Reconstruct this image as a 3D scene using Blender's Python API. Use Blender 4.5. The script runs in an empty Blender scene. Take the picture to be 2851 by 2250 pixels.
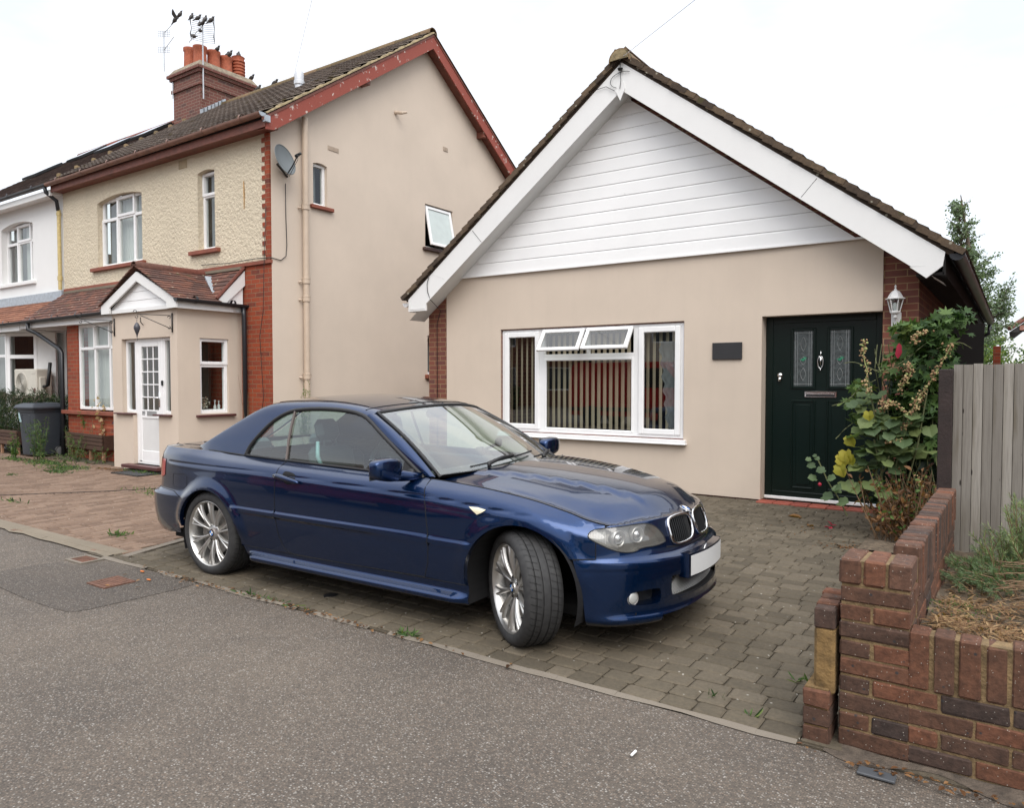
import bpy, bmesh, math, random
from math import sin, cos, pi, radians, hypot
from mathutils import Vector, Matrix
from mathutils.geometry import delaunay_2d_cdt
import numpy as np
SC = bpy.context.scene; COL = SC.collection
# ------------------------------------------------------------------ camera
cam_d = bpy.data.cameras.new('camera'); cam = bpy.data.objects.new('camera', cam_d); COL.objects.link(cam)
cam_d.sensor_fit = 'HORIZONTAL'; cam_d.sensor_width = 36; cam_d.lens = 36*2048/2851
cam_d.clip_start = .05; cam_d.clip_end = 2000
cam.location = (0, 0, 1.49); cam.rotation_euler = (radians(90-1.874), 0, radians(34.5)); SC.camera = cam
# ------------------------------------------------------------------ sky, sun, exposure
W = bpy.data.worlds.new('World'); SC.world = W; W.use_nodes = True
SUN_EL, SUN_AZ = 50, 138      # soft bright patch of cloud, behind the camera and to the right
def mathn_w(nt, a, k):
    m = nt.nodes.new('ShaderNodeMath'); m.operation = 'MULTIPLY'; nt.links.new(a, m.inputs[0]); m.inputs[1].default_value = k; return m.outputs[0]
def build_world():
    nt = W.node_tree; nt.nodes.clear(); N = nt.nodes.new; L = nt.links.new
    out = N('ShaderNodeOutputWorld'); bg = N('ShaderNodeBackground'); bg2 = N('ShaderNodeBackground'); add = N('ShaderNodeAddShader')
    sky = N('ShaderNodeTexSky'); sky.sky_type = 'NISHITA'; sky.sun_disc = False
    sky.sun_elevation = radians(SUN_EL); sky.sun_rotation = radians(SUN_AZ); sky.dust_density = 3
    L(sky.outputs[0], bg.inputs[0]); bg.inputs[1].default_value = .05
    tc = N('ShaderNodeTexCoord'); sep = N('ShaderNodeSeparateXYZ'); L(tc.outputs['Generated'], sep.inputs[0])
    grad = N('ShaderNodeFloatCurve'); L(sep.outputs['Z'], grad.inputs['Value']); cu = grad.mapping.curves[0]
    grad.mapping.use_clip = False
    for x, y in ((0, .235), (.25, .255), (.5, .29), (.75, .46), (1, .62)):
        if x in (0, 1): cu.points[0 if x == 0 else -1].location = (x, y)
        else: cu.points.new(x, y)
    grad.mapping.update()
    mp = N('ShaderNodeMapping'); mp.inputs['Scale'].default_value = (1.3, 1.3, 3.4); L(tc.outputs['Generated'], mp.inputs[0])
    nz = N('ShaderNodeTexNoise'); nz.inputs['Scale'].default_value = 2.1; nz.inputs['Detail'].default_value = 5; nz.inputs['Roughness'].default_value = .55; L(mp.outputs[0], nz.inputs['Vector'])
    rp = N('ShaderNodeValToRGB'); rp.color_ramp.elements[0].position = .36; rp.color_ramp.elements[0].color = (.83, .875, .95, 1)
    rp.color_ramp.elements[1].position = .56; rp.color_ramp.elements[1].color = (1.03, 1.03, 1.03, 1); L(nz.outputs[0], rp.inputs[0])
    mul = N('ShaderNodeVectorMath'); mul.operation = 'SCALE'; L(rp.outputs[0], mul.inputs[0]); L(mathn_w(nt, grad.outputs[0], 3.0), mul.inputs['Scale'])
    L(mul.outputs[0], bg2.inputs[0]); bg2.inputs[1].default_value = .95
    L(bg.outputs[0], add.inputs[0]); L(bg2.outputs[0], add.inputs[1]); L(add.outputs[0], out.inputs[0])
build_world()
sd = bpy.data.lights.new('sun', 'SUN'); sun = bpy.data.objects.new('sun', sd); COL.objects.link(sun)
sd.energy = 1.5; sd.angle = radians(48); sd.color = (1, .97, .92)
def sun_dir(el, az): return Vector((sin(radians(az))*cos(radians(el)), cos(radians(az))*cos(radians(el)), sin(radians(el))))
sun.rotation_euler = (-sun_dir(SUN_EL, SUN_AZ)).to_track_quat('-Z', 'Y').to_euler()
vs = SC.view_settings; vs.view_transform = 'Standard'; vs.look = 'None'; vs.exposure = 0.45; vs.gamma = 1
SC.cycles.use_denoising = True
SC.cycles.max_bounces = 8; SC.cycles.transparent_max_bounces = 24
# ------------------------------------------------------------------ helpers
def empty(name, loc=(0, 0, 0), rz=0):
    o = bpy.data.objects.new(name, None); COL.objects.link(o); o.location = loc; o.rotation_euler = (0, 0, rz); o.empty_display_size = .2; return o
def tag(o, label=None, cat=None, group=None, kind=None):
    if label: o['label'] = label
    if cat: o['category'] = cat
    if group: o['group'] = group
    if kind: o['kind'] = kind
    return o
def thing(name, label, cat, loc=(0, 0, 0), rz=0, group=None): return tag(empty(name, loc, rz), label, cat, group)
def wloc(o):
    v = Vector((0, 0, 0))
    while o is not None: v += o.location; o = o.parent
    return v
class MB:
    def __init__(s): s.v = []; s.f = []; s.t = []; s.n = None; s.mi = []
    def add(s, vs, fs, t=None, m=0):
        b = len(s.v); s.v += [tuple(v) for v in vs]; s.f += [tuple(i+b for i in f) for f in fs]; s.t += [t]*len(fs); s.mi += [m]*len(fs); return s
    def box(s, a, b, t=None, R=None, m=0):
        x0, y0, z0 = a; x1, y1, z1 = b
        V = [(x0, y0, z0), (x1, y0, z0), (x1, y1, z0), (x0, y1, z0), (x0, y0, z1), (x1, y0, z1), (x1, y1, z1), (x0, y1, z1)]
        if R: V = [R @ Vector(p) for p in V]
        return s.add(V, [(0, 3, 2, 1), (4, 5, 6, 7), (0, 1, 5, 4), (1, 2, 6, 5), (2, 3, 7, 6), (3, 0, 4, 7)], t, m)
    def bbox(s, a, b, bv=.005, t=None, R=None):
        """box with chamfered edges"""
        c = [(a[i]+b[i])/2 for i in range(3)]; h = [abs(b[i]-a[i])/2 for i in range(3)]; bv = min(bv, min(h)*.9)
        V = []; idx = {}
        for ax in range(3):
            for sx in (-1, 1):
                for sy in (-1, 1):
                    for sz in (-1, 1):
                        sg = (sx, sy, sz); p = [c[i]+sg[i]*(h[i] if i == ax else h[i]-bv) for i in range(3)]
                        idx[(ax,)+sg] = len(V); V.append(R @ Vector(p) if R else Vector(p))
        F = []
        for ax in range(3):
            o = [i for i in range(3) if i != ax]
            for sg in (-1, 1):
                q = []
                for (p, r) in ((-1, -1), (1, -1), (1, 1), (-1, 1)):
                    k = [0, 0, 0]; k[ax] = sg; k[o[0]] = p; k[o[1]] = r; q.append(idx[(ax,)+tuple(k)])
                F.append(tuple(q))
        for ax in range(3):   # edges parallel to ax
            o = [i for i in range(3) if i != ax]
            for p in (-1, 1):
                for r in (-1, 1):
                    q = []
                    for e in (-1, 1):
                        k = [0, 0, 0]; k[ax] = e; k[o[0]] = p; k[o[1]] = r; q.append((idx[(o[0],)+tuple(k)], idx[(o[1],)+tuple(k)]))
                    F.append((q[0][0], q[1][0], q[1][1], q[0][1]))
        for sx in (-1, 1):
            for sy in (-1, 1):
                for sz in (-1, 1): F.append((idx[(0, sx, sy, sz)], idx[(1, sx, sy, sz)], idx[(2, sx, sy, sz)]))
        return s.add(V, F, t)
    def prism(s, poly, ax, a, b, t=None, R=None):
        """poly: 2-D points in the two other axes (in order), extruded along axis ax from a to b"""
        o = [i for i in range(3) if i != ax]; n = len(poly); V = []
        for w in (a, b):
            for p in poly:
                k = [0, 0, 0]; k[ax] = w; k[o[0]] = p[0]; k[o[1]] = p[1]; V.append(R @ Vector(k) if R else tuple(k))
        F = [tuple(range(n)), tuple(range(2*n-1, n-1, -1))]+[(i, (i+1) % n, (i+1) % n+n, i+n) for i in range(n)]
        return s.add(V, F, t)
    def tube(s, path, r, n=8, t=None, caps=True, closed=False, flat=None):
        P = [Vector(p) for p in path]; m = len(P); rr = r if isinstance(r, (list, tuple)) else [r]*m; V = []; up = Vector((0, 0, 1)); pu = None
        for i, p in enumerate(P):
            if closed: d = P[(i+1) % m]-P[i-1]
            else: d = P[min(i+1, m-1)]-P[max(i-1, 0)]
            d = d.normalized() if d.length > 1e-9 else Vector((0, 0, 1))
            if pu is None: a = d.orthogonal().normalized() if abs(d.dot(up)) > .98 else d.cross(up).normalized()
            else: a = (pu-d*pu.dot(d)); a = a.normalized() if a.length > 1e-6 else d.orthogonal().normalized()
            pu = a; b = d.cross(a)
            for k in range(n):
                th = 2*pi*k/n; V.append(p+(a*cos(th)+b*sin(th))*rr[i])
        F = []
        for i in range(m if closed else m-1):
            j = (i+1) % m
            for k in range(n): F.append((i*n+k, i*n+(k+1) % n, j*n+(k+1) % n, j*n+k))
        if caps and not closed: F += [tuple(range(n-1, -1, -1)), tuple(range((m-1)*n, m*n))]
        return s.add(V, F, t)
    def lathe(s, prof, n=24, c=(0, 0, 0), ax=2, t=None, R=None, a0=0, a1=2*pi):
        full = abs(a1-a0-2*pi) < 1e-6; m = n if full else n+1; V = []; o = [i for i in range(3) if i != ax]
        for (r, h) in prof:
            for k in range(m):
                th = a0+(a1-a0)*k/n; p = [0, 0, 0]; p[ax] = h; p[o[0]] = r*cos(th); p[o[1]] = r*sin(th)
                p = Vector(p); p = (R @ p) if R else p; V.append(p+Vector(c))
        F = []
        for i in range(len(prof)-1):
            for k in range(n):
                k2 = (k+1) % m; F.append((i*m+k, i*m+k2, (i+1)*m+k2, (i+1)*m+k))
        return s.add(V, F, t)
    def grid(s, f, nu, nv, t=None, thick=None):
        V = [f(i/nu, j/nv) for j in range(nv+1) for i in range(nu+1)]
        F = [(j*(nu+1)+i, j*(nu+1)+i+1, (j+1)*(nu+1)+i+1, (j+1)*(nu+1)+i) for j in range(nv) for i in range(nu)]
        return s.add(V, F, t)
    def build(s, name, mat=None, parent=None, smooth=False, local=False, origin=None, angle=None):
        me = bpy.data.meshes.new(name)
        off = Vector((0, 0, 0))
        if not local:
            off = wloc(parent) if parent else (Vector(origin) if origin else Vector((0, 0, 0)))
        me.from_pydata([tuple(Vector(v)-off) for v in s.v], [], s.f); me.update()
        if any(t is not None for t in s.t):
            at = me.color_attributes.new('tint', 'FLOAT_COLOR', 'CORNER'); li = 0; arr = []
            for f, t in zip(s.f, s.t):
                c = (.5, .5, .5, 1) if t is None else ((t, t, t, 1) if not isinstance(t, tuple) else (t[0], t[1], t[2] if len(t) > 2 else .5, 1))
                arr += list(c)*len(f)
            at.data.foreach_set('color', arr)
        if mat is not None:
            for m_ in (mat if isinstance(mat, (list, tuple)) else [mat]): me.materials.append(m_)
            if isinstance(mat, (list, tuple)): me.polygons.foreach_set('material_index', s.mi)
        o = bpy.data.objects.new(name, me); COL.objects.link(o)
        if parent: o.parent = parent
        elif origin is not None: o.location = origin
        if not s.n:
            bm = bmesh.new(); bm.from_mesh(me)
            if s.fixn: bmesh.ops.recalc_face_normals(bm, faces=bm.faces)
            bm.to_mesh(me); bm.free()
        if smooth:
            me.polygons.foreach_set('use_smooth', [True]*len(me.polygons))
            if angle: me.set_sharp_from_angle(angle=radians(angle))
        if s.n: me.polygons.foreach_set('use_smooth', [True]*len(me.polygons)); me.normals_split_custom_set_from_vertices(s.n)
        return o
    fixn = True
def copy_tree(o, parent=None):
    c = o.copy(); COL.objects.link(c); c.parent = parent
    for ch in list(o.children): copy_tree(ch, c)
    return c
def lerp(a, b, t): return a+(b-a)*t
def inpoly(x, y, P):
    c = False; j = len(P)-1
    for i in range(len(P)):
        xi, yi = P[i]; xj, yj = P[j]
        if (yi > y) != (yj > y) and x < (xj-xi)*(y-yi)/(yj-yi)+xi: c = not c
        j = i
    return c
def densify(P, d, closed=True):
    out = []; n = len(P)
    for i in range(n if closed else n-1):
        a, b = P[i], P[(i+1) % n]; L = hypot(b[0]-a[0], b[1]-a[1]); k = max(1, int(math.ceil(L/d)))
        out += [(lerp(a[0], b[0], j/k), lerp(a[1], b[1], j/k)) for j in range(k)]
    if not closed: out.append(tuple(P[-1]))
    return out
def smoothpoly(P, it=2, closed=True):
    for _ in range(it):
        Q = []; n = len(P)
        if not closed: Q.append(P[0])
        for i in range(n if closed else n-1):
            a, b = P[i], P[(i+1) % n]; Q.append(tuple(lerp(a[k], b[k], .25) for k in range(len(a)))); Q.append(tuple(lerp(a[k], b[k], .75) for k in range(len(a))))
        if not closed: Q.append(P[-1])
        P = Q
    return P
def cdt(outer, holes=(), sp=None):
    """triangles of outer minus holes; interior grid of points every sp"""
    pts = []; edges = []
    for loop in [outer]+list(holes):
        b = len(pts); pts += [Vector(p) for p in loop]; edges += [(b+i, b+(i+1) % len(loop)) for i in range(len(loop))]
    if sp:
        xs = [p[0] for p in outer]; ys = [p[1] for p in outer]; nx = int((max(xs)-min(xs))/sp)+1; ny = int((max(ys)-min(ys))/sp)+1
        bd = np.array([tuple(p) for p in pts])
        for i in range(1, nx+1):
            for j in range(1, ny+1):
                x = min(xs)+(i-.5+(j % 2)*.5)*sp; y = min(ys)+(j-.5)*sp
                if inpoly(x, y, outer) and not any(inpoly(x, y, h) for h in holes):
                    if np.min(np.hypot(bd[:, 0]-x, bd[:, 1]-y)) > sp*.45: pts.append(Vector((x, y)))
    v, e, f, _, _, _ = delaunay_2d_cdt(pts, edges, [], 0, 1e-7)
    F = []
    for t in f:
        for k in range(1, len(t)-1):
            q = (t[0], t[k], t[k+1]); cx = sum(v[i][0] for i in q)/3; cy = sum(v[i][1] for i in q)/3
            if inpoly(cx, cy, outer) and not any(inpoly(cx, cy, h) for h in holes): F.append(q)
    return [tuple(p) for p in v], F
# ------------------------------------------------------------------ materials
def nmat(name):
    m = bpy.data.materials.new(name); m.use_nodes = True; nt = m.node_tree; b = nt.nodes['Principled BSDF']; return m, nt, b
def rgba(c): return (c[0], c[1], c[2], 1)
def nd(nt, typ, **kw):
    n = nt.nodes.new(typ)
    for k, v in kw.items():
        if k.startswith('i_'): n.inputs[k[2:].replace('_', ' ')].default_value = v
        else: setattr(n, k, v)
    return n
def ramp(nt, src, stops):
    r = nt.nodes.new('ShaderNodeValToRGB'); e = r.color_ramp.elements
    while len(e) < len(stops): e.new(.5)
    for q, (p, c) in zip(e, stops): q.position = p; q.color = rgba(c) if len(c) == 3 else c
    nt.links.new(src, r.inputs[0]); return r.outputs[0]
def mix(nt, fac, a, b, typ='MIX'):
    m = nt.nodes.new('ShaderNodeMix'); m.data_type = 'RGBA'; m.blend_type = typ; L = nt.links.new
    if hasattr(fac, 'type'): L(fac, m.inputs[0])
    else: m.inputs[0].default_value = fac
    for k, s in ((6, a), (7, b)):
        if hasattr(s, 'type'): L(s, m.inputs[k])
        else: m.inputs[k].default_value = rgba(s)
    return m.outputs[2]
def mathn(nt, op, a, b=None, clamp=False):
    m = nt.nodes.new('ShaderNodeMath'); m.operation = op; m.use_clamp = clamp
    for k, s in enumerate((a, b)):
        if s is None: continue
        if hasattr(s, 'type'): nt.links.new(s, m.inputs[k])
        else: m.inputs[k].default_value = s
    return m.outputs[0]
def coord(nt, kind='Object', scale=(1, 1, 1), rot=(0, 0, 0), loc=(0, 0, 0)):
    tc = nt.nodes.new('ShaderNodeTexCoord'); mp = nt.nodes.new('ShaderNodeMapping'); nt.links.new(tc.outputs[kind], mp.inputs[0])
    mp.inputs['Scale'].default_value = scale; mp.inputs['Rotation'].default_value = rot; mp.inputs['Location'].default_value = loc; return mp.outputs[0]
def noise(nt, vec, sc, det=4, rough=.55, dist=0):
    n = nt.nodes.new('ShaderNodeTexNoise'); nt.links.new(vec, n.inputs['Vector']); n.inputs['Scale'].default_value = sc; n.inputs['Detail'].default_value = det
    n.inputs['Roughness'].default_value = rough; n.inputs['Distortion'].default_value = dist; return n.outputs[0]
def voro(nt, vec, sc, out='Distance', feat='F1', rnd=1):
    n = nt.nodes.new('ShaderNodeTexVoronoi'); nt.links.new(vec, n.inputs['Vector']); n.inputs['Scale'].default_value = sc; n.feature = feat; n.inputs['Randomness'].default_value = rnd; return n.outputs[out]
def bump(nt, b, h, strength=.3, dist=.01, normal=None):
    n = nt.nodes.new('ShaderNodeBump'); nt.links.new(h, n.inputs['Height']); n.inputs['Strength'].default_value = strength; n.inputs['Distance'].default_value = dist
    if normal is not None: nt.links.new(normal, n.inputs['Normal'])
    if b is not None: nt.links.new(n.outputs[0], b.inputs['Normal'])
    return n.outputs[0]
def plain(name, col, rough=.6, metal=0, coat=0, var=.12, vs_=6, bmp=0, bsc=60, spec=.5):
    m, nt, b = nmat(name); v = coord(nt); n = noise(nt, v, vs_, 4)
    c = ramp(nt, n, [(.3, tuple(x*(1-var) for x in col)), (.7, tuple(min(1, x*(1+var)) for x in col))])
    nt.links.new(c, b.inputs['Base Color']); b.inputs['Roughness'].default_value = rough; b.inputs['Metallic'].default_value = metal; b.inputs['Coat Weight'].default_value = coat
    b.inputs['Specular IOR Level'].default_value = spec
    if bmp: bump(nt, b, noise(nt, v, bsc, 3), bmp, .01)
    return m
def vec_axis(nt, axis):
    """(u, v, 0) coordinates for a wall facing along axis"""
    tc = nt.nodes.new('ShaderNodeTexCoord'); s = nt.nodes.new('ShaderNodeSeparateXYZ'); c = nt.nodes.new('ShaderNodeCombineXYZ'); nt.links.new(tc.outputs['Object'], s.inputs[0])
    a, b_ = {'y': ('X', 'Z'), 'x': ('Y', 'Z'), 'z': ('X', 'Y')}[axis]; nt.links.new(s.outputs[a], c.inputs[0]); nt.links.new(s.outputs[b_], c.inputs[1]); return c.outputs[0], tc.outputs['Object']
def brick_mat(name, axis, c1, c2, dark, mortar, bw=.225, rh=.075, ms=.006, bs=.5):
    m, nt, b = nmat(name); v, obj = vec_axis(nt, axis)
    wob = noise(nt, obj, 9, 2); 
    br = nt.nodes.new('ShaderNodeTexBrick'); nt.links.new(v, br.inputs['Vector'])
    br.inputs['Scale'].default_value = 1; br.inputs['Brick Width'].default_value = bw; br.inputs['Row Height'].default_value = rh; br.inputs['Mortar Size'].default_value = ms; br.inputs['Mortar Smooth'].default_value = .3; br.inputs['Bias'].default_value = 0
    br.inputs['Color1'].default_value = (0, 0, 0, 1); br.inputs['Color2'].default_value = (1, 1, 1, 1); br.inputs['Mortar'].default_value = (.5, .5, .5, 1)
    n1 = noise(nt, obj, 5, 3); n2 = noise(nt, obj, 60, 4)
    k = mathn(nt, 'MULTIPLY_ADD', br.outputs['Color'], .75); k.node.inputs[2].default_value = .0
    k2 = mathn(nt, 'ADD', k, mathn(nt, 'MULTIPLY', n1, .3))
    c = ramp(nt, k2, [(.12, dark), (.34, c1), (.62, c2), (.9, c1)])
    c = mix(nt, mathn(nt, 'MULTIPLY', n2, .5), c, tuple(x*.6 for x in c1), 'MIX')
    c = mix(nt, br.outputs['Fac'], c, mix(nt, n2, mortar, tuple(x*.7 for x in mortar)))
    nt.links.new(c, b.inputs['Base Color']); b.inputs['Roughness'].default_value = .85
    h = mathn(nt, 'SUBTRACT', mathn(nt, 'MULTIPLY', n2, .35), br.outputs['Fac']); bump(nt, b, h, bs, .006); return m
M = {}
def tintmat(name, stops, rough=.8, nsc=40, namt=.35, bmp=.4, bdist=.004, spots=None, coat=0, trans=0, sheen=0, wscale=None):
    """colour from the per-face 'tint' attribute through a ramp, with fine noise"""
    m, nt, b = nmat(name); at = nd(nt, 'ShaderNodeAttribute', attribute_name='tint'); sp = nt.nodes.new('ShaderNodeSeparateColor'); nt.links.new(at.outputs['Color'], sp.inputs[0])
    c = ramp(nt, sp.outputs[0], stops); v = coord(nt); n = noise(nt, v, nsc, 5, .6); n3 = noise(nt, v, nsc*.18, 3)
    c = mix(nt, mathn(nt, 'MULTIPLY', mathn(nt, 'SUBTRACT', n, .35, True), namt*3), c, mix(nt, 1, c, (.45, .45, .45), 'MULTIPLY'))
    c = mix(nt, mathn(nt, 'MULTIPLY', mathn(nt, 'SUBTRACT', n3, .45, True), namt*2), c, mix(nt, 1, c, (1.5, 1.45, 1.4), 'MULTIPLY'))
    if spots:
        for (sc_, th, col) in spots:
            d = voro(nt, v, sc_); c = mix(nt, ramp(nt, d, [(th*.6, (1, 1, 1)), (th, (0, 0, 0))]), c, col)
    nt.links.new(c, b.inputs['Base Color']); b.inputs['Roughness'].default_value = rough; b.inputs['Coat Weight'].default_value = coat
    if bmp: bump(nt, b, n, bmp, bdist)
    return m
def leafmat(name, stops, rough=.55, tr=.35):
    m, nt, b = nmat(name); at = nd(nt, 'ShaderNodeAttribute', attribute_name='tint'); sp = nt.nodes.new('ShaderNodeSeparateColor'); nt.links.new(at.outputs['Color'], sp.inputs[0])
    c = ramp(nt, sp.outputs[0], stops); nt.links.new(c, b.inputs['Base Color']); b.inputs['Roughness'].default_value = rough; b.inputs['Specular IOR Level'].default_value = .3
    t = nt.nodes.new('ShaderNodeBsdfTranslucent'); nt.links.new(mix(nt, 1, c, (1.1, 1.2, .6), 'MULTIPLY'), t.inputs[0]); ms = nt.nodes.new('ShaderNodeMixShader'); ms.inputs[0].default_value = tr
    nt.links.new(b.outputs[0], ms.inputs[1]); nt.links.new(t.outputs[0], ms.inputs[2]); nt.links.new(ms.outputs[0], nt.nodes['Material Output'].inputs[0]); return m
def glassmat(name, tint=(.8, .85, .83), f0=.06, dirt=.0, rough=.0, power=4.0):
    m, nt, b = nmat(name); nt.nodes.remove(b); N = nt.nodes.new; L = nt.links.new
    tr = N('ShaderNodeBsdfTransparent'); tr.inputs[0].default_value = rgba(tint); gl = N('ShaderNodeBsdfGlossy'); gl.inputs['Roughness'].default_value = rough; gl.inputs[0].default_value = (1, 1, 1, 1)
    lw = N('ShaderNodeLayerWeight'); lw.inputs[0].default_value = .5; p = mathn(nt, 'POWER', lw.outputs['Facing'], power); f = mathn(nt, 'MULTIPLY_ADD', p, 1-f0); f.node.inputs[2].default_value = f0
    v = coord(nt); bump_n = N('ShaderNodeBump'); bump_n.inputs['Strength'].default_value = .03; bump_n.inputs['Distance'].default_value = .02; L(noise(nt, v, 1.4, 1), bump_n.inputs['Height']); L(bump_n.outputs[0], gl.inputs['Normal'])
    ms = N('ShaderNodeMixShader'); L(f, ms.inputs[0]); L(tr.outputs[0], ms.inputs[1]); L(gl.outputs[0], ms.inputs[2]); o = ms.outputs[0]
    if dirt:
        df = N('ShaderNodeBsdfDiffuse'); df.inputs[0].default_value = (.6, .6, .58, 1); m2 = N('ShaderNodeMixShader'); m2.inputs[0].default_value = dirt; L(o, m2.inputs[1]); L(df.outputs[0], m2.inputs[2]); o = m2.outputs[0]
    L(o, nt.nodes['Material Output'].inputs[0]); return m
def wallmat(name, col, var=.06, bmp=.15, bsc=90, stain=.12, rough=.9, bdist=.004):
    m, nt, b = nmat(name); v = coord(nt); n = noise(nt, v, 1.1, 5, .6); n2 = noise(nt, v, bsc, 4, .6); st = noise(nt, coord(nt, scale=(5, 5, .5)), 1.4, 4, .6)
    c = ramp(nt, n, [(.3, tuple(x*(1-var) for x in col)), (.7, tuple(x*(1+var) for x in col))])
    c = mix(nt, mathn(nt, 'MULTIPLY', mathn(nt, 'SUBTRACT', st, .5, True), stain*4), c, tuple(x*.72 for x in col))
    c = mix(nt, mathn(nt, 'MULTIPLY', n2, .12), c, tuple(x*.7 for x in col))
    nt.links.new(c, b.inputs['Base Color']); b.inputs['Roughness'].default_value = rough; bump(nt, b, n2, bmp, bdist); return m
M['white'] = plain('white_upvc', (.80, .80, .80), .35, var=.03)
M['white_paint'] = wallmat('white_paint', (.74, .74, .73), .03, .08, 40, .05)
M['black'] = plain('black_plastic', (.012, .013, .014), .45)
M['gutter_black'] = plain('gutter_black', (.018, .020, .024), .35)
M['dark'] = plain('dark_void', (.01, .01, .01), .9)
M['glass'] = glassmat('window_glass', (.82, .86, .84), .062)
M['glass_dark'] = glassmat('window_glass_dark', (.55, .58, .56), .10)
M['chrome'] = plain('chrome', (.75, .75, .75), .12, 1, var=.04)
# ---------------------------------------------------------------- ground
def asphaltmat(name, base, light=.5, warm=(1, .93, .86)):
    m, nt, b = nmat(name); v = coord(nt); n1 = noise(nt, v, .7, 5, .6); n2 = noise(nt, v, 4, 5, .6); n3 = noise(nt, v, 130, 3, .7)
    vc = voro(nt, v, 118, 'Color'); sp = nt.nodes.new('ShaderNodeSeparateColor'); nt.links.new(vc, sp.inputs[0]); vd = voro(nt, v, 118)
    c = ramp(nt, n1, [(.32, tuple(x*.72 for x in base)), (.68, (base[0]*1.28, base[1]*1.24, base[2]*1.16))])
    c = mix(nt, mathn(nt, 'MULTIPLY', mathn(nt, 'SUBTRACT', n2, .5, True), 2.2), c, tuple(x*.62 for x in base))
    st = ramp(nt, sp.outputs[0], [(0, tuple(x*.30 for x in base)), (.40, tuple(x*.75 for x in base)), (.62, (base[0]*1.7, base[1]*1.5, base[2]*1.35)), (.80, (.24, .20, .16)), (.93, (.30, .28, .25)), (1, (.46, .43, .39))])
    c = mix(nt, ramp(nt, vd, [(.25, (light, light, light)), (.62, (0, 0, 0))]), c, st)
    c = mix(nt, mathn(nt, 'MULTIPLY', n3, .35), c, tuple(x*.4 for x in base))
    nt.links.new(c, b.inputs['Base Color']); b.inputs['Roughness'].default_value = .88
    h = mathn(nt, 'SUBTRACT', 1, vd); bump(nt, b, h, .8, .005); return m
M['asphalt'] = asphaltmat('pavement_asphalt', (.108, .090, .074), .85); M['asphalt_patch'] = asphaltmat('patched_asphalt', (.080, .067, .056), .7)
M['soil'] = plain('soil', (.10, .075, .05), .95, var=.5, vs_=25, bmp=.8, bsc=60)
g = MB(); g.box((-60, -40, -.5), (60, 90, -.012)); tag(g.build('ground', M['asphalt']), kind='structure')
# pavement sheet: fine grid so that it can sag a little
g = MB(); g.grid(lambda u, v: (lerp(-30, 14, u), lerp(-14, 3.10+.0*u, v), -.003+.0015*sin(lerp(-30, 14, u)*1.3)*sin(v*9)), 60, 24); tag(g.build('pavement', M['asphalt'], smooth=True), kind='structure')
g = MB(); pp = smoothpoly([(-6.45, 2.25), (-6.1, 2.24), (-5.5, 2.21), (-5.00, 2.23), (-4.95, 2.28), (-4.92, 2.6), (-4.90, 3.0), (-4.93, 3.08), (-5.9, 3.085), (-6.15, 3.07), (-6.2, 2.85), (-6.48, 2.82), (-6.5, 2.4)], 1)
g.prism(pp, 2, -.012, .0005); tag(g.build('asphalt_patch', M['asphalt_patch']), kind='structure')
# concrete strip along the edge of the drives, broken and uneven
random.seed(5)
def strip(x0, x1, w, y1, name, mat, step=.16, jit=.02):
    g = MB(); n = int((x1-x0)/step); top = []; bot = []
    for i in range(n+1):
        x = lerp(x0, x1, i/n); top.append((x, y1+random.uniform(-.004, .004))); bot.append((x, y1-w*random.uniform(.55, 1.25)-random.uniform(0, jit)))
    for i in range(n):
        if random.random() < .22 and 'concrete' in name: continue
        z = .010+random.uniform(-.002, .002); z2 = .001
        g.add([(bot[i][0], bot[i][1], z2), (bot[i+1][0], bot[i+1][1], z2), (top[i+1][0], top[i+1][1], z), (top[i][0], top[i][1], z)], [(0, 1, 2, 3)])
    return tag(g.build(name, mat), kind='structure')
M['conc'] = wallmat('old_concrete', (.17, .145, .115), .15, .6, 70, .3, bdist=.008)
M['conc_y'] = wallmat('yellowed_concrete', (.175, .145, .105), .15, .6, 70, .3, bdist=.008)
strip(-6.30, -.72, .026, 3.125, 'concrete_edging', M['conc'])
g = MB(); n = 26
for i in range(n):
    x0 = -30+(23.72)*i/n; x1 = x0+23.72/n-.006; g.bbox((x0, 3.20-.008*random.random(), -.1), (x1, 3.325, .012+.004*random.random()), .006)
tag(g.build('kerb_edging', M['conc_y']), kind='structure')
strip(-12, -6.3, .05, 3.20, 'broken_edging', M['conc_y'], .2, .03)
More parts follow.
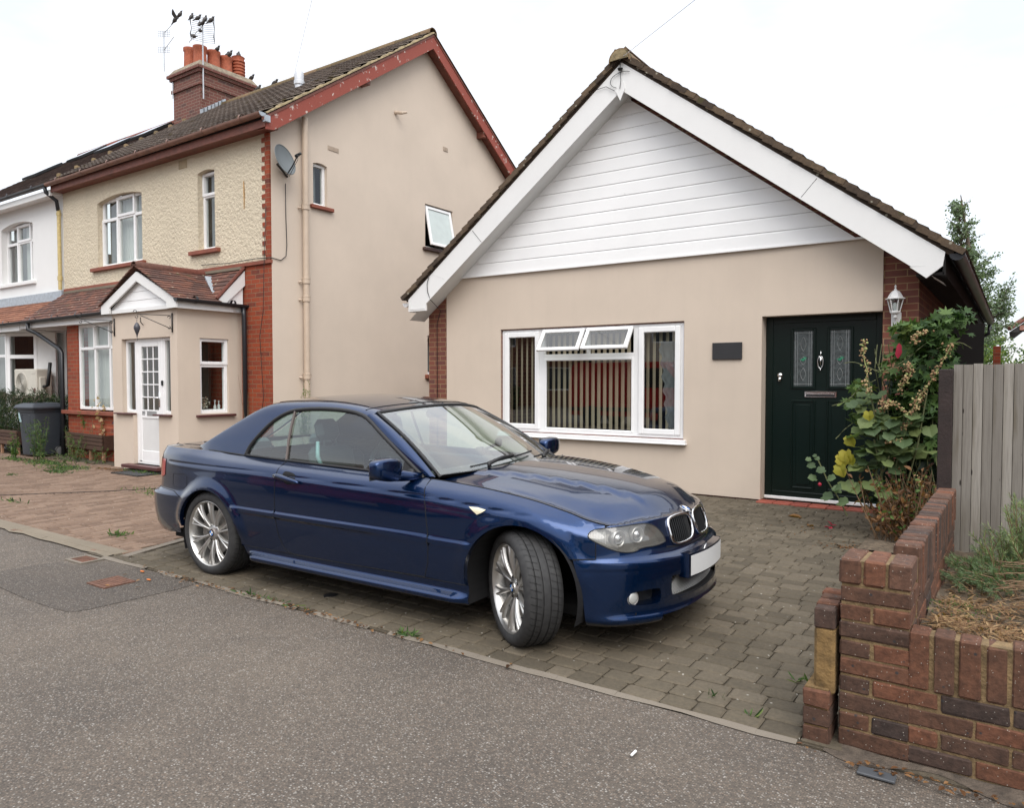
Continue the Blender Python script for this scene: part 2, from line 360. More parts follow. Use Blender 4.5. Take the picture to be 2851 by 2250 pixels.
# block paving: every block modelled, in one sheet per drive
def pavers(name, mat, rows, inside, rowh, gap=.006, z=.012, wr=(.15, .21), jz=.003, seed=3, chip=.012, top=None, along='x'):
    random.seed(seed); g = MB(); y = rows[0]; r = 0
    while y < rows[1]:
        x = rows[2]+random.uniform(-.2, 0)
        while x < rows[3]:
            w = random.uniform(*wr); cx, cy = x+w/2, y+rowh/2
            if inside(cx, cy):
                x0, x1, y0, y1 = x+gap, x+w-gap, y+gap, y+rowh-gap; zz = z+random.uniform(-jz, jz); tx, ty = random.uniform(-.010, .010), random.uniform(-.010, .010)
                cs = [(x0, y0), (x1, y0), (x1, y1), (x0, y1)]; P = []
                for k in range(4):
                    p = cs[k]; a = cs[k-1]; b_ = cs[(k+1) % 4]; c1 = random.uniform(.5, 1.6)*chip; la = hypot(a[0]-p[0], a[1]-p[1]); lb = hypot(b_[0]-p[0], b_[1]-p[1])
                    P.append((p[0]+(a[0]-p[0])*c1/la, p[1]+(a[1]-p[1])*c1/la)); P.append((p[0]+(b_[0]-p[0])*c1/lb, p[1]+(b_[1]-p[1])*c1/lb))
                P = [(px+random.uniform(-.002, .002), py+random.uniform(-.002, .002)) for px, py in P]
                hz = lambda px, py: zz+(px-cx)*tx+(py-cy)*ty
                inn = [(cx+(px-cx)*(1-.010/(w/2)), cy+(py-cy)*(1-.010/(rowh/2))) for px, py in P]
                Vt = [(px, py, hz(px, py)) for px, py in inn]+[(px, py, hz(px, py)-.006) for px, py in P]+[(px, py, -.02) for px, py in P]
                if along == 'y': Vt = [(cx2, cy2, c_) for (cy2, cx2, c_) in Vt]
                F = [tuple(range(8))]+[(i, (i+1) % 8, (i+1) % 8+8, i+8) for i in range(8)]+[(i+8, (i+1) % 8+8, (i+1) % 8+16, i+16) for i in range(8)]
                g.add(Vt, F, random.random())
            x += w
        y += rowh; r += 1
    return tag(g.build(name, mat), kind='structure')
M['paver_grey'] = tintmat('grey_block_paving', [(0, (.072, .058, .038)), (.5, (.096, .078, .052)), (1, (.120, .098, .068))], .9, 60, .5, .6, .004, spots=[(14, .10, (.30, .28, .24))])
M['paver_red'] = tintmat('red_block_paving', [(0, (.122, .076, .050)), (.5, (.160, .102, .068)), (1, (.200, .134, .093))], .9, 60, .45, .5, .003, spots=[(16, .09, (.42, .36, .30))])
M['joint'] = plain('sandy_joint', (.075, .060, .040), .95, var=.4, vs_=40, bmp=.6, bsc=150)
def kx(y): return -6.19-.30*max(0, y-3.2)**.9     # line between the two drives
g = MB(); g.box((-6.6, 3.12, -.2), (3.0, 9.2, -.002)); tag(g.build('drive_bed', M['joint']), kind='structure')
g = MB(); g.box((-40, 3.30, -.2), (-6.6, 7.7, -.003)); tag(g.build('red_drive_bed', M['joint']), kind='structure')
pavers('block_drive', M['paver_grey'], (3.128, 9.06, -8.2, -.42), lambda x, y: x > kx(y)+.09 and x < -.62+(.18 if y > 3.5 else 0) and not (x > -1.12 and y > 7.0), .118, gap=.0026, wr=(.13, .20), chip=.009, jz=.002)
pavers('red_drive', M['paver_red'], (-18.2, -6.2, 3.33, 7.6), lambda y, x: x < kx(y)-.02 and y < 6.5, .102, gap=.0034, z=.009, wr=(.200, .206), jz=.0015, chip=.006, along='y')
g = MB(); pts = [(kx(3.19+.2*i), 3.19+.2*i) for i in range(18)]
for a, b_ in zip(pts[:-1], pts[1:]):
    d = Vector((b_[0]-a[0], b_[1]-a[1], 0)).normalized(); nn = Vector((d.y, -d.x, 0))*.085; A_ = Vector((a[0], a[1], .013))+d*.004; B_ = Vector((b_[0], b_[1], .013))-d*.004
    g.add([A_, B_, B_+nn, A_+nn]+[p-Vector((0, 0, .05)) for p in (A_, B_, B_+nn, A_+nn)], [(0, 1, 2, 3), (0, 4, 5, 1), (1, 5, 6, 2), (2, 6, 7, 3), (3, 7, 4, 0)])
tag(g.build('kerb_stones', M['conc']), kind='structure')
# line of dark setts across the red drive
g = MB(); g.tube([(-11.2, 3.42, .010), (-9.9, 5.0, .013), (-9.2, 6.2, .012)], .008, 4); tag(g.build('drive_joint', plain('dark_joint', (.05, .035, .028), .9)), kind='structure')
# covers
def cover(label, x0, y0, x1, y1, fr, fm, cm):
    t = thing('manhole_cover', label, 'manhole cover', ((x0+x1)/2, (y0+y1)/2, 0))
    m = MB(); 
    for a, b_, c, d in ((x0, y0, x1, y0+fr), (x0, y1-fr, x1, y1), (x0, y0+fr, x0+fr, y1-fr), (x1-fr, y0+fr, x1, y1-fr)): m.box((a, b_, -.01), (c, d, .010))
    m.build('frame', fm, t); m = MB(); m.box((x0+fr+.002, y0+fr+.002, -.01), (x1-fr-.002, y1-fr-.002, .008))
    k = 0
    for i in range(1, 10):
        for j in range(1, 8):
            px = lerp(x0+fr, x1-fr, i/10); py = lerp(y0+fr, y1-fr, j/8); m.box((px-.005, py-.005, .008), (px+.005, py+.005, .0105))
    m.build('plate', cm, t)
M['rust'] = plain('rusty_iron', (.15, .075, .05), .75, .3, var=.35, vs_=18, bmp=.3)
cover('small rusty cover in a pale concrete frame on the pavement', -6.47, 2.88, -6.20, 3.07, .028, M['conc'], M['rust'])
cover('larger rusty cover set in the dark asphalt patch', -5.58, 2.63, -5.33, 2.86, .010, M['rust'], M['rust'])
# ---------------------------------------------------------------- building helpers
def plane_map(ax, c, sgn):
    """wall plane: ax 'y' -> u = X, outward = sgn*Y at Y = c ; ax 'x' -> u = Y, outward = sgn*X"""
    if ax == 'y': return lambda u, v, w: (u, c+sgn*w, v)
    return lambda u, v, w: (c+sgn*w, u, v)
def wall(name, mat, par, pm, outer, holes, depth=.10, edge=False):
    m = MB(); v, F = cdt(outer, holes); m.add([pm(p[0], p[1], 0) for p in v], F)
    for h in list(holes)+([outer] if edge else []):
        n = len(h); m.add([pm(p[0], p[1], 0) for p in h]+[pm(p[0], p[1], -depth) for p in h], [(i, (i+1) % n, (i+1) % n+n, i+n) for i in range(n)])
    m.fixn = True
    return m.build(name, mat, par)
def rect(u0, v0, u1, v1): return [(u0, v0), (u1, v0), (u1, v1), (u0, v1)]
def archrect(u0, v0, u1, v1, rise): return [(u0, v0), (u1, v0)]+[(lerp(u1, u0, t), v1-rise+rise*(1-(2*t-1)**2)) for t in [i/10 for i in range(11)]]
def ubox(m, pm, u0, v0, w0, u1, v1, w1, bv=0):
    a = pm(u0, v0, w0); b_ = pm(u1, v1, w1); lo = tuple(min(a[i], b_[i]) for i in range(3)); hi = tuple(max(a[i], b_[i]) for i in range(3))
    if bv: m.bbox(lo, hi, bv)
    else: m.box(lo, hi)
def ring(m, pm, u0, v0, u1, v1, fw, w0, w1, bv=.006, fb=None):
    fb = fb or fw
    ubox(m, pm, u0, v0, w0, u0+fw, v1, w1, bv); ubox(m, pm, u1-fw, v0, w0, u1, v1, w1, bv); ubox(m, pm, u0+fw-.002, v0, w0+.002, u1-fw+.002, v0+fb, w1-.002, bv); ubox(m, pm, u0+fw-.002, v1-fw, w0+.002, u1-fw+.002, v1, w1-.002, bv)
M['curtain'] = wallmat('net_curtain', (.56, .58, .57), .12, .2, 30, .3); M['curtain_d'] = wallmat('grey_curtain', (.20, .21, .215), .15, .2, 30, .3)
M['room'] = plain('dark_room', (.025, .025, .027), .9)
def window(par, pm, u0, v0, u1, v1, w, cols, fw=.055, sash=(), trans=None, curtain=None, room=True, glass=None, name='window', arch=0):
    """cols: glass column fractions; trans: height of the transom as a fraction; w: plane offset of the frame face"""
    m = MB(); ring(m, pm, u0, v0, u1, v1, fw, w-.07, w)
    xs_ = [u0]+[lerp(u0, u1, c) for c in cols]+[u1]
    for x in xs_[1:-1]: ubox(m, pm, x-fw*.55, v0+fw-.002, w-.065, x+fw*.55, v1-fw+.002, w-.003, .005)
    if trans: vt = lerp(v0, v1, trans); ubox(m, pm, u0+fw-.002, vt-fw*.5, w-.062, u1-fw+.002, vt+fw*.5, w-.004, .005)
    fr = m.build(name, M['white'], par)
    for (a, b_, c, d) in sash:   # opening lights: an extra frame standing proud
        m = MB(); ring(m, pm, lerp(u0, u1, a), lerp(v0, v1, b_), lerp(u0, u1, c), lerp(v0, v1, d), fw*.95, w-.01, w+.016); m.build('sash', M['white'], fr)
    for i in range(len(xs_)-1):
        for (a, b_) in (((v0, vt), (vt, v1)) if trans else ((v0, v1),)):
            m = MB(); q = [pm(xs_[i]+.02, a+.02, w-.035), pm(xs_[i+1]-.02, a+.02, w-.035), pm(xs_[i+1]-.02, b_-.02, w-.035), pm(xs_[i]+.02, b_-.02, w-.035)]; m.add(q, [(0, 1, 2, 3)]); m.build('pane', glass or M['glass'], fr)
    if curtain:
        for (a, b_, mt) in curtain:
            m = MB(); A_, B_ = lerp(u0, u1, a), lerp(u0, u1, b_); n = max(8, int((B_-A_)/.018))
            m.grid(lambda u, v: pm(lerp(A_, B_, u)+.006*sin(u*n*1.7)*(1-v), lerp(v0, v1, v), w-.16+.018*sin(u*n*1.25+1.5*sin(u*7))), n, 3); m.build('curtain', mt, fr, smooth=True)
    if room:
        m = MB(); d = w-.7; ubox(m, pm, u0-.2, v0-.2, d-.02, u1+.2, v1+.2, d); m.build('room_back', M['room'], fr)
    return fr
def sill(par, pm, u0, v0, u1, v1, w, mat, name='sill'):
    m = MB(); ubox(m, pm, u0, v0, -.05, u1, v1, w, .006); return m.build(name, mat, par)
def gutter(name, par, a, b_, r=.055, mat=None, brackets=0):
    A_, B_ = Vector(a), Vector(b_); m = MB(); d = (B_-A_).normalized(); side = d.cross(Vector((0, 0, 1))); pf = []
    for i in range(11):
        t = pi+pi*i/10; pf.append((r*cos(t), r*sin(t)))
    pf += [(r*.86*cos(2*pi-pi*i/10), r*.86*sin(2*pi-pi*i/10)) for i in range(11)]; n = len(pf)
    V = [A_+side*p[0]+Vector((0, 0, p[1])) for p in pf]+[B_+side*p[0]+Vector((0, 0, p[1])) for p in pf]
    m.add(V, [(i, (i+1) % n, (i+1) % n+n, i+n) for i in range(n)]+[tuple(range(11))])
    for k in range(brackets):
        p = lerp(A_, B_, (k+.5)/brackets); m.lathe([(r*1.1, -.02), (r*1.1, .02)], 14, p, R=Vector(d).to_track_quat('Z', 'Y').to_matrix())
    o = m.build(name, mat or M['gutter_black'], par, smooth=True, angle=40); return o
def tiles(name, mat, par, P0, U, V_, nu, nv, tw, gauge, th=.014, tilt=.020, keep=None, jit=.004, seed=1, prof=None, lap=1.35, half=True):
    """courses of separate tiles: P0 eaves corner, U unit along the eaves, V_ unit up the slope"""
    random.seed(seed); U = Vector(U).normalized(); V_ = Vector(V_).normalized(); Nn = U.cross(V_).normalized(); Nn = Nn if Nn.z > 0 else -Nn; P0 = Vector(P0); m = MB()
    for j in range(nv):
        for i in range(-1, nu+1):
            u0 = (i+(.5 if (j % 2 and half) else 0))*tw; u1 = u0+tw-(.001 if prof else .004); u0c, u1c = max(u0, 0), min(u1, nu*tw)
            if u1c-u0c < .01: continue
            v0 = j*gauge; c = ((u0c+u1c)/2, v0+gauge*.5)
            if keep and not keep(*c): continue
            dz = random.uniform(-jit, jit)*.5; v0 += random.uniform(-jit, jit); k = 6 if prof else 1
            Vt = []; 
            for q in range(k+1):
                u = lerp(u0c, u1c, q/k); h = prof(q/k) if prof else 0
                Vt += [P0+U*u+V_*v0+Nn*(tilt+h+dz), P0+U*u+V_*(v0+gauge*lap)+Nn*(0+h+dz-.004), P0+U*u+V_*v0+Nn*(tilt+h-th+dz), P0+U*u+V_*(v0+gauge*lap)+Nn*(h-th+dz-.004)]
            F = []
            for q in range(k):
                a = q*4; F += [(a, a+4, a+5, a+1), (a+2, a+3, a+7, a+6), (a, a+2, a+6, a+4)]
            F += [(0, 1, 3, 2), (k*4, k*4+2, k*4+3, k*4+1)]
            m.add(Vt, F, random.random())
    m.fixn = False
    return m.build(name, mat, par, smooth=bool(prof), angle=40)
def ridge(name, mat, par, A_, B_, r=.11, L=.33, seed=2, drop=.03):
    random.seed(seed); A_, B_ = Vector(A_), Vector(B_); n = max(1, int((B_-A_).length/L)); m = MB(); R_ = (B_-A_).to_track_quat('Z', 'Y').to_matrix(); d = (B_-A_)/n
    side = (B_-A_).normalized().cross(Vector((0, 0, 1))).normalized()
    for i in range(n):
        p = A_+d*i; q = p+d*.985; V = []; rr = r*random.uniform(.97, 1.03)
        for base in (p, q):
            for k in range(11):
                t = lerp(-.15, pi+.15, k/10); V.append(base+side*rr*cos(t)+Vector((0, 0, rr*sin(t)-drop)))
            for k in range(11):
                t = lerp(pi+.15, -.15, k/10); V.append(base+side*(rr-.014)*cos(t)+Vector((0, 0, (rr-.014)*sin(t)-drop)))
        m.add(V, [(k, (k+1) % 22, (k+1) % 22+22, k+22) for k in range(22)]+[tuple(range(22)), tuple(range(43, 21, -1))], random.random())
    return m.build(name, mat, par, smooth=True, angle=40)
# ---------------------------------------------------------------- materials for the houses
M['beige'] = wallmat('beige_render', (.575, .485, .398), .05, .14, 55, .09)
M['beige_old'] = wallmat('weathered_beige_render', (.60, .508, .420), .05, .18, 45, .05)
M['pebble'] = wallmat('cream_roughcast', (.63, .55, .415), .06, 1.0, 21, .12, bdist=.035)
M['clad'] = plain('white_cladding', (.83, .83, .825), .38, var=.03, vs_=2)
M['brick_o'] = brick_mat('orange_brick', 'y', (.32, .058, .018), (.22, .042, .020), (.085, .025, .02), (.25, .15, .085)); M['brick_ox'] = M['brick_o']
M['brick_b'] = brick_mat('brown_brick', 'y', (.20, .065, .040), (.13, .045, .038), (.075, .035, .036), (.32, .20, .105)); M['brick_bx'] = brick_mat('brown_brick_side', 'x', (.20, .065, .040), (.13, .045, .038), (.075, .035, .036), (.32, .20, .105))
M['brick_c'] = brick_mat('chimney_brick', 'y', (.17, .060, .044), (.125, .048, .038), (.05, .035, .034), (.27, .20, .15)); M['brick_cx'] = brick_mat('chimney_brick_side', 'x', (.17, .060, .044), (.125, .048, .038), (.05, .035, .034), (.27, .20, .15))
M['sill_red'] = plain('red_brown_sill', (.22, .065, .038), .7, var=.15); M['maroon'] = plain('maroon_sill', (.075, .022, .022), .45)
M['terracotta'] = plain('terracotta', (.36, .10, .05), .8, var=.2, vs_=12)
M['tile_dark'] = tintmat('dark_concrete_tiles', [(0, (.15, .122, .104)), (.5, (.195, .160, .137)), (1, (.25, .208, .178))], .9, 40, .5, .5, .004, spots=[(5, .07, (.40, .39, .36)), (2.3, .22, (.11, .085, .045))])
M['tile_clay'] = tintmat('clay_tiles', [(0, (.085, .045, .036)), (.5, (.130, .060, .044)), (1, (.19, .080, .052))], .9, 30, .5, .5, .004, spots=[(6, .14, (.36, .32, .25)), (3.1, .18, (.10, .07, .035))])
M['tile_orange'] = tintmat('orange_clay_tiles', [(0, (.17, .070, .042)), (.5, (.23, .095, .055)), (1, (.29, .13, .075))], .9, 30, .4, .5, .004)
M['tile_brown'] = tintmat('brown_tiles', [(0, (.055, .038, .026)), (.5, (.090, .062, .040)), (1, (.13, .09, .055))], .95, 35, .6, .6, .006, spots=[(9, .16, (.30, .28, .22)), (4, .2, (.06, .05, .02))])
M['ridge_moss'] = tintmat('mossy_ridge', [(0, (.12, .085, .04)), (.5, (.17, .12, .06)), (1, (.20, .13, .07))], .95, 30, .7, .8, .01, spots=[(7, .25, (.07, .07, .03))])
M['ridge_red'] = tintmat('red_ridge', [(0, (.15, .05, .035)), (.5, (.22, .065, .04)), (1, (.12, .06, .045))], .95, 20, .7, .8, .01)
M['moss'] = plain('mossy_mortar', (.20, .155, .085), .95, var=.45, vs_=14, bmp=.9, bsc=40)
def peel():
    m, nt, b = nmat('peeling_red_paint'); v = coord(nt); n = noise(nt, v, 6.5, 6, .7); n2 = noise(nt, v, 14, 3)
    k = ramp(nt, mathn(nt, 'ADD', mathn(nt, 'MULTIPLY', n, .8), mathn(nt, 'MULTIPLY', n2, .25)), [(.605, (0, 0, 0)), (.63, (1, 1, 1))]); c = mix(nt, k, (.26, .055, .035), (.55, .45, .40))
    nt.links.new(c, b.inputs['Base Color']); b.inputs['Roughness'].default_value = .7; return m
M['peel'] = peel(); M['redwood'] = plain('red_brown_paint', (.17, .055, .035), .6, var=.25, vs_=8); M['gutter_brown'] = plain('brown_gutter', (.20, .10, .07), .45, var=.25, vs_=5)
M['lead'] = plain('lead_flashing', (.36, .40, .44), .5, .2, var=.2, vs_=12, bmp=.2); M['darkwood'] = plain('dark_soffit', (.012, .010, .010), .9)
M['cream_pipe'] = plain('cream_painted_pipe', (.50, .40, .31), .5, var=.06); M['yellow_pipe'] = plain('yellowed_pipe', (.50, .40, .18), .6, var=.2, vs_=20)
# ---------------------------------------------------------------- bungalow
M['glass_front'] = glassmat('front_window_glass', (.74, .78, .77), .13)
def build_bungalow():
    B = thing('bungalow', 'single storey beige rendered house with white boarded gable and dark green door', 'house', (-4.39, 9.1, 0))
    F = plane_map('y', 9.1, -1); sl = .763; XC = -4.39
    wall('brick_wall', M['brick_b'], B, F, [(-7.89, 0), (-.90, 0), (-.90, 2.7), (XC, 2.7+3.49*sl), (-7.89, 2.7)], [rect(-6.44, .72, -3.56, 2.235), rect(-2.57, .0, -1.25, 2.26)], .30)
    fr = plane_map('y', 9.078, -1)
    wall('render_panel', M['beige'], B, fr, [(-7.50, .03), (-2.57, .03), (-2.57, 2.262), (-1.25, 2.262), (-1.25, 3.10), (-7.50, 3.10)], [rect(-6.45, .71, -3.55, 2.25)], .024, edge=True)
    m = MB(); m.box((-2.60, 9.0795, .03), (-2.566, 9.26, 2.257)); m.box((-2.60, 9.0795, 2.257), (-1.252, 9.26, 2.30)); m.build('door_reveal', M['beige'], B)
    S = plane_map('x', -.90, 1)
    wall('side_wall', M['brick_bx'], B, S, [(9.1, 0), (19.4, 0), (19.4, 2.7), (9.1, 2.7)], [], .25)
    S2 = plane_map('x', -7.89, -1); wall('side_wall', M['brick_bx'], B, S2, [(9.1, 0), (19.4, 0), (19.4, 2.7), (9.1, 2.7)], [], .25)
    K = plane_map('y', 19.4, 1); wall('back_wall', M['brick_b'], B, K, [(-7.89, 0), (-.90, 0), (-.90, 2.7), (XC, 2.7+3.49*sl), (-7.89, 2.7)], [], .2)
    # gable boarding: shiplap boards, each tapering out at its foot
    m = MB(); z = 3.085; k = 0; h = .176
    def gx(z): return (z-2.43)/sl      # distance from the eaves ends at height z
    zt = 2.43+3.75*sl
    while z < 5.28:
        z1 = min(z+h, 5.36); 
        def xl(zz): return -8.10+max(0, (zz-2.44))/sl, -.68-max(0, (zz-2.44))/sl
        a0, b0 = xl(z); a1, b1 = xl(z1); a0 = max(a0, -7.49); b0 = min(b0, -1.20); a1 = max(a1, -7.49); b1 = min(b1, -1.20)
        if b1 <= a1: a1 = b1 = XC
        y0, y1 = 9.040, 9.058
        prof = [(y0, z+.002), (y0, z+.020), (y0+.001, z1-.022), (y0+.007, z1-.010), (y0+.007, z1)]
        for p, q in zip(prof[:-1], prof[1:]):
            t0 = (p[1]-z)/h; t1 = (q[1]-z)/h
            m.add([(lerp(a0, a1, t0), p[0], p[1]), (lerp(b0, b1, t0), p[0], p[1]), (lerp(b0, b1, t1), q[0], q[1]), (lerp(a0, a1, t1), q[0], q[1])], [(0, 1, 2, 3)])
        m.add([(a0, y0+.010, z+.002), (b0, y0+.010, z+.002), (b0, y0, z+.002), (a0, y0, z+.002)], [(0, 1, 2, 3)])
        z = z1; k += 1
    m.fixn = False
    m.build('gable_cladding', M['clad'], B)
    m = MB(); m.box((-7.51, 9.030, 3.068), (-1.2, 9.078, 3.090)); m.box((-7.51, 9.032, 3.090), (-7.40, 9.07, 3.24)); m.build('cladding_trim', M['clad'], B)
    m = MB(); m.lathe([(.011, 0), (.011, .003), (.0005, .003)], 10, (-4.38, 9.038, 3.985), ax=1); m.build('cladding_hole', M['dark'], B)
    # barge boards and boxed ends
    y0, y1 = 8.735, 8.765
    for sg, xe in ((-1, -8.0), (1, -.645)):
        m = MB(); top = lambda x: 5.585-abs(x+4.29)*.763*(1.0 if sg < 0 else .763/.763)
        xa, xb = (xe, -4.29) if sg < 0 else (-4.29, xe)
        if sg < 0: poly = [(-8.0, 2.575), (-7.635, 2.575), (-7.635, 2.68), (-4.29, 5.235), (-4.29, 5.59), (-8.0, 2.765)]
        else: poly = [(-4.29, 5.235), (-.94, 2.675), (-.655, 2.66), (-.635, 2.80), (-4.29, 5.59)]
        m.prism(poly, 1, y0-(.001*sg), y1); m.build('barge_board', M['white_paint'], B)
        m = MB()
        if sg < 0: m.prism([(-7.975, 2.600), (-7.66, 2.600), (-7.66, 2.62), (-7.955, 2.622), (-7.955, 2.79), (-7.975, 2.77)], 1, y0-.004, y0); m.prism([(-7.26, 3.03), (-7.255, 3.03), (-7.50, 3.13), (-7.505, 3.13)], 1, y0-.003, y0)
        else: m.prism([(-.955, 2.672), (-.80, 2.545), (-.65, 2.662)], 1, y0-.002, y1+.02)
        m.build('barge_end', M['white_paint'], B)
        m = MB(); xs_ = (-7.89, -8.0) if sg < 0 else (-.90, -.645)
        m.box((min(xs_), 8.77, 2.575), (max(xs_), 19.6, 2.60)); m.build('soffit', M['white_paint'] if sg < 0 else M['darkwood'], B)
        m = MB(); x = xs_[1]; m.box((x-.012, 8.77, 2.57), (x+.012, 19.6, 2.76)); m.build('fascia', M['white_paint'] if sg < 0 else M['darkwood'], B)
        # sloping soffit behind the board
        m = MB(); m.add([(XC+.1, 8.76, 5.27), (xe, 8.76, 5.27-abs(xe-XC-.1)*.763), (xe, 9.12, 5.27-abs(xe-XC-.1)*.763), (XC+.1, 9.12, 5.27)], [(0, 1, 2, 3)]); m.build('verge_soffit', M['white_paint'], B)
        m = MB(); q = .03
        m.tube([((-7.3 if sg < 0 else -2.05), y0-.001, (3.05 if sg < 0 else 3.55)), ((-7.55 if sg < 0 else -1.885), y0-.001, (3.19 if sg < 0 else 3.735))] if sg > 0 else [(-6.55, y0-.001, 3.52), (-6.72, y0-.001, 3.71)], .003, 4); m.build('board_joint', M['gap'] if 'gap' in M else M['dark'], B)
    # roof: stepped courses, the verge ends showing
    ang = math.atan(sl); n = 34
    for sg in (-1, 1):
        m = MB(); random.seed(9+sg); L = 3.84/cos(ang); ga = L/n
        for j in range(n):
            a = j*ga; ex = (-8.11 if sg < 0 else -.475); P0 = Vector((ex, 0, 2.765)); V_ = Vector((-sg*cos(ang), 0, sin(ang))); Nn = Vector((sg*sin(ang), 0, cos(ang)))
            y = 8.70; first = True
            while y < 19.7:
                w = .166 if not first else .166; yj = y+random.uniform(-.006, .006); t = random.uniform(-.004, .004); o = .028+t
                if not first: w = 19.7-y if y > 9.6 else .166
                c0 = P0+V_*(a)+Nn*o; c1 = P0+V_*(a+ga*1.6)+Nn*(.002+t)
                Vt = []
                for yy in (yj, y+w-.004):
                    for p, th in ((c0, 0), (c1, 0), (c1, -.02), (c0, -.022)): q = p+Nn*(th*1.9 if th else .022); Vt.append((q.x, yy, q.z))
                m.add(Vt, [(0, 1, 2, 3), (7, 6, 5, 4), (0, 4, 5, 1), (1, 5, 6, 2), (2, 6, 7, 3), (3, 7, 4, 0)], random.random()); y += w; first = False
        m.box((0, 0, 0), (0, 0, 0)) if False else None
        m.build('roof', M['tile_brown'], B)
        m = MB(); ex = (-8.05 if sg < 0 else -.56)
        m.add([(ex, 8.745, 2.80-.0), (XC+.1, 8.745, 2.80+abs(ex-XC-.1)*sl-.01), (XC+.1, 19.6, 2.80+abs(ex-XC-.1)*sl-.01), (ex, 19.6, 2.80), (ex, 8.745, 2.735), (XC+.1, 8.745, 2.735+abs(ex-XC-.1)*sl), (XC+.1, 19.6, 2.735+abs(ex-XC-.1)*sl), (ex, 19.6, 2.735)], [(0, 1, 2, 3), (4, 7, 6, 5), (0, 4, 5, 1), (0, 3, 7, 4)]); m.build('undercloak', M['tile_brown'], B)
    ridge('ridge_tiles', M['ridge_moss'], B, (-4.29, 8.66, 5.655), (-4.29, 19.6, 5.655), .145, .45, drop=.06)
    m = MB(); m.lathe([(.13, 0), (.0005, -.012)], 16, (-4.29, 8.66, 5.60), ax=1, a0=0, a1=pi); m.build('ridge_end', M['moss'], B)
    gutter('gutter', B, (-.53, 8.74, 2.775), (-.53, 19.6, 2.775), .07, brackets=9); gutter('gutter', B, (-8.12, 8.80, 2.72), (-8.12, 19.6, 2.72), .065, M['white'])
    m = MB(); m.tube([(-.53, 19.3, 2.70), (-.55, 19.3, 2.5), (-.82, 19.3, 2.35), (-.84, 19.3, 2.2), (-.84, 19.3, 0)], .035, 8); m.build('downpipe', M['gutter_black'], B, smooth=True)
    # wires at the apex
    m = MB(); m.lathe([(.035, 0), (.03, -.02), (.006, -.03)], 12, (-4.29, 8.70, 5.50)); m.tube([(-4.29, 8.70, 5.58), (-4.29, 8.70, 5.47)], .006, 5)
    m.tube([(-4.29, 8.70, 5.46), (-4.285, 8.71, 5.35), (-4.30, 8.71, 5.25)], .004, 5); m.tube([(-4.27+.17*cos(t), 8.715, 5.36+.10*sin(t)) for t in np.linspace(.9, 4.2, 14)], .004, 5)
    m.tube([(-4.65, 8.715, 5.31), (-4.50, 8.715, 5.32), (-4.38, 8.715, 5.24)], .004, 5); m.build('cable_bracket', M['black'], B, smooth=True)
    m = MB(); m.prism([(-4.345, 5.33), (-4.25, 5.33), (-4.235, 5.24), (-4.30, 5.10), (-4.37, 5.24)], 1, 8.722, 8.735); m.build('apex_cover', M['white_paint'], B)
    m = MB(); m.tube([(-7.56, 8.72, 3.10), (-7.60, 8.725, 2.98), (-7.59, 8.725, 2.86), (-7.55, 8.74, 2.74), (-7.62, 9.07, 2.60), (-7.70, 9.08, 2.4), (-7.70, 9.08, .2)], .0055, 5); m.build('wall_cable', M['black'], B, smooth=True)
    m = MB(); m.tube([(-6.30, 8.95, 3.86), (-6.18, 8.93, 3.84)], .025, 8); m.build('camera_stub', M['white_paint'], B)
    # front window
    pm = plane_map('y', 9.115, -1)
    m = MB(); ring(m, pm, -6.44, .72, -3.56, 2.24, .05, -.06, 0)
    for x in (-5.735, -4.235): ubox(m, pm, x-.045, .765, -.058, x+.045, 2.195, -.002, .005)
    ubox(m, pm, -5.695, 1.79, -.056, -4.275, 1.86, -.003, .005); ubox(m, pm, -5.0, 1.86, -.05, -4.955, 2.195, -.004, .004)
    W_ = m.build('window', M['white'], B)
    for x0, x1 in ((-6.39, -5.775), (-4.20, -3.61)):
        m = MB(); ring(m, pm, x0, .765, x1, 2.195, .075, -.02, .022, .01); s = m.build('sash', M['white'], W_)
    m = MB(); ring(m, pm, -5.695, .765, -4.275, 1.80, .035, -.03, .004, .008); m.build('glazing_bead', M['white'], W_)
    for x0, x1, z0, z1 in ((-6.33, -5.84, .83, 2.14), (-5.67, -4.30, .79, 1.80), (-4.14, -3.67, .83, 2.14)):
        m = MB(); m.add([pm(x0, z0, -.01), pm(x1, z0, -.01), pm(x1, z1, -.01), pm(x0, z1, -.01)], [(0, 1, 2, 3)]); m.build('pane', M['glass_front'], W_)
    for x0, x1, an in ((-5.70, -5.01, 33), (-4.975, -4.27, 35)):
        hz = 2.205; Rm = Matrix.Translation((0, 9.105, hz)) @ Matrix.Rotation(radians(-an), 4, 'X')
        class T:
            def __matmul__(s, v): return Rm @ Vector(v)
        m = MB(); fw = .055; hh = .365
        for a, b_ in (((x0, -.03, -hh), (x0+fw, .015, 0)), ((x1-fw, -.03, -hh), (x1, .015, 0)), ((x0+fw-.002, -.028, -hh), (x1-fw+.002, .013, -hh+fw)), ((x0+fw-.002, -.028, -fw), (x1-fw+.002, .013, -.0))): m.bbox(a, b_, .008, R=T())
        s = m.build('open_vent', M['white'], W_); m = MB(); m.add([Rm @ Vector(p) for p in ((x0+fw, -.01, -hh+fw), (x1-fw, -.01, -hh+fw), (x1-fw, -.01, -fw), (x0+fw, -.01, -fw))], [(0, 1, 2, 3)]); m.build('pane', M['glass_dark'], s)
        m = MB(); m.box((x0+.03, 0, 0), (x1-.03, 0, 0)) if False else m.bbox((x0+.02, .013, -hh+.01), (x1-.02, .02, -hh+.02), .002, R=T()); m.build('vent_seal', M['black'], s)
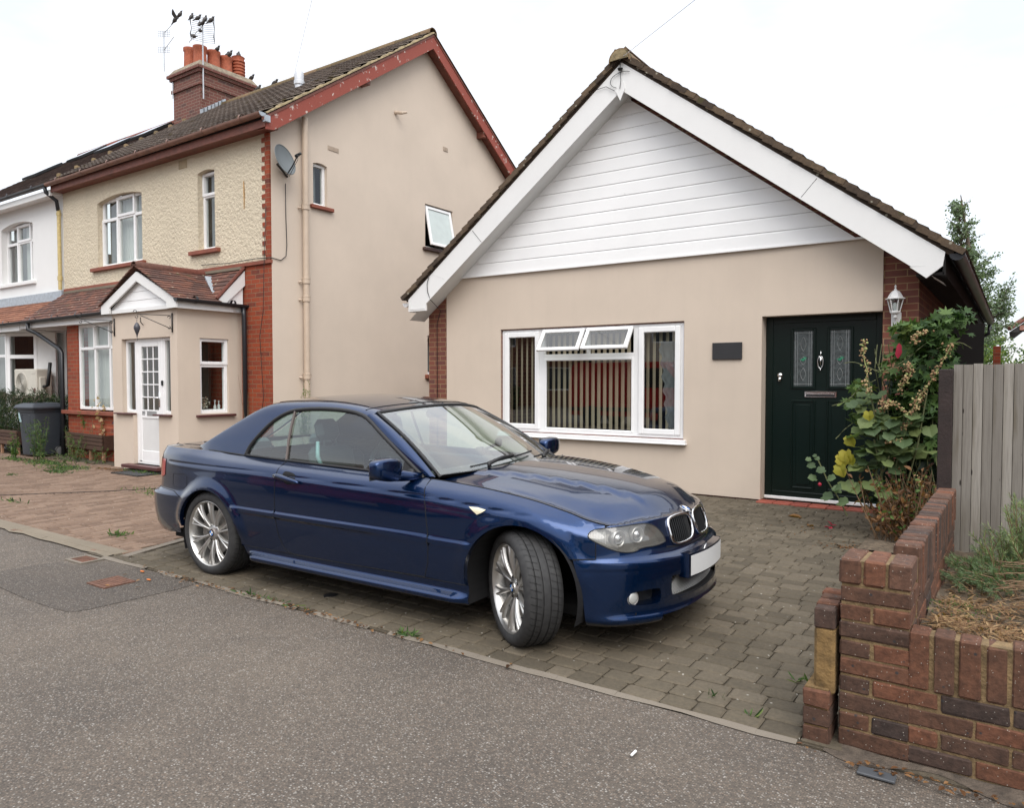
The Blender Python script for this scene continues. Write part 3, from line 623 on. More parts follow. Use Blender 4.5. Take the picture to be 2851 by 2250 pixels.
    sill(W_, plane_map('y', 9.078, -1), -6.47, .665, -3.51, .712, .055, M['white']); sill(W_, plane_map('y', 9.078, -1), -6.47, .648, -3.50, .668, .075, M['white'])
    # vertical blind, room behind
    m = MB(); random.seed(4)
    bl = []
    for k in range(31):
        x = -6.36+k*.093; wv = .036 if -5.7 < x < -4.2 else .030; an = random.uniform(-.05, .05)
        m.add([(x-wv, 9.25+.02, .80), (x+wv, 9.25-.02+an*.1, .80), (x+wv, 9.25-.02, 2.14), (x-wv, 9.25+.02, 2.14)], [(0, 1, 2, 3)])
    m.fixn = False; m.build('vertical_blind', plain('beige_blind', (.62, .53, .38), .8, var=.05), W_)
    m = MB(); m.grid(lambda u, v: (-3.93+.10*v*0+.26*(1-v)*0+lerp(-.02, .30, u)+.02*sin(v*40)*(1-u)+.12*(1-v)*(1-u), 9.22+.01*sin(u*20), lerp(.85, 2.0, v)), 14, 40); m.build('lace_curtain', M['curtain_d'], W_, smooth=True)
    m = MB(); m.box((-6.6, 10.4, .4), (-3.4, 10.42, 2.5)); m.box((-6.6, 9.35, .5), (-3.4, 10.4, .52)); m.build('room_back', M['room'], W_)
    # door
    D = plane_map('y', 9.25, -1); gm = plain('dark_green_door', (.0020, .0085, .0065), .30, var=.1, vs_=40, spec=.35)
    m = MB(); ring(m, D, -2.56, .05, -1.25, 2.26, .085, -.06, .0, .006); fr_ = m.build('door_frame', gm, B)
    m = MB(); ubox(m, D, -2.475, .07, -.05, -1.335, 2.175, -.012); 
    for x0, x1, z0, z1 in ((-2.27, -1.98, 1.38, 2.11), (-1.86, -1.57, 1.38, 2.11)): ring(m, D, x0, z0, x1, z1, .035, -.012, .004, .008)
    for x0, x1 in ((-2.26, -1.98), (-1.86, -1.58)):
        ring(m, D, x0, .17, x1, 1.25, .028, -.02, -.002, .01); ubox(m, D, x0+.055, .225, -.02, x1-.055, 1.195, -.004, .012)
    door = m.build('door', gm, B)
    for x0, x1 in ((-2.235, -2.015), (-1.825, -1.605)):
        m = MB(); m.add([D(x0, 1.415, -.008), D(x1, 1.415, -.008), D(x1, 2.075, -.008), D(x0, 2.075, -.008)], [(0, 1, 2, 3)]); pn = m.build('glass_pane', plain('leaded_glass', (.055, .065, .065), .25, var=.5, vs_=26, bmp=.5, bsc=70), door)
        m = MB(); cx = (x0+x1)/2
        for x in (x0+.02, x1-.02, x0+.045, x1-.045): m.tube([D(x, 1.42, -.005), D(x, 2.07, -.005)], .0022, 4)
        for z in (1.44, 2.05): m.tube([D(x0+.005, z, -.005), D(x1-.005, z, -.005)], .0022, 4)
        for zc, hh in ((1.56, .075), (1.72, .05), (1.92, .085)):
            for s_ in (-1, 1): m.tube([D(cx+s_*.03*sin(pi*t), zc-hh+2*hh*t, -.005) for t in np.linspace(0, 1, 9)], .0022, 4)
        m.build('leading', plain('lead_came', (.38, .40, .40), .4, .5), pn)
        m = MB(); m.add([D(cx-.045, 1.735, -.004), D(cx, 1.715, -.004), D(cx+.045, 1.75, -.004), D(cx+.01, 1.77, -.004), D(cx, 1.745, -.004)], [(0, 1, 2, 3, 4)]); m.build('green_leaf_glass', plain('green_glass', (.03, .22, .12), .2), pn)
    m = MB(); ubox(m, D, -2.105, 1.285, -.012, -1.745, 1.355, .004, .004); ubox(m, D, -2.09, 1.325, .0, -1.76, 1.345, .016, .006); lb = m.build('letter_plate', M['chrome'], door)
    m = MB(); ubox(m, D, -2.085, 1.292, .002, -1.765, 1.318, .006); m.build('letter_flap', M['room'], lb)
    m = MB(); m.tube([D(-1.925, 1.84, .0), D(-1.925, 1.76, .004)], [.005, .010], 8); m.tube([D(-1.925+.030*sin(t), 1.70+.075*cos(t)-.0, .018) for t in np.linspace(.35, 2*pi-.35, 18)], .006, 6); m.tube([D(-1.925, 1.62, .016), D(-1.925, 1.60, .016)], .008, 6); m.tube([D(-1.925, 1.77, .008), D(-1.925, 1.66, .012)], [.014, .005], 8); m.build('knocker', M['chrome'], door, smooth=True)
    m = MB(); m.lathe([(.034, 0), (.032, .012), (.012, .018), (.0005, .02)], 20, D(-2.395, 1.545, -.012), ax=1, R=Matrix.Scale(-1, 3, (0, 1, 0))); m.tube([D(-2.395, 1.52, .0), D(-2.395, 1.475, .004)], [.024, .02], 10); m.build('lock', M['chrome'], door, smooth=True)
    m = MB(); ubox(m, D, -2.56, .035, -.08, -1.25, .07, .03, .004); m.build('threshold', M['white'], fr_)
    # tiled step
    m = MB(); random.seed(3); x = -2.58
    while x < -1.0:
        m.bbox((x+.004, 8.93, -.02), (x+.196, 9.14, .030+random.uniform(-.001, .001)), .006, t=random.random()); x += .20
    m.build('tiled_step', tintmat('quarry_tile', [(0, (.26, .055, .035)), (1, (.36, .085, .05))], .5, 20, .3, .2), B)
    # slate plaque
    m = MB(); m.bbox((-3.17, 9.052, 1.745), (-2.80, 9.079, 1.955), .004); m.build('slate_plaque', plain('slate', (.022, .022, .024), .55), B)
    # wall lantern
    Lx, Ly = -1.115, 8.99
    lw = MB(); wm = M['white_paint']
    lw.lathe([(.0005, 2.53), (.008, 2.515), (.011, 2.505), (.006, 2.49), (.012, 2.478), (.016, 2.465)], 10, (Lx, Ly, 0)); lw.lathe([(.017, 2.466), (.040, 2.452), (.062, 2.420), (.078, 2.385), (.098, 2.378), (.098, 2.370), (.02, 2.366)], 6, (Lx, Ly, 0))
    for k in range(6):
        a = 2*pi*k/6; lw.tube([(Lx+.078*cos(a), Ly+.078*sin(a), 2.372), (Lx+.046*cos(a), Ly+.046*sin(a), 2.235)], .0055, 5)
    lw.lathe([(.050, 2.240), (.052, 2.228), (.044, 2.215), (.018, 2.205), (.018, 2.17), (.004, 2.165)], 6, (Lx, Ly, 0)); lw.tube([(Lx, Ly, 2.19), (Lx, 9.04, 2.175), (Lx, 9.09, 2.15)], .014, 8); lw.bbox((Lx-.05, 9.078, 2.06), (Lx+.05, 9.1, 2.235), .008)
    lw.tube([(Lx, 9.05, 2.16), (Lx+.02, 9.04, 2.11), (Lx, 9.03, 2.085)], .007, 6)
    lan = tag(lw.build('wall_lantern', M['white_paint'], None, smooth=True, angle=30, origin=(Lx, 9.08, 2.06)), 'white six sided lantern fixed to the brick pier right of the green door', 'lantern')
    m = MB(); m.lathe([(.074, 2.368), (.043, 2.240)], 6, (Lx, Ly, 0)); m.build('lantern_glass', M['glass'], lan); m = MB(); m.lathe([(.0005, 2.34), (.022, 2.325), (.028, 2.30), (.016, 2.255), (.016, 2.24)], 14, (Lx, Ly, 0)); m.build('bulb', plain('frosted_bulb', (.75, .75, .73), .4), lan, smooth=True)
    return B
bungalow = build_bungalow()
# ---------------------------------------------------------------- two storey house on the left, its porch and bay
EY0, RY, RZ, EZ_ = 7.36, 11.37, 8.36, 5.60     # eaves Y, ridge Y, ridge Z, eaves Z
def build_left():
    H = thing('semi_detached_house', 'two storey house with cream roughcast front, beige side wall and dark tiled roof', 'house', (-13.4, 7.63, 0))
    F = plane_map('y', 7.63, -1); sl = (RZ-EZ_)/(RY-EY0)
    zw = lambda y: EZ_-.02+(y-EY0)*sl-.10
    wall('ground_wall', M['brick_o'], H, F, rect(-16.85, 0, -9.94, 3.40), [rect(-14.9, .9, -13.0, 2.5)], .2)
    F2 = plane_map('y', 7.612, -1)
    wall('roughcast_wall', M['pebble'], H, F2, rect(-16.85, 3.42, -10.06, 5.46), [archrect(-15.41, 3.77, -13.75, 5.14, .09), archrect(-11.93, 3.77, -11.43, 5.14, .04)], .12)
    wall('upper_wall', M['brick_o'], H, F, rect(-16.85, 3.40, -9.94, 5.46), [rect(-15.5, 3.7, -13.7, 5.2), rect(-12.0, 3.7, -11.4, 5.2)], .15)
    # toothed brick quoin
    m = MB(); z = 3.44; k = 0
    random.seed(8)
    while z < 5.44:
        w = (.11, .185)[k % 2]+random.uniform(-.008, .008); m.box((-9.945-w, 7.598, z), (-9.943, 7.64, min(z+.0745, 5.45)), None); z += .075; k += 1
    m.build('brick_quoin', M['brick_o'], H)
    m = MB(); m.box((-16.85, 7.59, 3.375), (-9.93, 7.64, 3.43)); m.build('string_course', M['sill_red'], H)
    S = plane_map('x', -9.94, 1)
    yb = RY*2-7.63
    wall('side_wall', M['beige_old'], H, S, [(7.63, 0), (yb, 0), (yb, 5.5), (RY, RZ-.12), (7.63, zw(7.63))], [archrect(8.49, 4.48, 8.80, 5.21, .03), rect(11.36, 4.18, 12.24, 5.06), rect(11.42, 1.6, 12.1, 2.4)], .12)
    K = plane_map('y', yb, 1); wall('back_wall', M['beige_old'], H, K, rect(-16.85, 0, -9.94, 5.5), [], .2)
    # front windows
    pf = plane_map('y', 7.63+.085, -1)
    w1 = window(H, pf, -15.41, 3.77, -13.75, 5.12, 0, (.36, .72), .06, trans=.70, sash=((.345, .705, .74, 1.0), (.0, .0, .37, .71)), curtain=((.0, .22, M['curtain_d']), (.22, .74, M['curtain']), (.78, 1, M['curtain_d'])))
    w2 = window(H, pf, -11.93, 3.77, -11.43, 5.12, 0, (), .055, trans=.70, sash=((0, .70, 1, 1),), curtain=((.05, .95, M['curtain_d']),))
    sill(w1, F2, -15.62, 3.685, -13.62, 3.755, .07, M['sill_red']); sill(w2, F2, -12.14, 3.685, -11.28, 3.755, .07, M['sill_red'])
    m = MB(); ubox(m, F2, -12.49, 5.27, -.01, -12.24, 5.42, .012, .004)
    for i in range(5): ubox(m, F2, -12.47, 5.285+i*.026, .0, -12.26, 5.297+i*.026, .018)
    m.build('air_brick', plain('vent_clay', (.42, .34, .22), .8), H)
    m = MB(); m.add([(-10.62, 7.604, 4.78), (-10.60, 7.604, 4.78), (-10.59, 7.604, 4.55), (-10.60, 7.604, 4.32), (-10.615, 7.604, 4.32), (-10.62, 7.604, 4.6)], [tuple(range(6))]); m.build('rust_streak', plain('rust_streak', (.42, .22, .06), .9, var=.3, vs_=40), H)
    # side windows
    ps = plane_map('x', -9.94-.06, 1)
    s1 = window(H, ps, 8.49, 4.48, 8.80, 5.20, 0, (), .05, curtain=((.05, .75, M['curtain_d']),)); sill(s1, S, 8.42, 4.415, 8.91, 4.475, .06, M['sill_red'])
    s2 = MB(); ring(s2, ps, 11.36, 4.18, 12.24, 5.06, .045, -.06, 0); s2 = s2.build('window', M['white'], H)
    Rm = Matrix.Translation((-9.99, 0, 5.03)) @ Matrix.Rotation(radians(-11), 4, 'Y')
    class T:
        def __matmul__(s, v): return Rm @ Vector(v)
    m = MB(); fw = .06
    for a, b_ in (((-.01, 11.40, -.82), (.03, 11.40+fw, 0)), ((-.01, 12.20-fw, -.82), (.03, 12.20, 0)), ((-.008, 11.40+fw, -.82), (.028, 12.20-fw, -.82+fw)), ((-.008, 11.40+fw, -fw), (.028, 12.20-fw, 0))): m.bbox(a, b_, .006, R=T())
    sa = m.build('open_sash', M['white'], s2); m = MB(); m.add([Rm @ Vector(p) for p in ((.01, 11.46, -.76), (.01, 12.14, -.76), (.01, 12.14, -.06), (.01, 11.46, -.06))], [(0, 1, 2, 3)]); m.build('frosted_pane', plain('frosted_glass', (.50, .56, .54), .35, coat=.4, var=.06), sa)
    sill(s2, S, 11.28, 4.12, 12.32, 4.175, .07, plain('dark_tile_sill', (.06, .03, .025), .5))
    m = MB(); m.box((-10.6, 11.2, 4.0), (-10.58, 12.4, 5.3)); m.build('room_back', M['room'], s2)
    s3 = window(H, ps, 11.42, 1.6, 12.1, 2.4, .0, (), .05, curtain=((.0, 1, M['curtain_d']),)); sill(s3, S, 11.34, 1.52, 12.15, 1.60, .07, M['sill_red'])
    m = MB(); 
    for (y0, z0, y1, z1) in ((8.82, 5.485, 9.07, 5.565), (11.93, 6.26, 12.08, 6.35)):
        ubox(m, S, y0, z0, -.01, y1, z1, .008, .003)
        for i in range(1, 8): ubox(m, S, lerp(y0, y1, i/8)-.006, z0+.01, 0, lerp(y0, y1, i/8)+.006, z1-.01, .013)
        m.build('wall_vent', plain('painted_vent', (.40, .32, .25), .8), H); m = MB()
    m.tube([(-9.94, 10.50, 6.62), (-9.80, 10.55, 6.60), (-9.74, 10.62, 6.62)], [.035, .03, .02], 8); m.build('overflow_pipe', M['cream_pipe'], H)
    # soil pipe on the side wall
    px, py = -9.86, 8.26; m = MB(); m.tube([(px, py, 0), (px, py, 5.86)], .052, 14)
    for z in (1.55, 2.85, 3.15, 4.38): m.lathe([(.054, -.05), (.066, -.045), (.066, .045), (.054, .05)], 14, (px, py, z)); m.lathe([(.070, .030), (.070, .045)], 14, (px, py, z)); m.tube([(px-.03, py-.07, z-.02), (px-.07, py-.10, z-.02)], .016, 6)
    m.build('soil_pipe', M['cream_pipe'], H, smooth=True, angle=40)
    # barge boards, verge
    XO = -9.71
    for sg in (1, -1):
        Y = lambda t: RY-sg*t   # t = distance from the ridge
        tE = RY-EY0
        m = MB(); m.prism([(Y(0), RZ-.03), (Y(tE-.02), EZ_-.03+.02*sl), (Y(tE-.02), EZ_-.20), (Y(tE-.16), EZ_-.20+.02), (Y(0), RZ-.27)], 0, XO-.03, XO+sg*.001); m.build('barge_board', M['peel'], H)
        m = MB(); m.prism([(Y(0), RZ+.015), (Y(tE+.05), EZ_+.0-.03), (Y(tE+.05), EZ_-.045-.03), (Y(0), RZ-.03)], 0, XO-.02, XO+.012+sg*.001); m.build('verge_batten', M['redwood'], H)
        m = MB(); m.add([(-9.94, Y(0), RZ-.22), (-9.94, Y(tE), EZ_-.20), (XO-.02, Y(tE), EZ_-.20), (XO-.02, Y(0), RZ-.22)], [(0, 1, 2, 3)]); m.build('verge_soffit', M['redwood'], H)
        m = MB(); random.seed(7); n = 60
        def vg(u, v):
            t = tE*u; a = v*pi; r = .040+.010*sin(u*63)+.006*sin(u*151)
            return (XO+.015-r*(1-cos(a))*1.6+.02, Y(t), RZ+.03-t*sl+r*sin(a)*.9-.005)
        m.grid(vg, n*2, 6); m.build('verge_mortar', M['moss'], H, smooth=True)
        m = MB(); m.bbox((-9.95, Y(tE*.44)-.05, RZ-.33-tE*.44*sl), (XO-.03, Y(tE*.44)+.05, RZ-.20-tE*.44*sl), .005); m.build('purlin_end', M['redwood'], H)
    # eaves
    m = MB(); m.box((-16.85, 7.38, 5.46), (-9.75, 7.63, 5.49)); m.build('soffit', M['redwood'], H)
    m = MB(); m.box((-16.85, 7.37, 5.44), (-9.73, 7.40, 5.60)); m.build('fascia', M['redwood'], H)
    gutter('gutter', H, (-9.70, 7.30, 5.635), (-16.85, 7.30, 5.60), .062, M['gutter_brown'], brackets=7)
    m = MB(); m.box((-9.73, 7.33, 5.50), (-9.66, 7.42, 5.60)); m.lathe([(.064, 0), (.0005, .003)], 12, (-9.70, 7.30, 5.635), ax=0, a0=pi, a1=2*pi); m.build('gutter_end', M['lead'], H)
    # roof: profiled concrete tiles
    L = hypot(RY-EY0, RZ-EZ_); n = 19; V_ = (0, RY-EY0, RZ-EZ_)
    pr = lambda q: .006*(.5+.5*cos(q*4*pi))
    tiles('roof', M['tile_dark'], H, (-16.75, EY0-.03, EZ_+.055), (1, 0, 0), V_, 23, n, .302, L/n, .014, .032, prof=pr, half=False, lap=1.2, jit=.003)
    tiles('roof', M['tile_dark'], H, (-16.75, 2*RY-EY0+.03, EZ_+.055), (1, 0, 0), (0, -(RY-EY0), RZ-EZ_), 23, n, .302, L/n, .014, .026, lap=1.2, half=False)
    m = MB(); m.prism([(EY0, EZ_), (RY, RZ), (2*RY-EY0, EZ_), (2*RY-EY0, EZ_-.04), (RY, RZ-.05), (EY0, EZ_-.04)], 0, -16.84, XO-.05); m.build('roof_deck', M['darkwood'], H)
    ridge('ridge_tiles', M['ridge_moss'], H, (XO, RY, RZ+.055), (-16.84, RY, RZ+.055), .115, .45, drop=.03)
    # flue
    fl = MB(); fx, fy = -11.13, 9.2; z0 = EZ_+(fy-EY0)*sl
    fl.tube([(fx, fy, z0-.1), (fx, fy, 6.98)], .078, 16); fl.lathe([(.078, 6.98), (.098, 6.99), (.098, 7.05), (.086, 7.06), (.086, 7.19), (.07, 7.23), (.0005, 7.24)], 18, (fx, fy, 0))
    f = fl.build('roof_flue', plain('galvanised_metal', (.55, .57, .60), .5, .2, var=.1), H, smooth=True, angle=40)
    for i in range(5):
        m = MB(); m.lathe([(.068, 7.115+i*.018), (.072, 7.12+i*.018), (.068, 7.125+i*.018)], 16, (fx, fy, 0)); 
    m.build('flue_louvre', M['white'], f)
    nv = Vector((0, -(RZ-EZ_), RY-EY0)).normalized(); uv = Vector(V_).normalized(); c = Vector((fx, fy, z0+.09)); m = MB()
    q = [c+Vector((a, 0, 0))+uv*b_ for a, b_ in ((-.28, -.40), (.28, -.40), (.28, .30), (-.28, .30))]; m.add(q+[p-nv*.02 for p in q], [(0, 1, 2, 3), (0, 4, 5, 1), (1, 5, 6, 2), (2, 6, 7, 3), (3, 7, 4, 0)]); m.build('flue_slate', M['lead'], f)
    # cable along the wall
    m = MB(); m.tube([(-9.92, 7.90, 4.70), (-9.925, 7.905, 4.2), (-9.925, 7.92, 3.7), (-9.925, 7.90, 3.52), (-9.925, 7.80, 3.44), (-9.93, 7.60, 3.46), (-10.3, 7.58, 3.47), (-11.0, 7.58, 3.46), (-11.8, 7.58, 3.50)], .007, 5); m.tube([(-10.0, 7.575, 4.3), (-10.05, 7.575, 3.6), (-10.1, 7.575, 2.6), (-10.2, 7.58, 2.2), (-10.12, 7.58, 1.2), (-10.18, 7.58, .9)], .005, 5); m.build('wall_cable', M['black'], H, smooth=True)
    # lean-to roof over bay and front
    lz0, lz1, ly0, ly1 = 2.68, 3.34, 6.72, 7.61; lv = (0, ly1-ly0, lz1-lz0); LL = hypot(ly1-ly0, lz1-lz0); nv = 10
    RX = -10.66
    def keep(u, v):
        x = -16.8+u; y = ly0+(ly1-ly0)*v/LL; z = lz0+(lz1-lz0)*v/LL
        zr = 3.34-abs(x+11.73)*(.70/1.13)      # porch roof height here
        if abs(x+11.73) < 1.15 and z < zr: return False
        if x > -11.9: return False
        return True
    tiles('bay_roof', M['tile_clay'], H, (-16.8, ly0, lz0), (1, 0, 0), lv, int((RX+16.8)/.166), nv, .166, LL/nv, .012, .014, keep=keep, lap=1.5, seed=4)
    vy = lambda x: 7.5-(x+11.48)/2.35      # valley between porch roof and the short slope on its right
    tiles('side_roof', M['tile_clay'], H, (-11.66, 7.13, 2.815), (1, 0, 0), (0, .49, .53), 6, 7, .1667, .722/7, .012, .014, keep=lambda u, v: 7.13+.49*v/.722 > vy(-11.66+u)-.03, lap=1.4, seed=5)
    m = MB(); m.add([(-11.6, 7.60, 3.30), (RX, 7.60, 3.30), (RX, 7.13, 2.79)], [(0, 1, 2)]); m.build('side_roof_deck', M['darkwood'], H)
    m = MB(); m.box((-16.8, 7.56, 3.325), (RX, 7.625, 3.372)); m.build('flashing', M['conc_y'], H)
    m = MB(); m.prism([(7.62, 3.30), (7.62, 3.06), (7.13, 2.62), (7.13, 2.80)], 0, RX, RX+.03); m.build('verge_board', M['white_paint'], H)
    m = MB(); m.prism([(7.60, 2.62), (7.60, 3.06), (7.13, 2.66), (7.13, 2.62)], 0, RX-.03, RX-.005); m.build('verge_infill', M['clad'], H)
    m = MB(); m.add([(RX-.01, 7.62, 3.36), (RX-.01, 7.13, 2.80), (RX+.04, 7.13, 2.80), (RX+.04, 7.62, 3.34)], [(0, 1, 2, 3)]); m.tube([(RX+.02, 7.62, 3.36), (RX+.02, 7.10, 2.80)], .03, 6); m.build('verge_tiles', M['ridge_red'], H)
    # bay
    m = MB(); m.box((-15.22, 6.90, 0), (-14.80, 7.62, 2.60)); m.box((-14.80, 6.902, 0), (-12.7, 6.99, .84)); m.build('bay_wall', M['brick_o'], H)
    pb = plane_map('y', 6.92, -1)
    bw = window(H, pb, -14.80, .93, -12.72, 2.53, 0, (.29, .55, .78), .055, trans=.72, sash=((.275, .715, .56, 1.0),), curtain=((.02, .98, M['curtain']),), glass=M['glass']); sill(bw, plane_map('y', 6.90, -1), -15.34, .835, -12.70, .905, .08, M['sill_red'])
    m = MB(); m.box((-16.85, 6.74, 2.53), (-12.75, 6.77, 2.66)); m.build('bay_fascia', M['white_paint'], H); m = MB(); m.box((-16.85, 6.77, 2.535), (-12.75, 7.6, 2.55)); m.build('bay_soffit', M['white_paint'], H)
    gutter('bay_gutter', H, (-12.9, 6.68, 2.70), (-16.6, 6.68, 2.67), .058, brackets=4)
    m = MB(); m.tube([(-16.35, 6.68, 2.62), (-16.35, 6.68, 2.50), (-16.2, 6.78, 2.42), (-15.45, 6.86, 2.10), (-15.36, 6.86, 2.02), (-15.36, 6.86, 0)], .04, 10); m.build('downpipe', M['gutter_black'], H, smooth=True)
    # porch
    px0, px1, py0 = -12.70, -10.75, 6.48; Pf = plane_map('y', py0, -1); Ps = plane_map('x', px1, 1); Pl = plane_map('x', px0, -1)
    wall('porch_wall', M['beige'], H, Pf, rect(px0, .0, px1, 2.64), [rect(-12.40, .94, -12.07, 2.17), rect(-12.07, .10, -11.26, 2.17), rect(-11.26, .94, -10.95, 2.17)] if False else [[(-12.40, .94), (-12.07, .94), (-12.07, .10), (-11.30, .10), (-11.30, .94), (-10.95, .94), (-10.95, 2.17), (-12.40, 2.17)]], .10)
    wall('porch_wall', M['beige'], H, Ps, rect(py0, 0, 7.63, 2.64), [rect(6.86, .945, 7.38, 2.16)], .10); wall('porch_wall', M['beige'], H, Pl, rect(py0, 0, 7.63, 2.64), [], .10)
    pd = plane_map('y', py0+.07, -1); ppm = plane_map('x', px1-.045, 1)
    for (a, b_) in ((-12.40, -12.07), (-11.27, -10.95)):
        w = window(H, pd, a, .94, b_, 2.17, 0, (), .05, room=False)
        sill(w, Pf, a-.19 if a < -12 else a-.12, .915, b_+.02 if a < -12 else b_+.04, .94, .06, M['maroon'])
    # front door of the porch
    m = MB(); ring(m, pd, -12.07, .10, -11.27, 2.17, .06, -.06, .006, .006); df = m.build('door_frame', M['white'], H)
    m = MB(); ring(m, pd, -12.01, .13, -11.33, 2.115, .085, -.045, .004, .008, fb=.20); ubox(m, pd, -11.93, .98, -.045, -11.41, 1.0, .004, .004); ubox(m, pd, -11.93, .86, -.04, -11.41, 1.0, .002, .004)
    dr = m.build('porch_door', M['white'], df)
    m = MB(); ubox(m, pd, -11.93, .33, -.03, -11.41, .86, -.010, .006); m.build('door_panel', plain('grey_white_panel', (.66, .66, .65), .4, var=.02), dr)
    m = MB(); m.add([pd(-11.93, 1.0, -.02), pd(-11.41, 1.0, -.02), pd(-11.41, 2.04, -.02), pd(-11.93, 2.04, -.02)], [(0, 1, 2, 3)]); m.build('pane', M['glass'], dr)
    m = MB()
    for i in (1, 2): ubox(m, pd, -11.93+.173*i-.009, 1.0, -.019, -11.93+.173*i+.009, 2.04, -.008)
    for i in (1, 2, 3, 4): ubox(m, pd, -11.93, 1.0+.208*i-.009, -.0185, -11.41, 1.0+.208*i+.009, -.0085)
    m.build('glazing_bars', M['white'], dr)
    m = MB(); ubox(m, pd, -11.76, .905, .0, -11.48, .98, .010, .003); m.build('letter_plate', plain('satin_metal', (.42, .42, .42), .35, .8), dr)
    m = MB(); m.tube([pd(-11.375, 1.30, .01), pd(-11.375, 1.05, .01)], .014, 6); m.tube([pd(-11.375, 1.20, .02), pd(-11.375, 1.20, .05), pd(-11.49, 1.20, .05)], .010, 8); m.build('door_handle', M['chrome'], dr, smooth=True)
    m = MB(); ubox(m, pd, -11.30, 1.40, .006, -11.265, 1.48, .03, .004); m.build('door_bell', M['black'], df)
    cu = bpy.data.curves.new('house_number', 'FONT'); cu.body = '89'; cu.size = .095; cu.extrude = .0015; cu.align_x = 'CENTER'
    nb = bpy.data.objects.new('house_number', cu); COL.objects.link(nb); nb.parent = dr; nb.rotation_euler = (pi/2, 0, 0); nb.location = Vector(pd(-11.865, .91, .0035))-wloc(dr); cu.materials.append(M['black']); bpy.context.view_layer.update(); me_ = bpy.data.meshes.new_from_object(nb.evaluated_get(bpy.context.evaluated_depsgraph_get())); lc_ = nb.location.copy(); bpy.data.objects.remove(nb); nb = bpy.data.objects.new('house_number', me_); COL.objects.link(nb); nb.parent = dr; nb.rotation_euler = (pi/2, 0, 0); nb.location = lc_
    m = MB(); m.bbox((-12.22, 6.34, .045), (-11.15, 6.56, .10), .006); m.build('door_step', M['maroon'], H)
    # inner wall seen through the porch, with door
    m = MB(); m.box((-11.35, 7.55, .2), (-10.9, 7.60, 2.1)); m.build('inner_brick', M['brick_o'], H)
    m = MB(); m.box((-12.3, 7.50, .1), (-11.5, 7.54, 2.1)); m.build('inner_door', plain('inner_door_dark', (.05, .06, .05), .5), H)
    # porch side window
    pw = window(H, ppm, 6.86, .945, 7.38, 2.16, 0, (), .055, trans=.64, sash=((0, .65, 1, 1),), room=False)
    sill(pw, Ps, 6.78, .895, 7.47, .93, .07, M['maroon'])
    # things on the inner sill
    random.seed(12)
    m = MB(); m.bbox((-10.98, 6.88, .99), (-10.84, 7.36, 1.01), .004); m.build('inner_sill', M['white'], pw)
    m = MB()
    for i in range(60):
        a, r_ = random.uniform(0, 2*pi), random.uniform(0, .09); c = Vector((-10.90+r_*.4*cos(a), 7.02+r_*1.1*sin(a), 1.10+random.uniform(-.07, .11))); m.lathe([(.001, .012), (.016, 0), (.001, -.012)], 5, c, t=random.random())
    m.build('flower_arrangement', tintmat('silk_flowers', [(0, (.12, .14, .06)), (.4, (.45, .40, .30)), (.7, (.6, .58, .52)), (1, (.35, .18, .12))], .8), pw)
    m = MB(); m.lathe([(.022, 1.01), (.025, 1.05), (.008, 1.09), (.010, 1.13), (.018, 1.16)], 12, (-10.88, 7.20, 0)); m.lathe([(.02, 1.01), (.022, 1.07), (.006, 1.10), (.012, 1.15)], 12, (-10.88, 7.27, 0)); m.build('glass_ornaments', plain('clear_ornament', (.55, .58, .58), .1, coat=1), pw, smooth=True)
    # gable
    yb_ = 6.38; PXc = -11.73
    m = MB(); z = 2.625
    for i, (za, zb) in enumerate(((2.625, 2.79), (2.79, 2.93), (2.93, 3.08))):
        wa, wb = 1.03-(za-2.625)*1.62*.98, 1.03-(zb-2.625)*1.62*.98
        m.add([(PXc-wa, 6.455, za+.004), (PXc+wa, 6.455, za+.004), (PXc+wb, 6.458, zb-.012), (PXc-wb, 6.458, zb-.012), (PXc+wb, 6.468, zb), (PXc-wb, 6.468, zb)], [(0, 1, 2, 3), (3, 2, 4, 5)]); m.box((PXc-wa, 6.455, za-.0), (PXc+wa, 6.47, za+.004))
    m.build('porch_gable', M['clad'], H)
    m = MB()
    for sg in (-1, 1):
        x = lambda d: PXc+sg*d
        m.prism([(x(0), 3.235), (x(1.125), 2.735), (x(1.125), 2.60), (x(.86), 2.60), (x(.86), 2.70), (x(0), 3.085)], 1, yb_-.002*(sg+1)/2, yb_+.03)
    m.box((PXc-.93, 6.425, 2.60), (PXc+.93, 6.45, 2.66)); m.build('porch_barge_board', M['white_paint'], H)
    m = MB(); m.box((-10.66, 6.41, 2.60), (-10.635, 7.40, 2.70)); m.box((-10.75, 6.41, 2.605), (-10.66, 7.62, 2.62)); m.box((-10.68, 7.40, 2.62), (-10.655, 7.62, 2.70)); m.build('porch_fascia', M['white_paint'], H)
    ps_ = (3.30-2.72)/1.16; PV = hypot(1.17, .61)
    for sg in (-1, 1):
        def kp(u, v, sg=sg):
            y = 6.36+u; d = 1.17*(1-v/PV); z = 3.33-d*.52
            if sg > 0: return y < 7.5-(PXc+d+11.48)/2.35+.06
            if y > 6.75: return z > 2.70+(y-6.72)*.742-.03
            return True
        tiles('porch_roof', M['tile_clay'], H, (PXc+sg*1.17, 6.345, 2.735), (0, 1, 0), (-sg*1.17, 0, .60), 8, 13, .160, PV/13, .012, .014, keep=kp, lap=1.5, seed=6+sg)
    m = MB(); m.prism([(PXc-1.15, 2.70), (PXc, 3.29), (PXc+1.15, 2.70)], 1, 6.50, 7.6); m.build('porch_roof_deck', M['darkwood'], H)
    ridge('porch_ridge', M['ridge_red'], H, (PXc, 6.34, 3.345), (PXc, 7.60, 3.345), .085, .42, drop=.03)
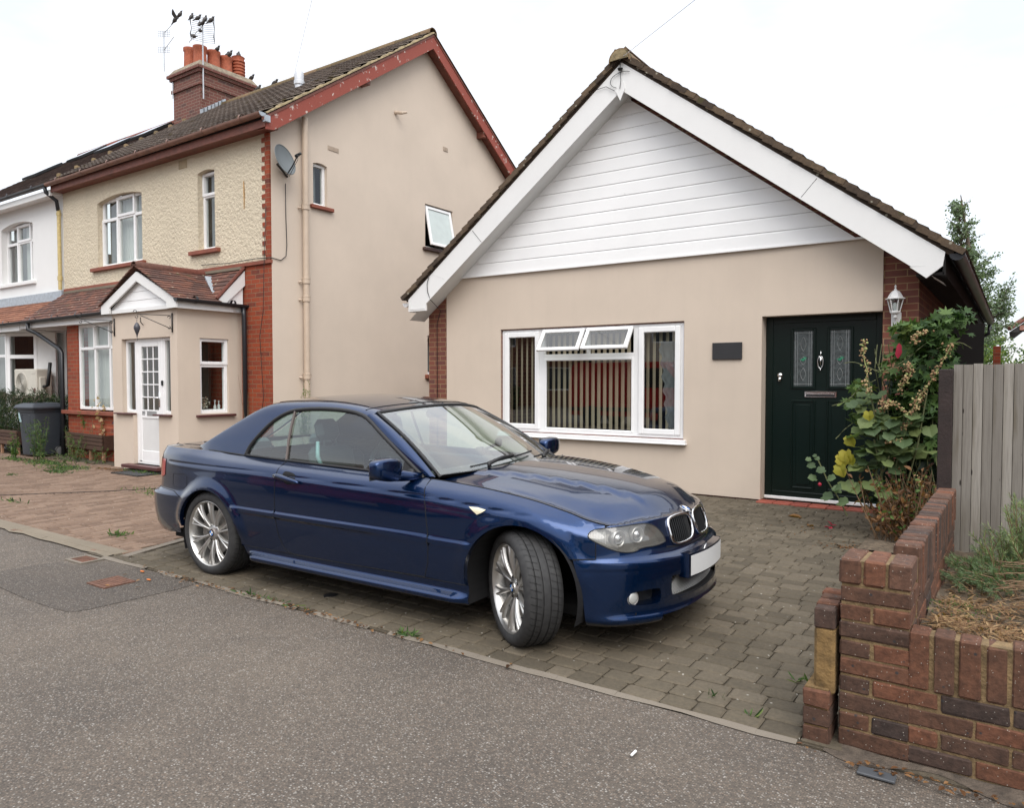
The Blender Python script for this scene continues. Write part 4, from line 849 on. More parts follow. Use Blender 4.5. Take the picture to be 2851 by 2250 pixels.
    m = MB(); a = Vector((PXc+.25, 7.50, 3.27)); b_ = Vector((-10.68, 7.16, 2.80)); d = (b_-a).normalized(); s_ = d.cross(Vector((0, 0, 1))).normalized()*.055; m.add([a-s_, a+s_, b_+s_, b_-s_]+[p-Vector((0, 0, .04)) for p in (a-s_, a+s_, b_+s_, b_-s_)], [(0, 1, 2, 3), (4, 7, 6, 5), (0, 4, 5, 1), (1, 5, 6, 2), (2, 6, 7, 3), (3, 7, 4, 0)]); m.build('valley_lead', M['lead'], H)
    gutter('porch_gutter', H, (-10.59, 6.36, 2.745), (-10.59, 7.70, 2.73), .055, brackets=2)
    m = MB(); m.tube([(-10.59, 7.55, 2.68), (-10.58, 7.56, 2.55), (-10.575, 7.57, 0)], .038, 10); m.build('porch_downpipe', M['gutter_black'], H, smooth=True)
    return H
left = build_left()
# ---------------------------------------------------------------- chimney, aerials, pots
def build_chimney():
    Cn = thing('chimney_stack', 'long brick chimney stack with corbelled top on the ridge of the left houses', 'chimney', (-17.2, 11.4, 7.8))
    x0, x1, y0, y1 = -17.75, -16.60, 10.70, 12.20
    m = MB(); m.add([(x0, y0, 7.4), (x1, y0, 7.4), (x1, y0, 8.72), (x0, y0, 8.72), (x0, y1, 7.4), (x1, y1, 7.4), (x1, y1, 8.72), (x0, y1, 8.72)], [(0, 1, 2, 3), (5, 4, 7, 6)], m=0); m.add([(x0, y0, 7.4), (x1, y0, 7.4), (x1, y0, 8.72), (x0, y0, 8.72), (x0, y1, 7.4), (x1, y1, 7.4), (x1, y1, 8.72), (x0, y1, 8.72)], [(1, 5, 6, 2), (4, 0, 3, 7)], m=1)
    m.build('stack', [M['brick_c'], M['brick_cx']], Cn)
    for o, za, zb in ((.045, 8.72, 8.80), (.02, 8.80, 9.02), (.07, 9.02, 9.09), (.12, 9.09, 9.16)):
        m = MB(); a, b_, c, d = x0-o, x1+o, y0-o, y1+o; V = [(a, c, za), (b_, c, za), (b_, d, za), (a, d, za), (a, c, zb), (b_, c, zb), (b_, d, zb), (a, d, zb)]
        m.add(V, [(0, 1, 5, 4), (2, 3, 7, 6), (0, 3, 2, 1), (4, 5, 6, 7)], m=0); m.add(V, [(1, 2, 6, 5), (3, 0, 4, 7)], m=1); m.build('corbel', [M['brick_c'], M['brick_cx']], Cn)
    m = MB(); a, b_, c, d = x0-.02, x1+.02, y0-.02, y1+.02; m.add([(a-.08, c-.08, 9.16), (b_+.08, c-.08, 9.16), (b_+.08, d+.08, 9.16), (a-.08, d+.08, 9.16), (a+.03, c+.03, 9.32), (b_-.03, c+.03, 9.32), (b_-.03, d-.03, 9.32), (a+.03, d-.03, 9.32)], [(0, 1, 5, 4), (1, 2, 6, 5), (2, 3, 7, 6), (3, 0, 4, 7), (4, 5, 6, 7)]); m.build('flaunching', plain('lichened_mortar', (.22, .18, .13), .95, var=.4, vs_=9, bmp=.6), Cn)
    # stepped lead flashing on the right face
    m = MB(); sl = (RZ-EZ_)/(RY-EY0)
    for i in range(7):
        ya = 10.68+i*.10; z0 = EZ_+(ya-EY0)*sl+.02; m.add([(x1+.006, ya, z0), (x1+.006, ya+.12, z0+.12*sl), (x1+.006, ya+.12, z0+.27), (x1+.006, ya, z0+.20)], [(0, 1, 2, 3)])
    m.fixn = False; m.build('flashing', M['lead'], Cn)
    for i, (x, y, h, r) in enumerate(((-17.36, 10.92, .56, .155), (-16.93, 10.92, .50, .165), (-16.94, 11.30, .52, .165), (-16.94, 11.65, .50, .165))):
        m = MB(); m.lathe([(r*.98, 9.28), (r*.93, 9.28+h*.5), (r*.90, 9.28+h*.82), (r*1.04, 9.28+h*.88), (r*1.04, 9.28+h), (r*.86, 9.28+h), (r*.80, 9.28+h*.3)], 22, (x, y, 0)); p = m.build('chimney_pot', M['terracotta'], Cn, smooth=True, angle=40)
    m = MB(); pr = [(.16, 9.28), (.15, 9.36)]
    for k in range(5): pr += [(.14, 9.42+k*.08), (.17, 9.43+k*.08), (.17, 9.46+k*.08), (.14, 9.47+k*.08)]
    pr += [(.15, 9.86), (.165, 9.88), (.12, 9.88), (.10, 9.5)]; m.lathe(pr, 22, (-16.88, 11.98, 0)); m.build('ribbed_chimney_pot', M['terracotta'], Cn, smooth=True, angle=30)
    # aerials fixed to the stack
    al = plain('aluminium', (.45, .46, .47), .4, .7)
    A_ = thing('television_aerial', 'tall grey mast on the chimney corner carrying a wide slatted aerial', 'aerial', (-16.55, 10.72, 8.4))
    mx, my = -16.50, 10.72; m = MB(); m.tube([(mx, my, 8.35), (mx, my, 10.28)], .017, 8); m.build('mast', al, A_)
    m = MB()
    for z in (8.55, 9.02): m.tube([(mx, my, z), (mx-.3, my, z)], .012, 6); m.tube([(mx, my, z), (mx-.08, my+.2, z)], .012, 6)
    m.build('bracket', M['rust'], A_)
    m = MB()
    for (xl, zl, xr, zr) in ((-16.95, 10.32, -16.02, 9.98), (-16.95, 10.0, -16.02, 9.66)):
        for k in range(7):
            d = .0+(k-3)*.045; m.tube([(xl, my, zl+.04+d), (lerp(xl, xr, .5), my+.05, (zl+zr)/2+.03+d), (xr, my, zr+.04+d)], .0045, 4)
        for xx, zz, sg in ((xl, zl+.04, -1), (xr, zr+.04, 1)): m.tube([(xx+.02*sg, my, zz-.17), (xx-.02*sg*-1, my-.03, zz), (xx, my, zz+.17)], [.004, .015, .004], 6)
    m.build('reflector', plain('dark_aerial', (.03, .03, .03), .5), A_)
    m = MB(); m.tube([(mx, my, 10.10), (-16.6, my-.1, 9.95), (-16.76, my-.2, 9.70)], .009, 6); m.build('boom', al, A_)
    A2 = thing('television_aerial', 'thin cranked mast left of the chimney with two small aerials and a boom', 'aerial', (-17.8, 10.66, 8.6))
    y2 = 10.66; m = MB(); m.tube([(-17.72, y2, 8.60), (-17.70, y2, 8.98), (-18.09, y2, 9.37), (-18.08, y2, 10.37)], .013, 8); m.tube([(-18.08, y2, 10.32), (-17.82, y2, 10.40), (-17.54, y2, 10.49)] if False else [(-18.04, y2, 10.33), (-17.54, y2, 10.50)], .007, 6); m.tube([(-18.08, y2, 9.90), (-17.63, y2, 10.12)], .008, 6); m.build('mast', al, A2)
    m = MB()
    for k in range(9):
        t = k/8; c = Vector((lerp(-18.0, -17.60, t), y2, lerp(9.92, 10.14, t))); m.tube([c+Vector((-.02, 0, .10)), c+Vector((.12, 0, -.10))], .004, 4)
    m.build('elements', al, A2)
    for zc, w in ((10.30, .27), (9.90, .26)):
        m = MB()
        for k in range(4): m.tube([(-18.08-w, y2, zc-.06+k*.045+.06), (-18.08+w, y2, zc-.06+k*.045-.06)], .005, 4)
        for k in range(6): x = lerp(-w, w, k/5); m.tube([(-18.08+x, y2, zc-.07-x*.22), (-18.08+x, y2, zc+.09-x*.22)], .005, 4)
        m.build('panel_elements', al, A2)
    return Cn
build_chimney()
# starlings
def bird(loc, rz, label, s=1.0, pitch=-.35, wings=False):
    o = thing('starling', label, 'bird', loc, rz, 'starlings perched on roof and aerials')
    m = MB(); R_ = Matrix.Rotation(pitch, 3, 'Y')
    pts = [(.085, .012, .0), (.078, .022, .004), (.05, .040, .0), (.0, .050, -.006), (-.05, .038, -.008), (-.085, .018, -.008), (-.12, .012, -.008), (-.15, .010, -.008)]
    m.tube([tuple(R_ @ Vector((p[0]*s, 0, (.07+p[2])*s))) for p in pts], [p[1]*s for p in pts], 8)
    m.tube([tuple(R_ @ Vector((x*s, 0, z*s))) for x, z in ((.06, .082), (.085, .098), (.105, .100), (.118, .097))], [.024*s, .028*s, .020*s, .004*s], 8)
    m.tube([tuple(R_ @ Vector((.112*s, 0, .098*s))), tuple(R_ @ Vector((.150*s, 0, .092*s)))], [.007*s, .001*s], 5)
    for y in (-.014, .014): m.tube([(.0, y*s, .04*s), (.006, y*s, .0)], .004*s, 4)
    m.build('body', M['bird'], o, smooth=True, local=True)
    if wings:
        for sg in (-1, 1):
            m = MB(); V = [(.04, sg*.03, .08), (-.03, sg*.03, .075), (-.06, sg*.09, .16), (-.03, sg*.12, .23), (.01, sg*.13, .27), (.03, sg*.09, .20), (.05, sg*.05, .13)]
            m.add([tuple(c*s for c in v) for v in V]+[tuple((v[0]*s, v[1]*s, v[2]*s-.006)) for v in V], [tuple(range(7)), tuple(range(13, 6, -1))]+[(i, (i+1) % 7, (i+1) % 7+7, i+7) for i in range(7)]); m.build('wing', M['bird'], o, local=True)
    return o
M['bird'] = plain('starling_feathers', (.035, .030, .027), .55, var=.6, vs_=60)
for (p, rz, l, s, pt, w) in (
    ((-17.52, 10.66, 10.46), 0.3, 'dark starling with raised wings at the tip of the sloping aerial boom', 1.25, -0.7, True),
    ((-17.3, 10.66, 10.53), 0.5, 'starling beside the one with raised wings, above the left mast', 1.15, -0.7, False),
    ((-16.88, 10.72, 10.38), 1.2, 'leftmost of four starlings along the top of the slatted aerial', 1.15, -0.9, False),
    ((-16.64, 10.72, 10.28), 0.7, 'second starling from the left on top of the slatted aerial', 1.2, -0.5, False),
    ((-16.32, 10.72, 10.16), 1.4, 'third starling from the left on top of the slatted aerial', 1.2, -0.9, False),
    ((-16.11, 10.72, 10.08), 0.5, 'rightmost of four starlings along the top of the slatted aerial', 1.25, -0.5, False),
    ((-16.58, 10.7, 10.1), 2.2, 'starling on the left side of the mast head among the aerial bars', 1.1, -0.7, False),
    ((-16.44, 10.7, 10.1), 0.3, 'starling on the right side of the mast head among the aerial bars', 1.1, -0.4, False),
    ((-16.58, 10.7, 9.95), 3, 'starling clinging halfway down the slatted aerial mast', 1.1, -0.3, False),
    ((-16.7, 10.6, 9.8), 3.2, 'lowest starling, on the boom below the slatted aerial', 1.25, -0.2, False),
    ((-16.76, 11.3, 9.76), 0.2, 'starling on the rim of the third chimney pot', 1.3, -0.4, False),
    ((-16.86, 11.65, 9.76), 0.1, 'left starling of the pair on the fourth chimney pot', 1.3, -0.5, False),
    ((-16.72, 11.65, 9.76), 0.4, 'right starling of the pair on the fourth chimney pot', 1.3, -0.6, False),
    ((-16.94, 11.98, 9.87), 2.8, 'left upright starling on the ribbed chimney pot', 1.2, -1.1, False),
    ((-16.76, 11.98, 9.87), 0.6, 'right upright starling on the ribbed chimney pot', 1.3, -1.2, False),
    ((-16.62, 12.2, 9.32), 0.2, 'starling on the right hand end of the chimney top', 1.3, -0.35, False),
    ((-15.24, 11.37, 8.46), 0.2, 'starling on the roof ridge close to the chimney', 1.35, -0.4, False),
    ((-14.62, 11.37, 8.46), 0.1, 'starling on the roof ridge by the foot of the overhead wire', 1.35, -0.25, False)):
    bird(p, rz, l, s*.78, pt, w)
# satellite dish
def dish():
    o = thing('satellite_dish', 'grey oval satellite dish with arm and receiver on the beige side wall', 'satellite dish', (-9.92, 7.92, 4.9))
    c = Vector((-9.77, 7.73, 5.0)); n = Vector((.88, .15, .30)).normalized(); R_ = n.to_track_quat('Z', 'Y').to_matrix(); m = MB()
    def f(u, v):
        a = 2*pi*u; r = v; return c+R_ @ Vector((.215*r*cos(a), .255*r*sin(a), .055*r*r))
    m.grid(f, 36, 8); def2 = lambda u, v: f(u, v)-n*.006
    m.grid(def2, 36, 8); m.tube([f(k/36, 1) for k in range(36)], .006, 6, closed=True); m.fixn = False; m.build('reflector', plain('grey_dish', (.115, .13, .135), .5, var=.05), o, smooth=True)
    low = c+R_ @ Vector((0, -.22, .02)); tip = c+n*.33+Vector((0, 0, -.05))
    m = MB(); m.tube([low-Vector((0, 0, .02)), lerp(low, tip, .5)-Vector((0, 0, .03)), tip], .011, 6); m.build('arm', M['black'], o); m = MB(); m.tube([tip-n*.02, tip+n*.02, tip-n*.05+Vector((0, 0, .0))], .026, 10); m.tube([tip+n*.02, tip+n*.06], .022, 8); m.build('receiver', M['black'], o, smooth=True)
    m = MB(); m.tube([c, c-n*.12, (-9.93, 7.95, 4.82)], .018, 8); m.tube([tip, tip+Vector((.02, -.02, -.08)), low+Vector((.05, 0, -.06)), low], .005, 5); m.build('bracket', M['black'], o, smooth=True)
dish()
# hanging brackets on the porch
def hbracket(x, tipx, label, lantern=False):
    o = thing('hanging_bracket', label, 'bracket', (x, 6.47, 2.28), 0, 'scrolled brackets on the porch front'); m = MB(); s = -1
    y = 6.465; L = Vector((tipx-x, -.42, 0)); L2 = Vector((tipx-x, -.0, 0))
    d = Vector((-.25, -.42, 0)) if True else L; P = lambda a, z: Vector((x, y, 0))+d*a+Vector((0, 0, z))
    m.tube([P(0, 2.23), P(0, 2.53)], .011, 6); m.tube([P(0, 2.49), P(1, 2.50)], .006, 5); m.tube([P(0, 2.28), P(.9, 2.48)], .006, 5)
    for (a0, z0, r_, dr) in ((1.04, 2.53, .035, 1), (1.0, 2.46, .03, -1), (.08, 2.46, .03, 1), (.08, 2.31, .03, -1)):
        m.tube([P(a0+r_*1.6*cos(t)*(1-t/9), z0+dr*r_*sin(t)*(1-t/9)) for t in np.linspace(0, 5, 14)], .005, 5)
    m.build('iron_scroll', M['black'], o, smooth=True)
    if lantern:
        p = P(1, 2.42); m = MB(); m.tube([p, p-Vector((0, 0, .06))], .004, 4); m.lathe([(.001, -.05), (.02, -.06), (.045, -.11), (.048, -.14), (.030, -.19), (.012, -.24), (.004, -.28), (.001, -.30)], 12, p); m.tube([p-Vector((0, 0, .28)), p-Vector((-.01, 0, .33))], .003, 4); m.build('hanging_lantern', plain('grey_lantern', (.05, .05, .06), .4), o, smooth=True, angle=40)
hbracket(-10.86, -11.2, 'black scrolled iron bracket with a small hanging lantern right of the porch door', True); hbracket(-12.60, -13, 'empty black scrolled iron bracket at the left corner of the porch')
m = MB(); m.tube([(-11.70, 6.47, 2.38), (-11.68, 6.42, 2.42), (-11.66, 6.40, 2.50)], .007, 5); m.tube([(-11.78, 6.46, 2.44), (-11.70, 6.43, 2.43)], .006, 5); tag(m.build('wall_hook', M['black'], origin=(-11.7, 6.47, 2.4)), 'small black hook on the wall above the porch door', 'hook')
# ---------------------------------------------------------------- white house further left
def build_white():
    H = thing('white_house', 'white rendered house at the left edge with dark roof and splayed bay', 'house', (-20, 7.63, 0))
    F = plane_map('y', 7.63, -1); xr = -16.86; wm = M['white_paint']
    wall('wall', wm, H, F, rect(-24, 0, xr, 5.45), [archrect(-19.98, 3.74, -18.33, 5.13, .10), rect(-23.5, 3.74, -21.8, 5.1)], .18)
    pf = plane_map('y', 7.63+.13, -1); w = window(H, pf, -19.98, 3.74, -18.33, 5.10, 0, (.36, .74), .06, trans=.70, sash=((.345, .705, .76, 1.0), (.0, .0, .37, .71)), curtain=((.0, .36, M['curtain_d']), (.4, 1, M['curtain'])))
    sill(w, F, -20.1, 3.66, -18.2, 3.735, .06, wm); window(H, pf, -23.5, 3.74, -21.8, 5.1, 0, (.5,), .06, trans=.7, curtain=((0, 1, M['curtain']),))
    m = MB(); m.box((-24, 7.40, 5.42), (xr, 7.63, 5.50)); m.box((-24, 7.36, 5.38), (xr, 7.41, 5.50)); m.build('eaves_board', wm, H); gutter('gutter', H, (xr, 7.30, 5.60), (-24, 7.30, 5.57), .058, brackets=6)
    m = MB(); m.tube([(-16.95, 7.30, 5.55), (-16.95, 7.32, 5.45), (-16.93, 7.52, 5.30), (-16.93, 7.55, 5.10)], .042, 8); m.build('rainwater_shoe', M['gutter_black'], H, smooth=True)
    m = MB(); m.tube([(-16.93, 7.56, 5.12), (-16.93, 7.56, 3.42)], .040, 10); m.lathe([(.05, 0), (.05, .09)], 10, (-16.93, 7.56, 3.62)); m.lathe([(.05, 0), (.05, .06)], 10, (-16.93, 7.56, 5.0)); m.build('downpipe', M['yellow_pipe'], H, smooth=True, angle=40)
    mt = tintmat('brown_flat_tiles', [(0, (.060, .040, .034)), (.5, (.085, .055, .046)), (1, (.105, .070, .058))], .9, 30, .4, .4, .004, spots=[(1.4, .2, (.10, .085, .05))])
    L = hypot(RY-EY0, RZ-EZ_); sl = (RZ-EZ_)/(RY-EY0)
    tiles('roof', mt, H, (-24, EY0-.03, EZ_+.03), (1, 0, 0), (0, RY-EY0, RZ-EZ_), 40, 30, .178, L/30, .010, .012, lap=1.3); m = MB(); m.prism([(EY0, EZ_), (RY, RZ), (2*RY-EY0, EZ_), (2*RY-EY0, EZ_-.04), (RY, RZ-.05), (EY0, EZ_-.04)], 0, -24, xr); m.build('roof_deck', M['darkwood'], H)
    ridge('ridge_tiles', M['ridge_red'], H, (-17.8, RY, RZ+.04), (-24, RY, RZ+.04), .11, .45, drop=.03)
    m = MB(); rng = random.Random(3)
    for k in range(11):
        y = EY0+.1+k*.36; z = EZ_+(y-EY0)*sl+.05; m.lathe([(.07, 0), (.06, .14), (.03, .16)], 8, (-16.86, y+.1, z), t=rng.random(), R=None)
    m.build('party_verge', M['ridge_moss'], H, smooth=True)
    uv = Vector((0, RY-EY0, RZ-EZ_)).normalized(); nv = Vector((0, -uv.z, uv.y))
    for (x, v) in ((-18.6, 3.9), (-19.7, 3.5), (-21.9, 3.9), (-22.9, 3.0)):
        c = Vector((x, EY0, EZ_+.08))+uv*v; q = [c+Vector((a, 0, 0))+uv*b_ for a, b_ in ((-.38, -.45), (.38, -.45), (.38, .45), (-.38, .45))]; m = MB(); m.add([p+nv*.06 for p in q]+q, [(0, 1, 2, 3), (0, 4, 5, 1), (1, 5, 6, 2), (2, 6, 7, 3), (3, 7, 4, 0)]); r = m.build('rooflight', M['black'], H); m = MB(); m.add([lerp(c, p, .86)+nv*.066 for p in q], [(0, 1, 2, 3)]); m.build('pane', plain('rooflight_glass', (.08, .09, .10), .05, coat=1), r)
    # lower roof and bay
    lz0, lz1, ly0, ly1 = 2.66, 3.22, 6.72, 7.61; LL = hypot(ly1-ly0, lz1-lz0); tiles('bay_roof', M['tile_orange'], H, (-24, ly0, lz0), (1, 0, 0), (0, ly1-ly0, lz1-lz0), 43, 9, .166, LL/9, .012, .014, lap=1.5, seed=14)
    m = MB(); m.box((-24, 7.55, 3.20), (xr, 7.62, 3.40)); m.build('lead_flashing', M['lead'], H)
    m = MB(); m.box((-24, 6.73, 2.50), (xr, 6.76, 2.64)); m.box((-24, 6.76, 2.51), (xr, 7.6, 2.53)); m.build('bay_fascia', wm, H); gutter('bay_gutter', H, (-16.6, 6.67, 2.67), (-24, 6.67, 2.63), .055, brackets=5)
    # splayed bay: front face and the angled right side
    pb = plane_map('y', 6.90, -1); m = MB(); m.box((-21, 6.90, 0), (-18.0, 7.0, .85)); m.build('bay_wall', wm, H)
    window(H, pb, -20.9, .85, -17.95, 2.50, 0, (.25, .5, .75), .06, trans=.70, curtain=((0, 1, M['curtain']),), glass=M['glass_dark'])
    a, b_ = Vector((-17.95, 6.92, 0)), Vector((-16.95, 7.45, 0)); d = (b_-a).normalized(); nn = Vector((d.y, -d.x, 0)); Ld = (b_-a).length
    pa = lambda u, v, w: tuple(a+d*u+nn*w+Vector((0, 0, v)))
    def obox(m, u0, v0, w0, u1, v1, w1): m.add([pa(*p) for p in ((u0, v0, w0), (u1, v0, w0), (u1, v0, w1), (u0, v0, w1), (u0, v1, w0), (u1, v1, w0), (u1, v1, w1), (u0, v1, w1))], [(0, 3, 2, 1), (4, 5, 6, 7), (0, 1, 5, 4), (1, 2, 6, 5), (2, 3, 7, 6), (3, 0, 4, 7)])
    m = MB(); obox(m, 0, 0, -.05, Ld, .85, 0); obox(m, Ld*.62, .85, -.05, Ld, 2.5, 0); m.build('bay_side', wm, H)
    m = MB(); obox(m, 0, .85, -.06, .07, 2.5, .01); obox(m, Ld*.62-.07, .85, -.06, Ld*.62, 2.5, .01); obox(m, .07, 1.95, -.06, Ld*.62-.07, 2.03, .01); obox(m, .07, 2.43, -.06, Ld*.62-.07, 2.5, .01); w = m.build('window', M['white'], H)
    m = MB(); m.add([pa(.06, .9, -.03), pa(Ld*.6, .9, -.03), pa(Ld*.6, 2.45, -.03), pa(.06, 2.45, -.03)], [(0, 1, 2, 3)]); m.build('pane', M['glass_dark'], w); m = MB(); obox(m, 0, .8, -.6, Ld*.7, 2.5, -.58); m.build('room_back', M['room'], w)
    # back of the roof, side
    m = MB(); m.box((-24.05, 7.63, 0), (-23.95, 15.1, 5.5)); m.box((-24, 15.0, 0), (xr, 15.1, 5.5)); m.build('outer_wall', wm, H)
    return H
build_white()
# ---------------------------------------------------------------- car body surfaces (car frame: x forward from rear axle, y out from the centre plane, z up)
import numpy as np
class Spl:
    """natural cubic spline through points; clamp0/clamp1 = zero end slope"""
    def __init__(s, x, y, flat0=False, flat1=False):
        x = np.array(x, float); y = np.array(y, float); n = len(x); h = np.diff(x)
        A = np.zeros((n, n)); b = np.zeros(n)
        for i in range(1, n-1):
            A[i, i-1] = h[i-1]; A[i, i] = 2*(h[i-1]+h[i]); A[i, i+1] = h[i]
            b[i] = 6*((y[i+1]-y[i])/h[i]-(y[i]-y[i-1])/h[i-1])
        A[0, 0] = A[-1, -1] = 1
        if flat0: A[0, 0] = 2*h[0]; A[0, 1] = h[0]; b[0] = 6*((y[1]-y[0])/h[0])
        if flat1: A[-1, -1] = 2*h[-1]; A[-1, -2] = h[-1]; b[-1] = -6*((y[-1]-y[-2])/h[-1])
        s.M = np.linalg.solve(A, b); s.x = x; s.y = y; s.h = h
    def __call__(s, t):
        t = np.asarray(t, float); tc = np.clip(t, s.x[0], s.x[-1])
        i = np.clip(np.searchsorted(s.x, tc, side='right')-1, 0, len(s.h)-1); h = s.h[i]
        a = (s.x[i+1]-tc)/h; b = (tc-s.x[i])/h
        return a*s.y[i]+b*s.y[i+1]+((a**3-a)*s.M[i]+(b**3-b)*s.M[i+1])*h*h/6
class Pch:
    """monotone cubic through points"""
    def __init__(s, x, y):
        x = np.array(x, float); y = np.array(y, float); h = np.diff(x); d = np.diff(y)/h
        m = np.zeros(len(x)); m[0] = d[0]; m[-1] = d[-1]
        for i in range(1, len(x)-1):
            if d[i-1]*d[i] > 0:
                w1 = 2*h[i]+h[i-1]; w2 = h[i]+2*h[i-1]; m[i] = (w1+w2)/(w1/d[i-1]+w2/d[i])
        s.x, s.y, s.h, s.m = x, y, h, m
    def __call__(s, t):
        tc = np.clip(np.asarray(t, float), s.x[0], s.x[-1])
        i = np.clip(np.searchsorted(s.x, tc, side='right')-1, 0, len(s.h)-1); h = s.h[i]; u = (tc-s.x[i])/h
        return (s.y[i]*(1+2*u)*(1-u)**2+s.m[i]*h*u*(1-u)**2+s.y[i+1]*u*u*(3-2*u)+s.m[i+1]*h*u*u*(u-1))
# plan outline of the widest line, nose to tail
PL = [(3.575, 0), (3.567, .15), (3.540, .31), (3.490, .46), (3.405, .60), (3.272, .725), (3.10, .805), (2.80, .857), (2.3, .874), (1.6, .880), (.8, .882), (.1, .880), (-.35, .870), (-.64, .843), (-.84, .785), (-.965, .67), (-1.025, .50), (-1.052, .27), (-1.062, 0)]
_q = np.array(PL); _s = np.concatenate([[0], np.cumsum(np.hypot(*np.diff(_q, axis=0).T))])
CXS = Spl(_s, _q[:, 0], True, True); CYS = Spl(_s, _q[:, 1]); SMAX = _s[-1]
_ss = np.linspace(0, SMAX, 1500); _xx = CXS(_ss)
def s_of_x(x): return float(np.interp(-x, -_xx, _ss))
# stations: (s, [(z,off) x9])
def ST(x=None, y=None, rear=False):
    if x is not None: return s_of_x(x)
    yy = CYS(_ss); m = _ss > SMAX/2 if rear else _ss < SMAX/2
    a = yy[m]; b = _ss[m]; o = np.argsort(a); return float(np.interp(y, a[o], b[o]))
PROF = [
 (0.0,         [(.155, .050), (.185, .004), (.23, .016), (.33, .012), (.44, .002), (.505, .006), (.535, .055), (.62, .078), (.715, .108)]),
 (ST(y=.30),   [(.155, .050), (.185, .004), (.23, .014), (.33, .010), (.44, .001), (.505, .006), (.535, .050), (.62, .075), (.715, .108)]),
 (ST(y=.50),   [(.155, .050), (.185, .006), (.23, .012), (.33, .006), (.44, .000), (.508, .005), (.538, .040), (.63, .065), (.712, .105)]),
 (ST(x=3.33),  [(.155, .050), (.185, .010), (.23, .008), (.33, .002), (.44, .000), (.510, .004), (.538, .022), (.62, .035), (.702, .080)]),
 (ST(x=3.20),  [(.165, .045), (.20, .012), (.25, .006), (.34, .002), (.44, .000), (.512, .003), (.540, .012), (.64, .020), (.730, .085)]),
 (ST(x=3.08),  [(.17, .045), (.21, .015), (.27, .006), (.36, .002), (.46, .000), (.54, .002), (.60, .006), (.68, .020), (.766, .105)]),
 (ST(x=2.80),  [(.17, .050), (.24, .028), (.34, .014), (.44, .004), (.56, .000), (.65, .003), (.72, .012), (.775, .035), (.826, .118)]),
 (ST(x=2.45),  [(.17, .050), (.26, .030), (.36, .016), (.46, .006), (.58, .000), (.69, .004), (.765, .018), (.82, .048), (.866, .125)]),
 (ST(x=2.10),  [(.17, .052), (.28, .030), (.38, .016), (.48, .005), (.60, .000), (.71, .005), (.79, .020), (.84, .050), (.886, .130)]),
 (ST(x=1.40),  [(.17, .052), (.28, .030), (.38, .016), (.48, .005), (.60, .000), (.72, .005), (.805, .020), (.85, .045), (.900, .132)]),
 (ST(x=.80),   [(.17, .052), (.28, .030), (.38, .016), (.48, .005), (.60, .000), (.73, .005), (.82, .020), (.865, .045), (.914, .134)]),
 (ST(x=.10),   [(.17, .052), (.28, .030), (.38, .014), (.48, .004), (.60, .000), (.74, .006), (.83, .022), (.88, .050), (.930, .140)]),
 (ST(x=-.35),  [(.20, .050), (.30, .024), (.40, .008), (.50, .001), (.575, .000), (.62, .014), (.80, .026), (.890, .046), (.945, .100)]),
 (ST(x=-.68),  [(.24, .060), (.32, .026), (.41, .008), (.50, .001), (.570, .000), (.615, .040), (.80, .050), (.885, .064), (.945, .100)]),
 (ST(y=.62, rear=True), [(.25, .06), (.33, .026), (.41, .008), (.50, .001), (.572, .001), (.615, .070), (.80, .080), (.875, .090), (.940, .118)]),
 (ST(y=.30, rear=True), [(.25, .06), (.33, .026), (.41, .008), (.50, .001), (.572, .001), (.615, .075), (.80, .085), (.875, .096), (.940, .120)]),
 (SMAX,        [(.25, .06), (.33, .026), (.41, .008), (.50, .001), (.572, .001), (.615, .075), (.80, .085), (.875, .096), (.940, .120)])]
_ps = [p[0] for p in PROF]
ZL = [Pch(_ps, [p[1][k][0] for p in PROF]) for k in range(9)]
OL = [Pch(_ps, [p[1][k][1] for p in PROF]) for k in range(9)]
FA = (2.80, .315, .362, .375)   # front arch: x, z, half length, half height
RA = (.03, .290, .372, .372)
def sst(a, b, x):
    t = min(1, max(0, (x-a)/(b-a))); return t*t*(3-2*t)
def arch_r(A, x, z): return math.hypot((x-A[0])/A[2], (z-A[1])/A[3])
def z_top(s): return float(ZL[8](s))
def cplan(s):
    e = 1e-3; x, y = float(CXS(s)), float(CYS(s))
    tx, ty = float(CXS(min(s+e, SMAX))-CXS(max(s-e, 0))), float(CYS(min(s+e, SMAX))-CYS(max(s-e, 0)))
    l = math.hypot(tx, ty); tx /= l; ty /= l
    if s < e or s > SMAX-e: tx = 0; ty = 1 if s < e else -1
    return x, y, tx, ty
_cache = {}
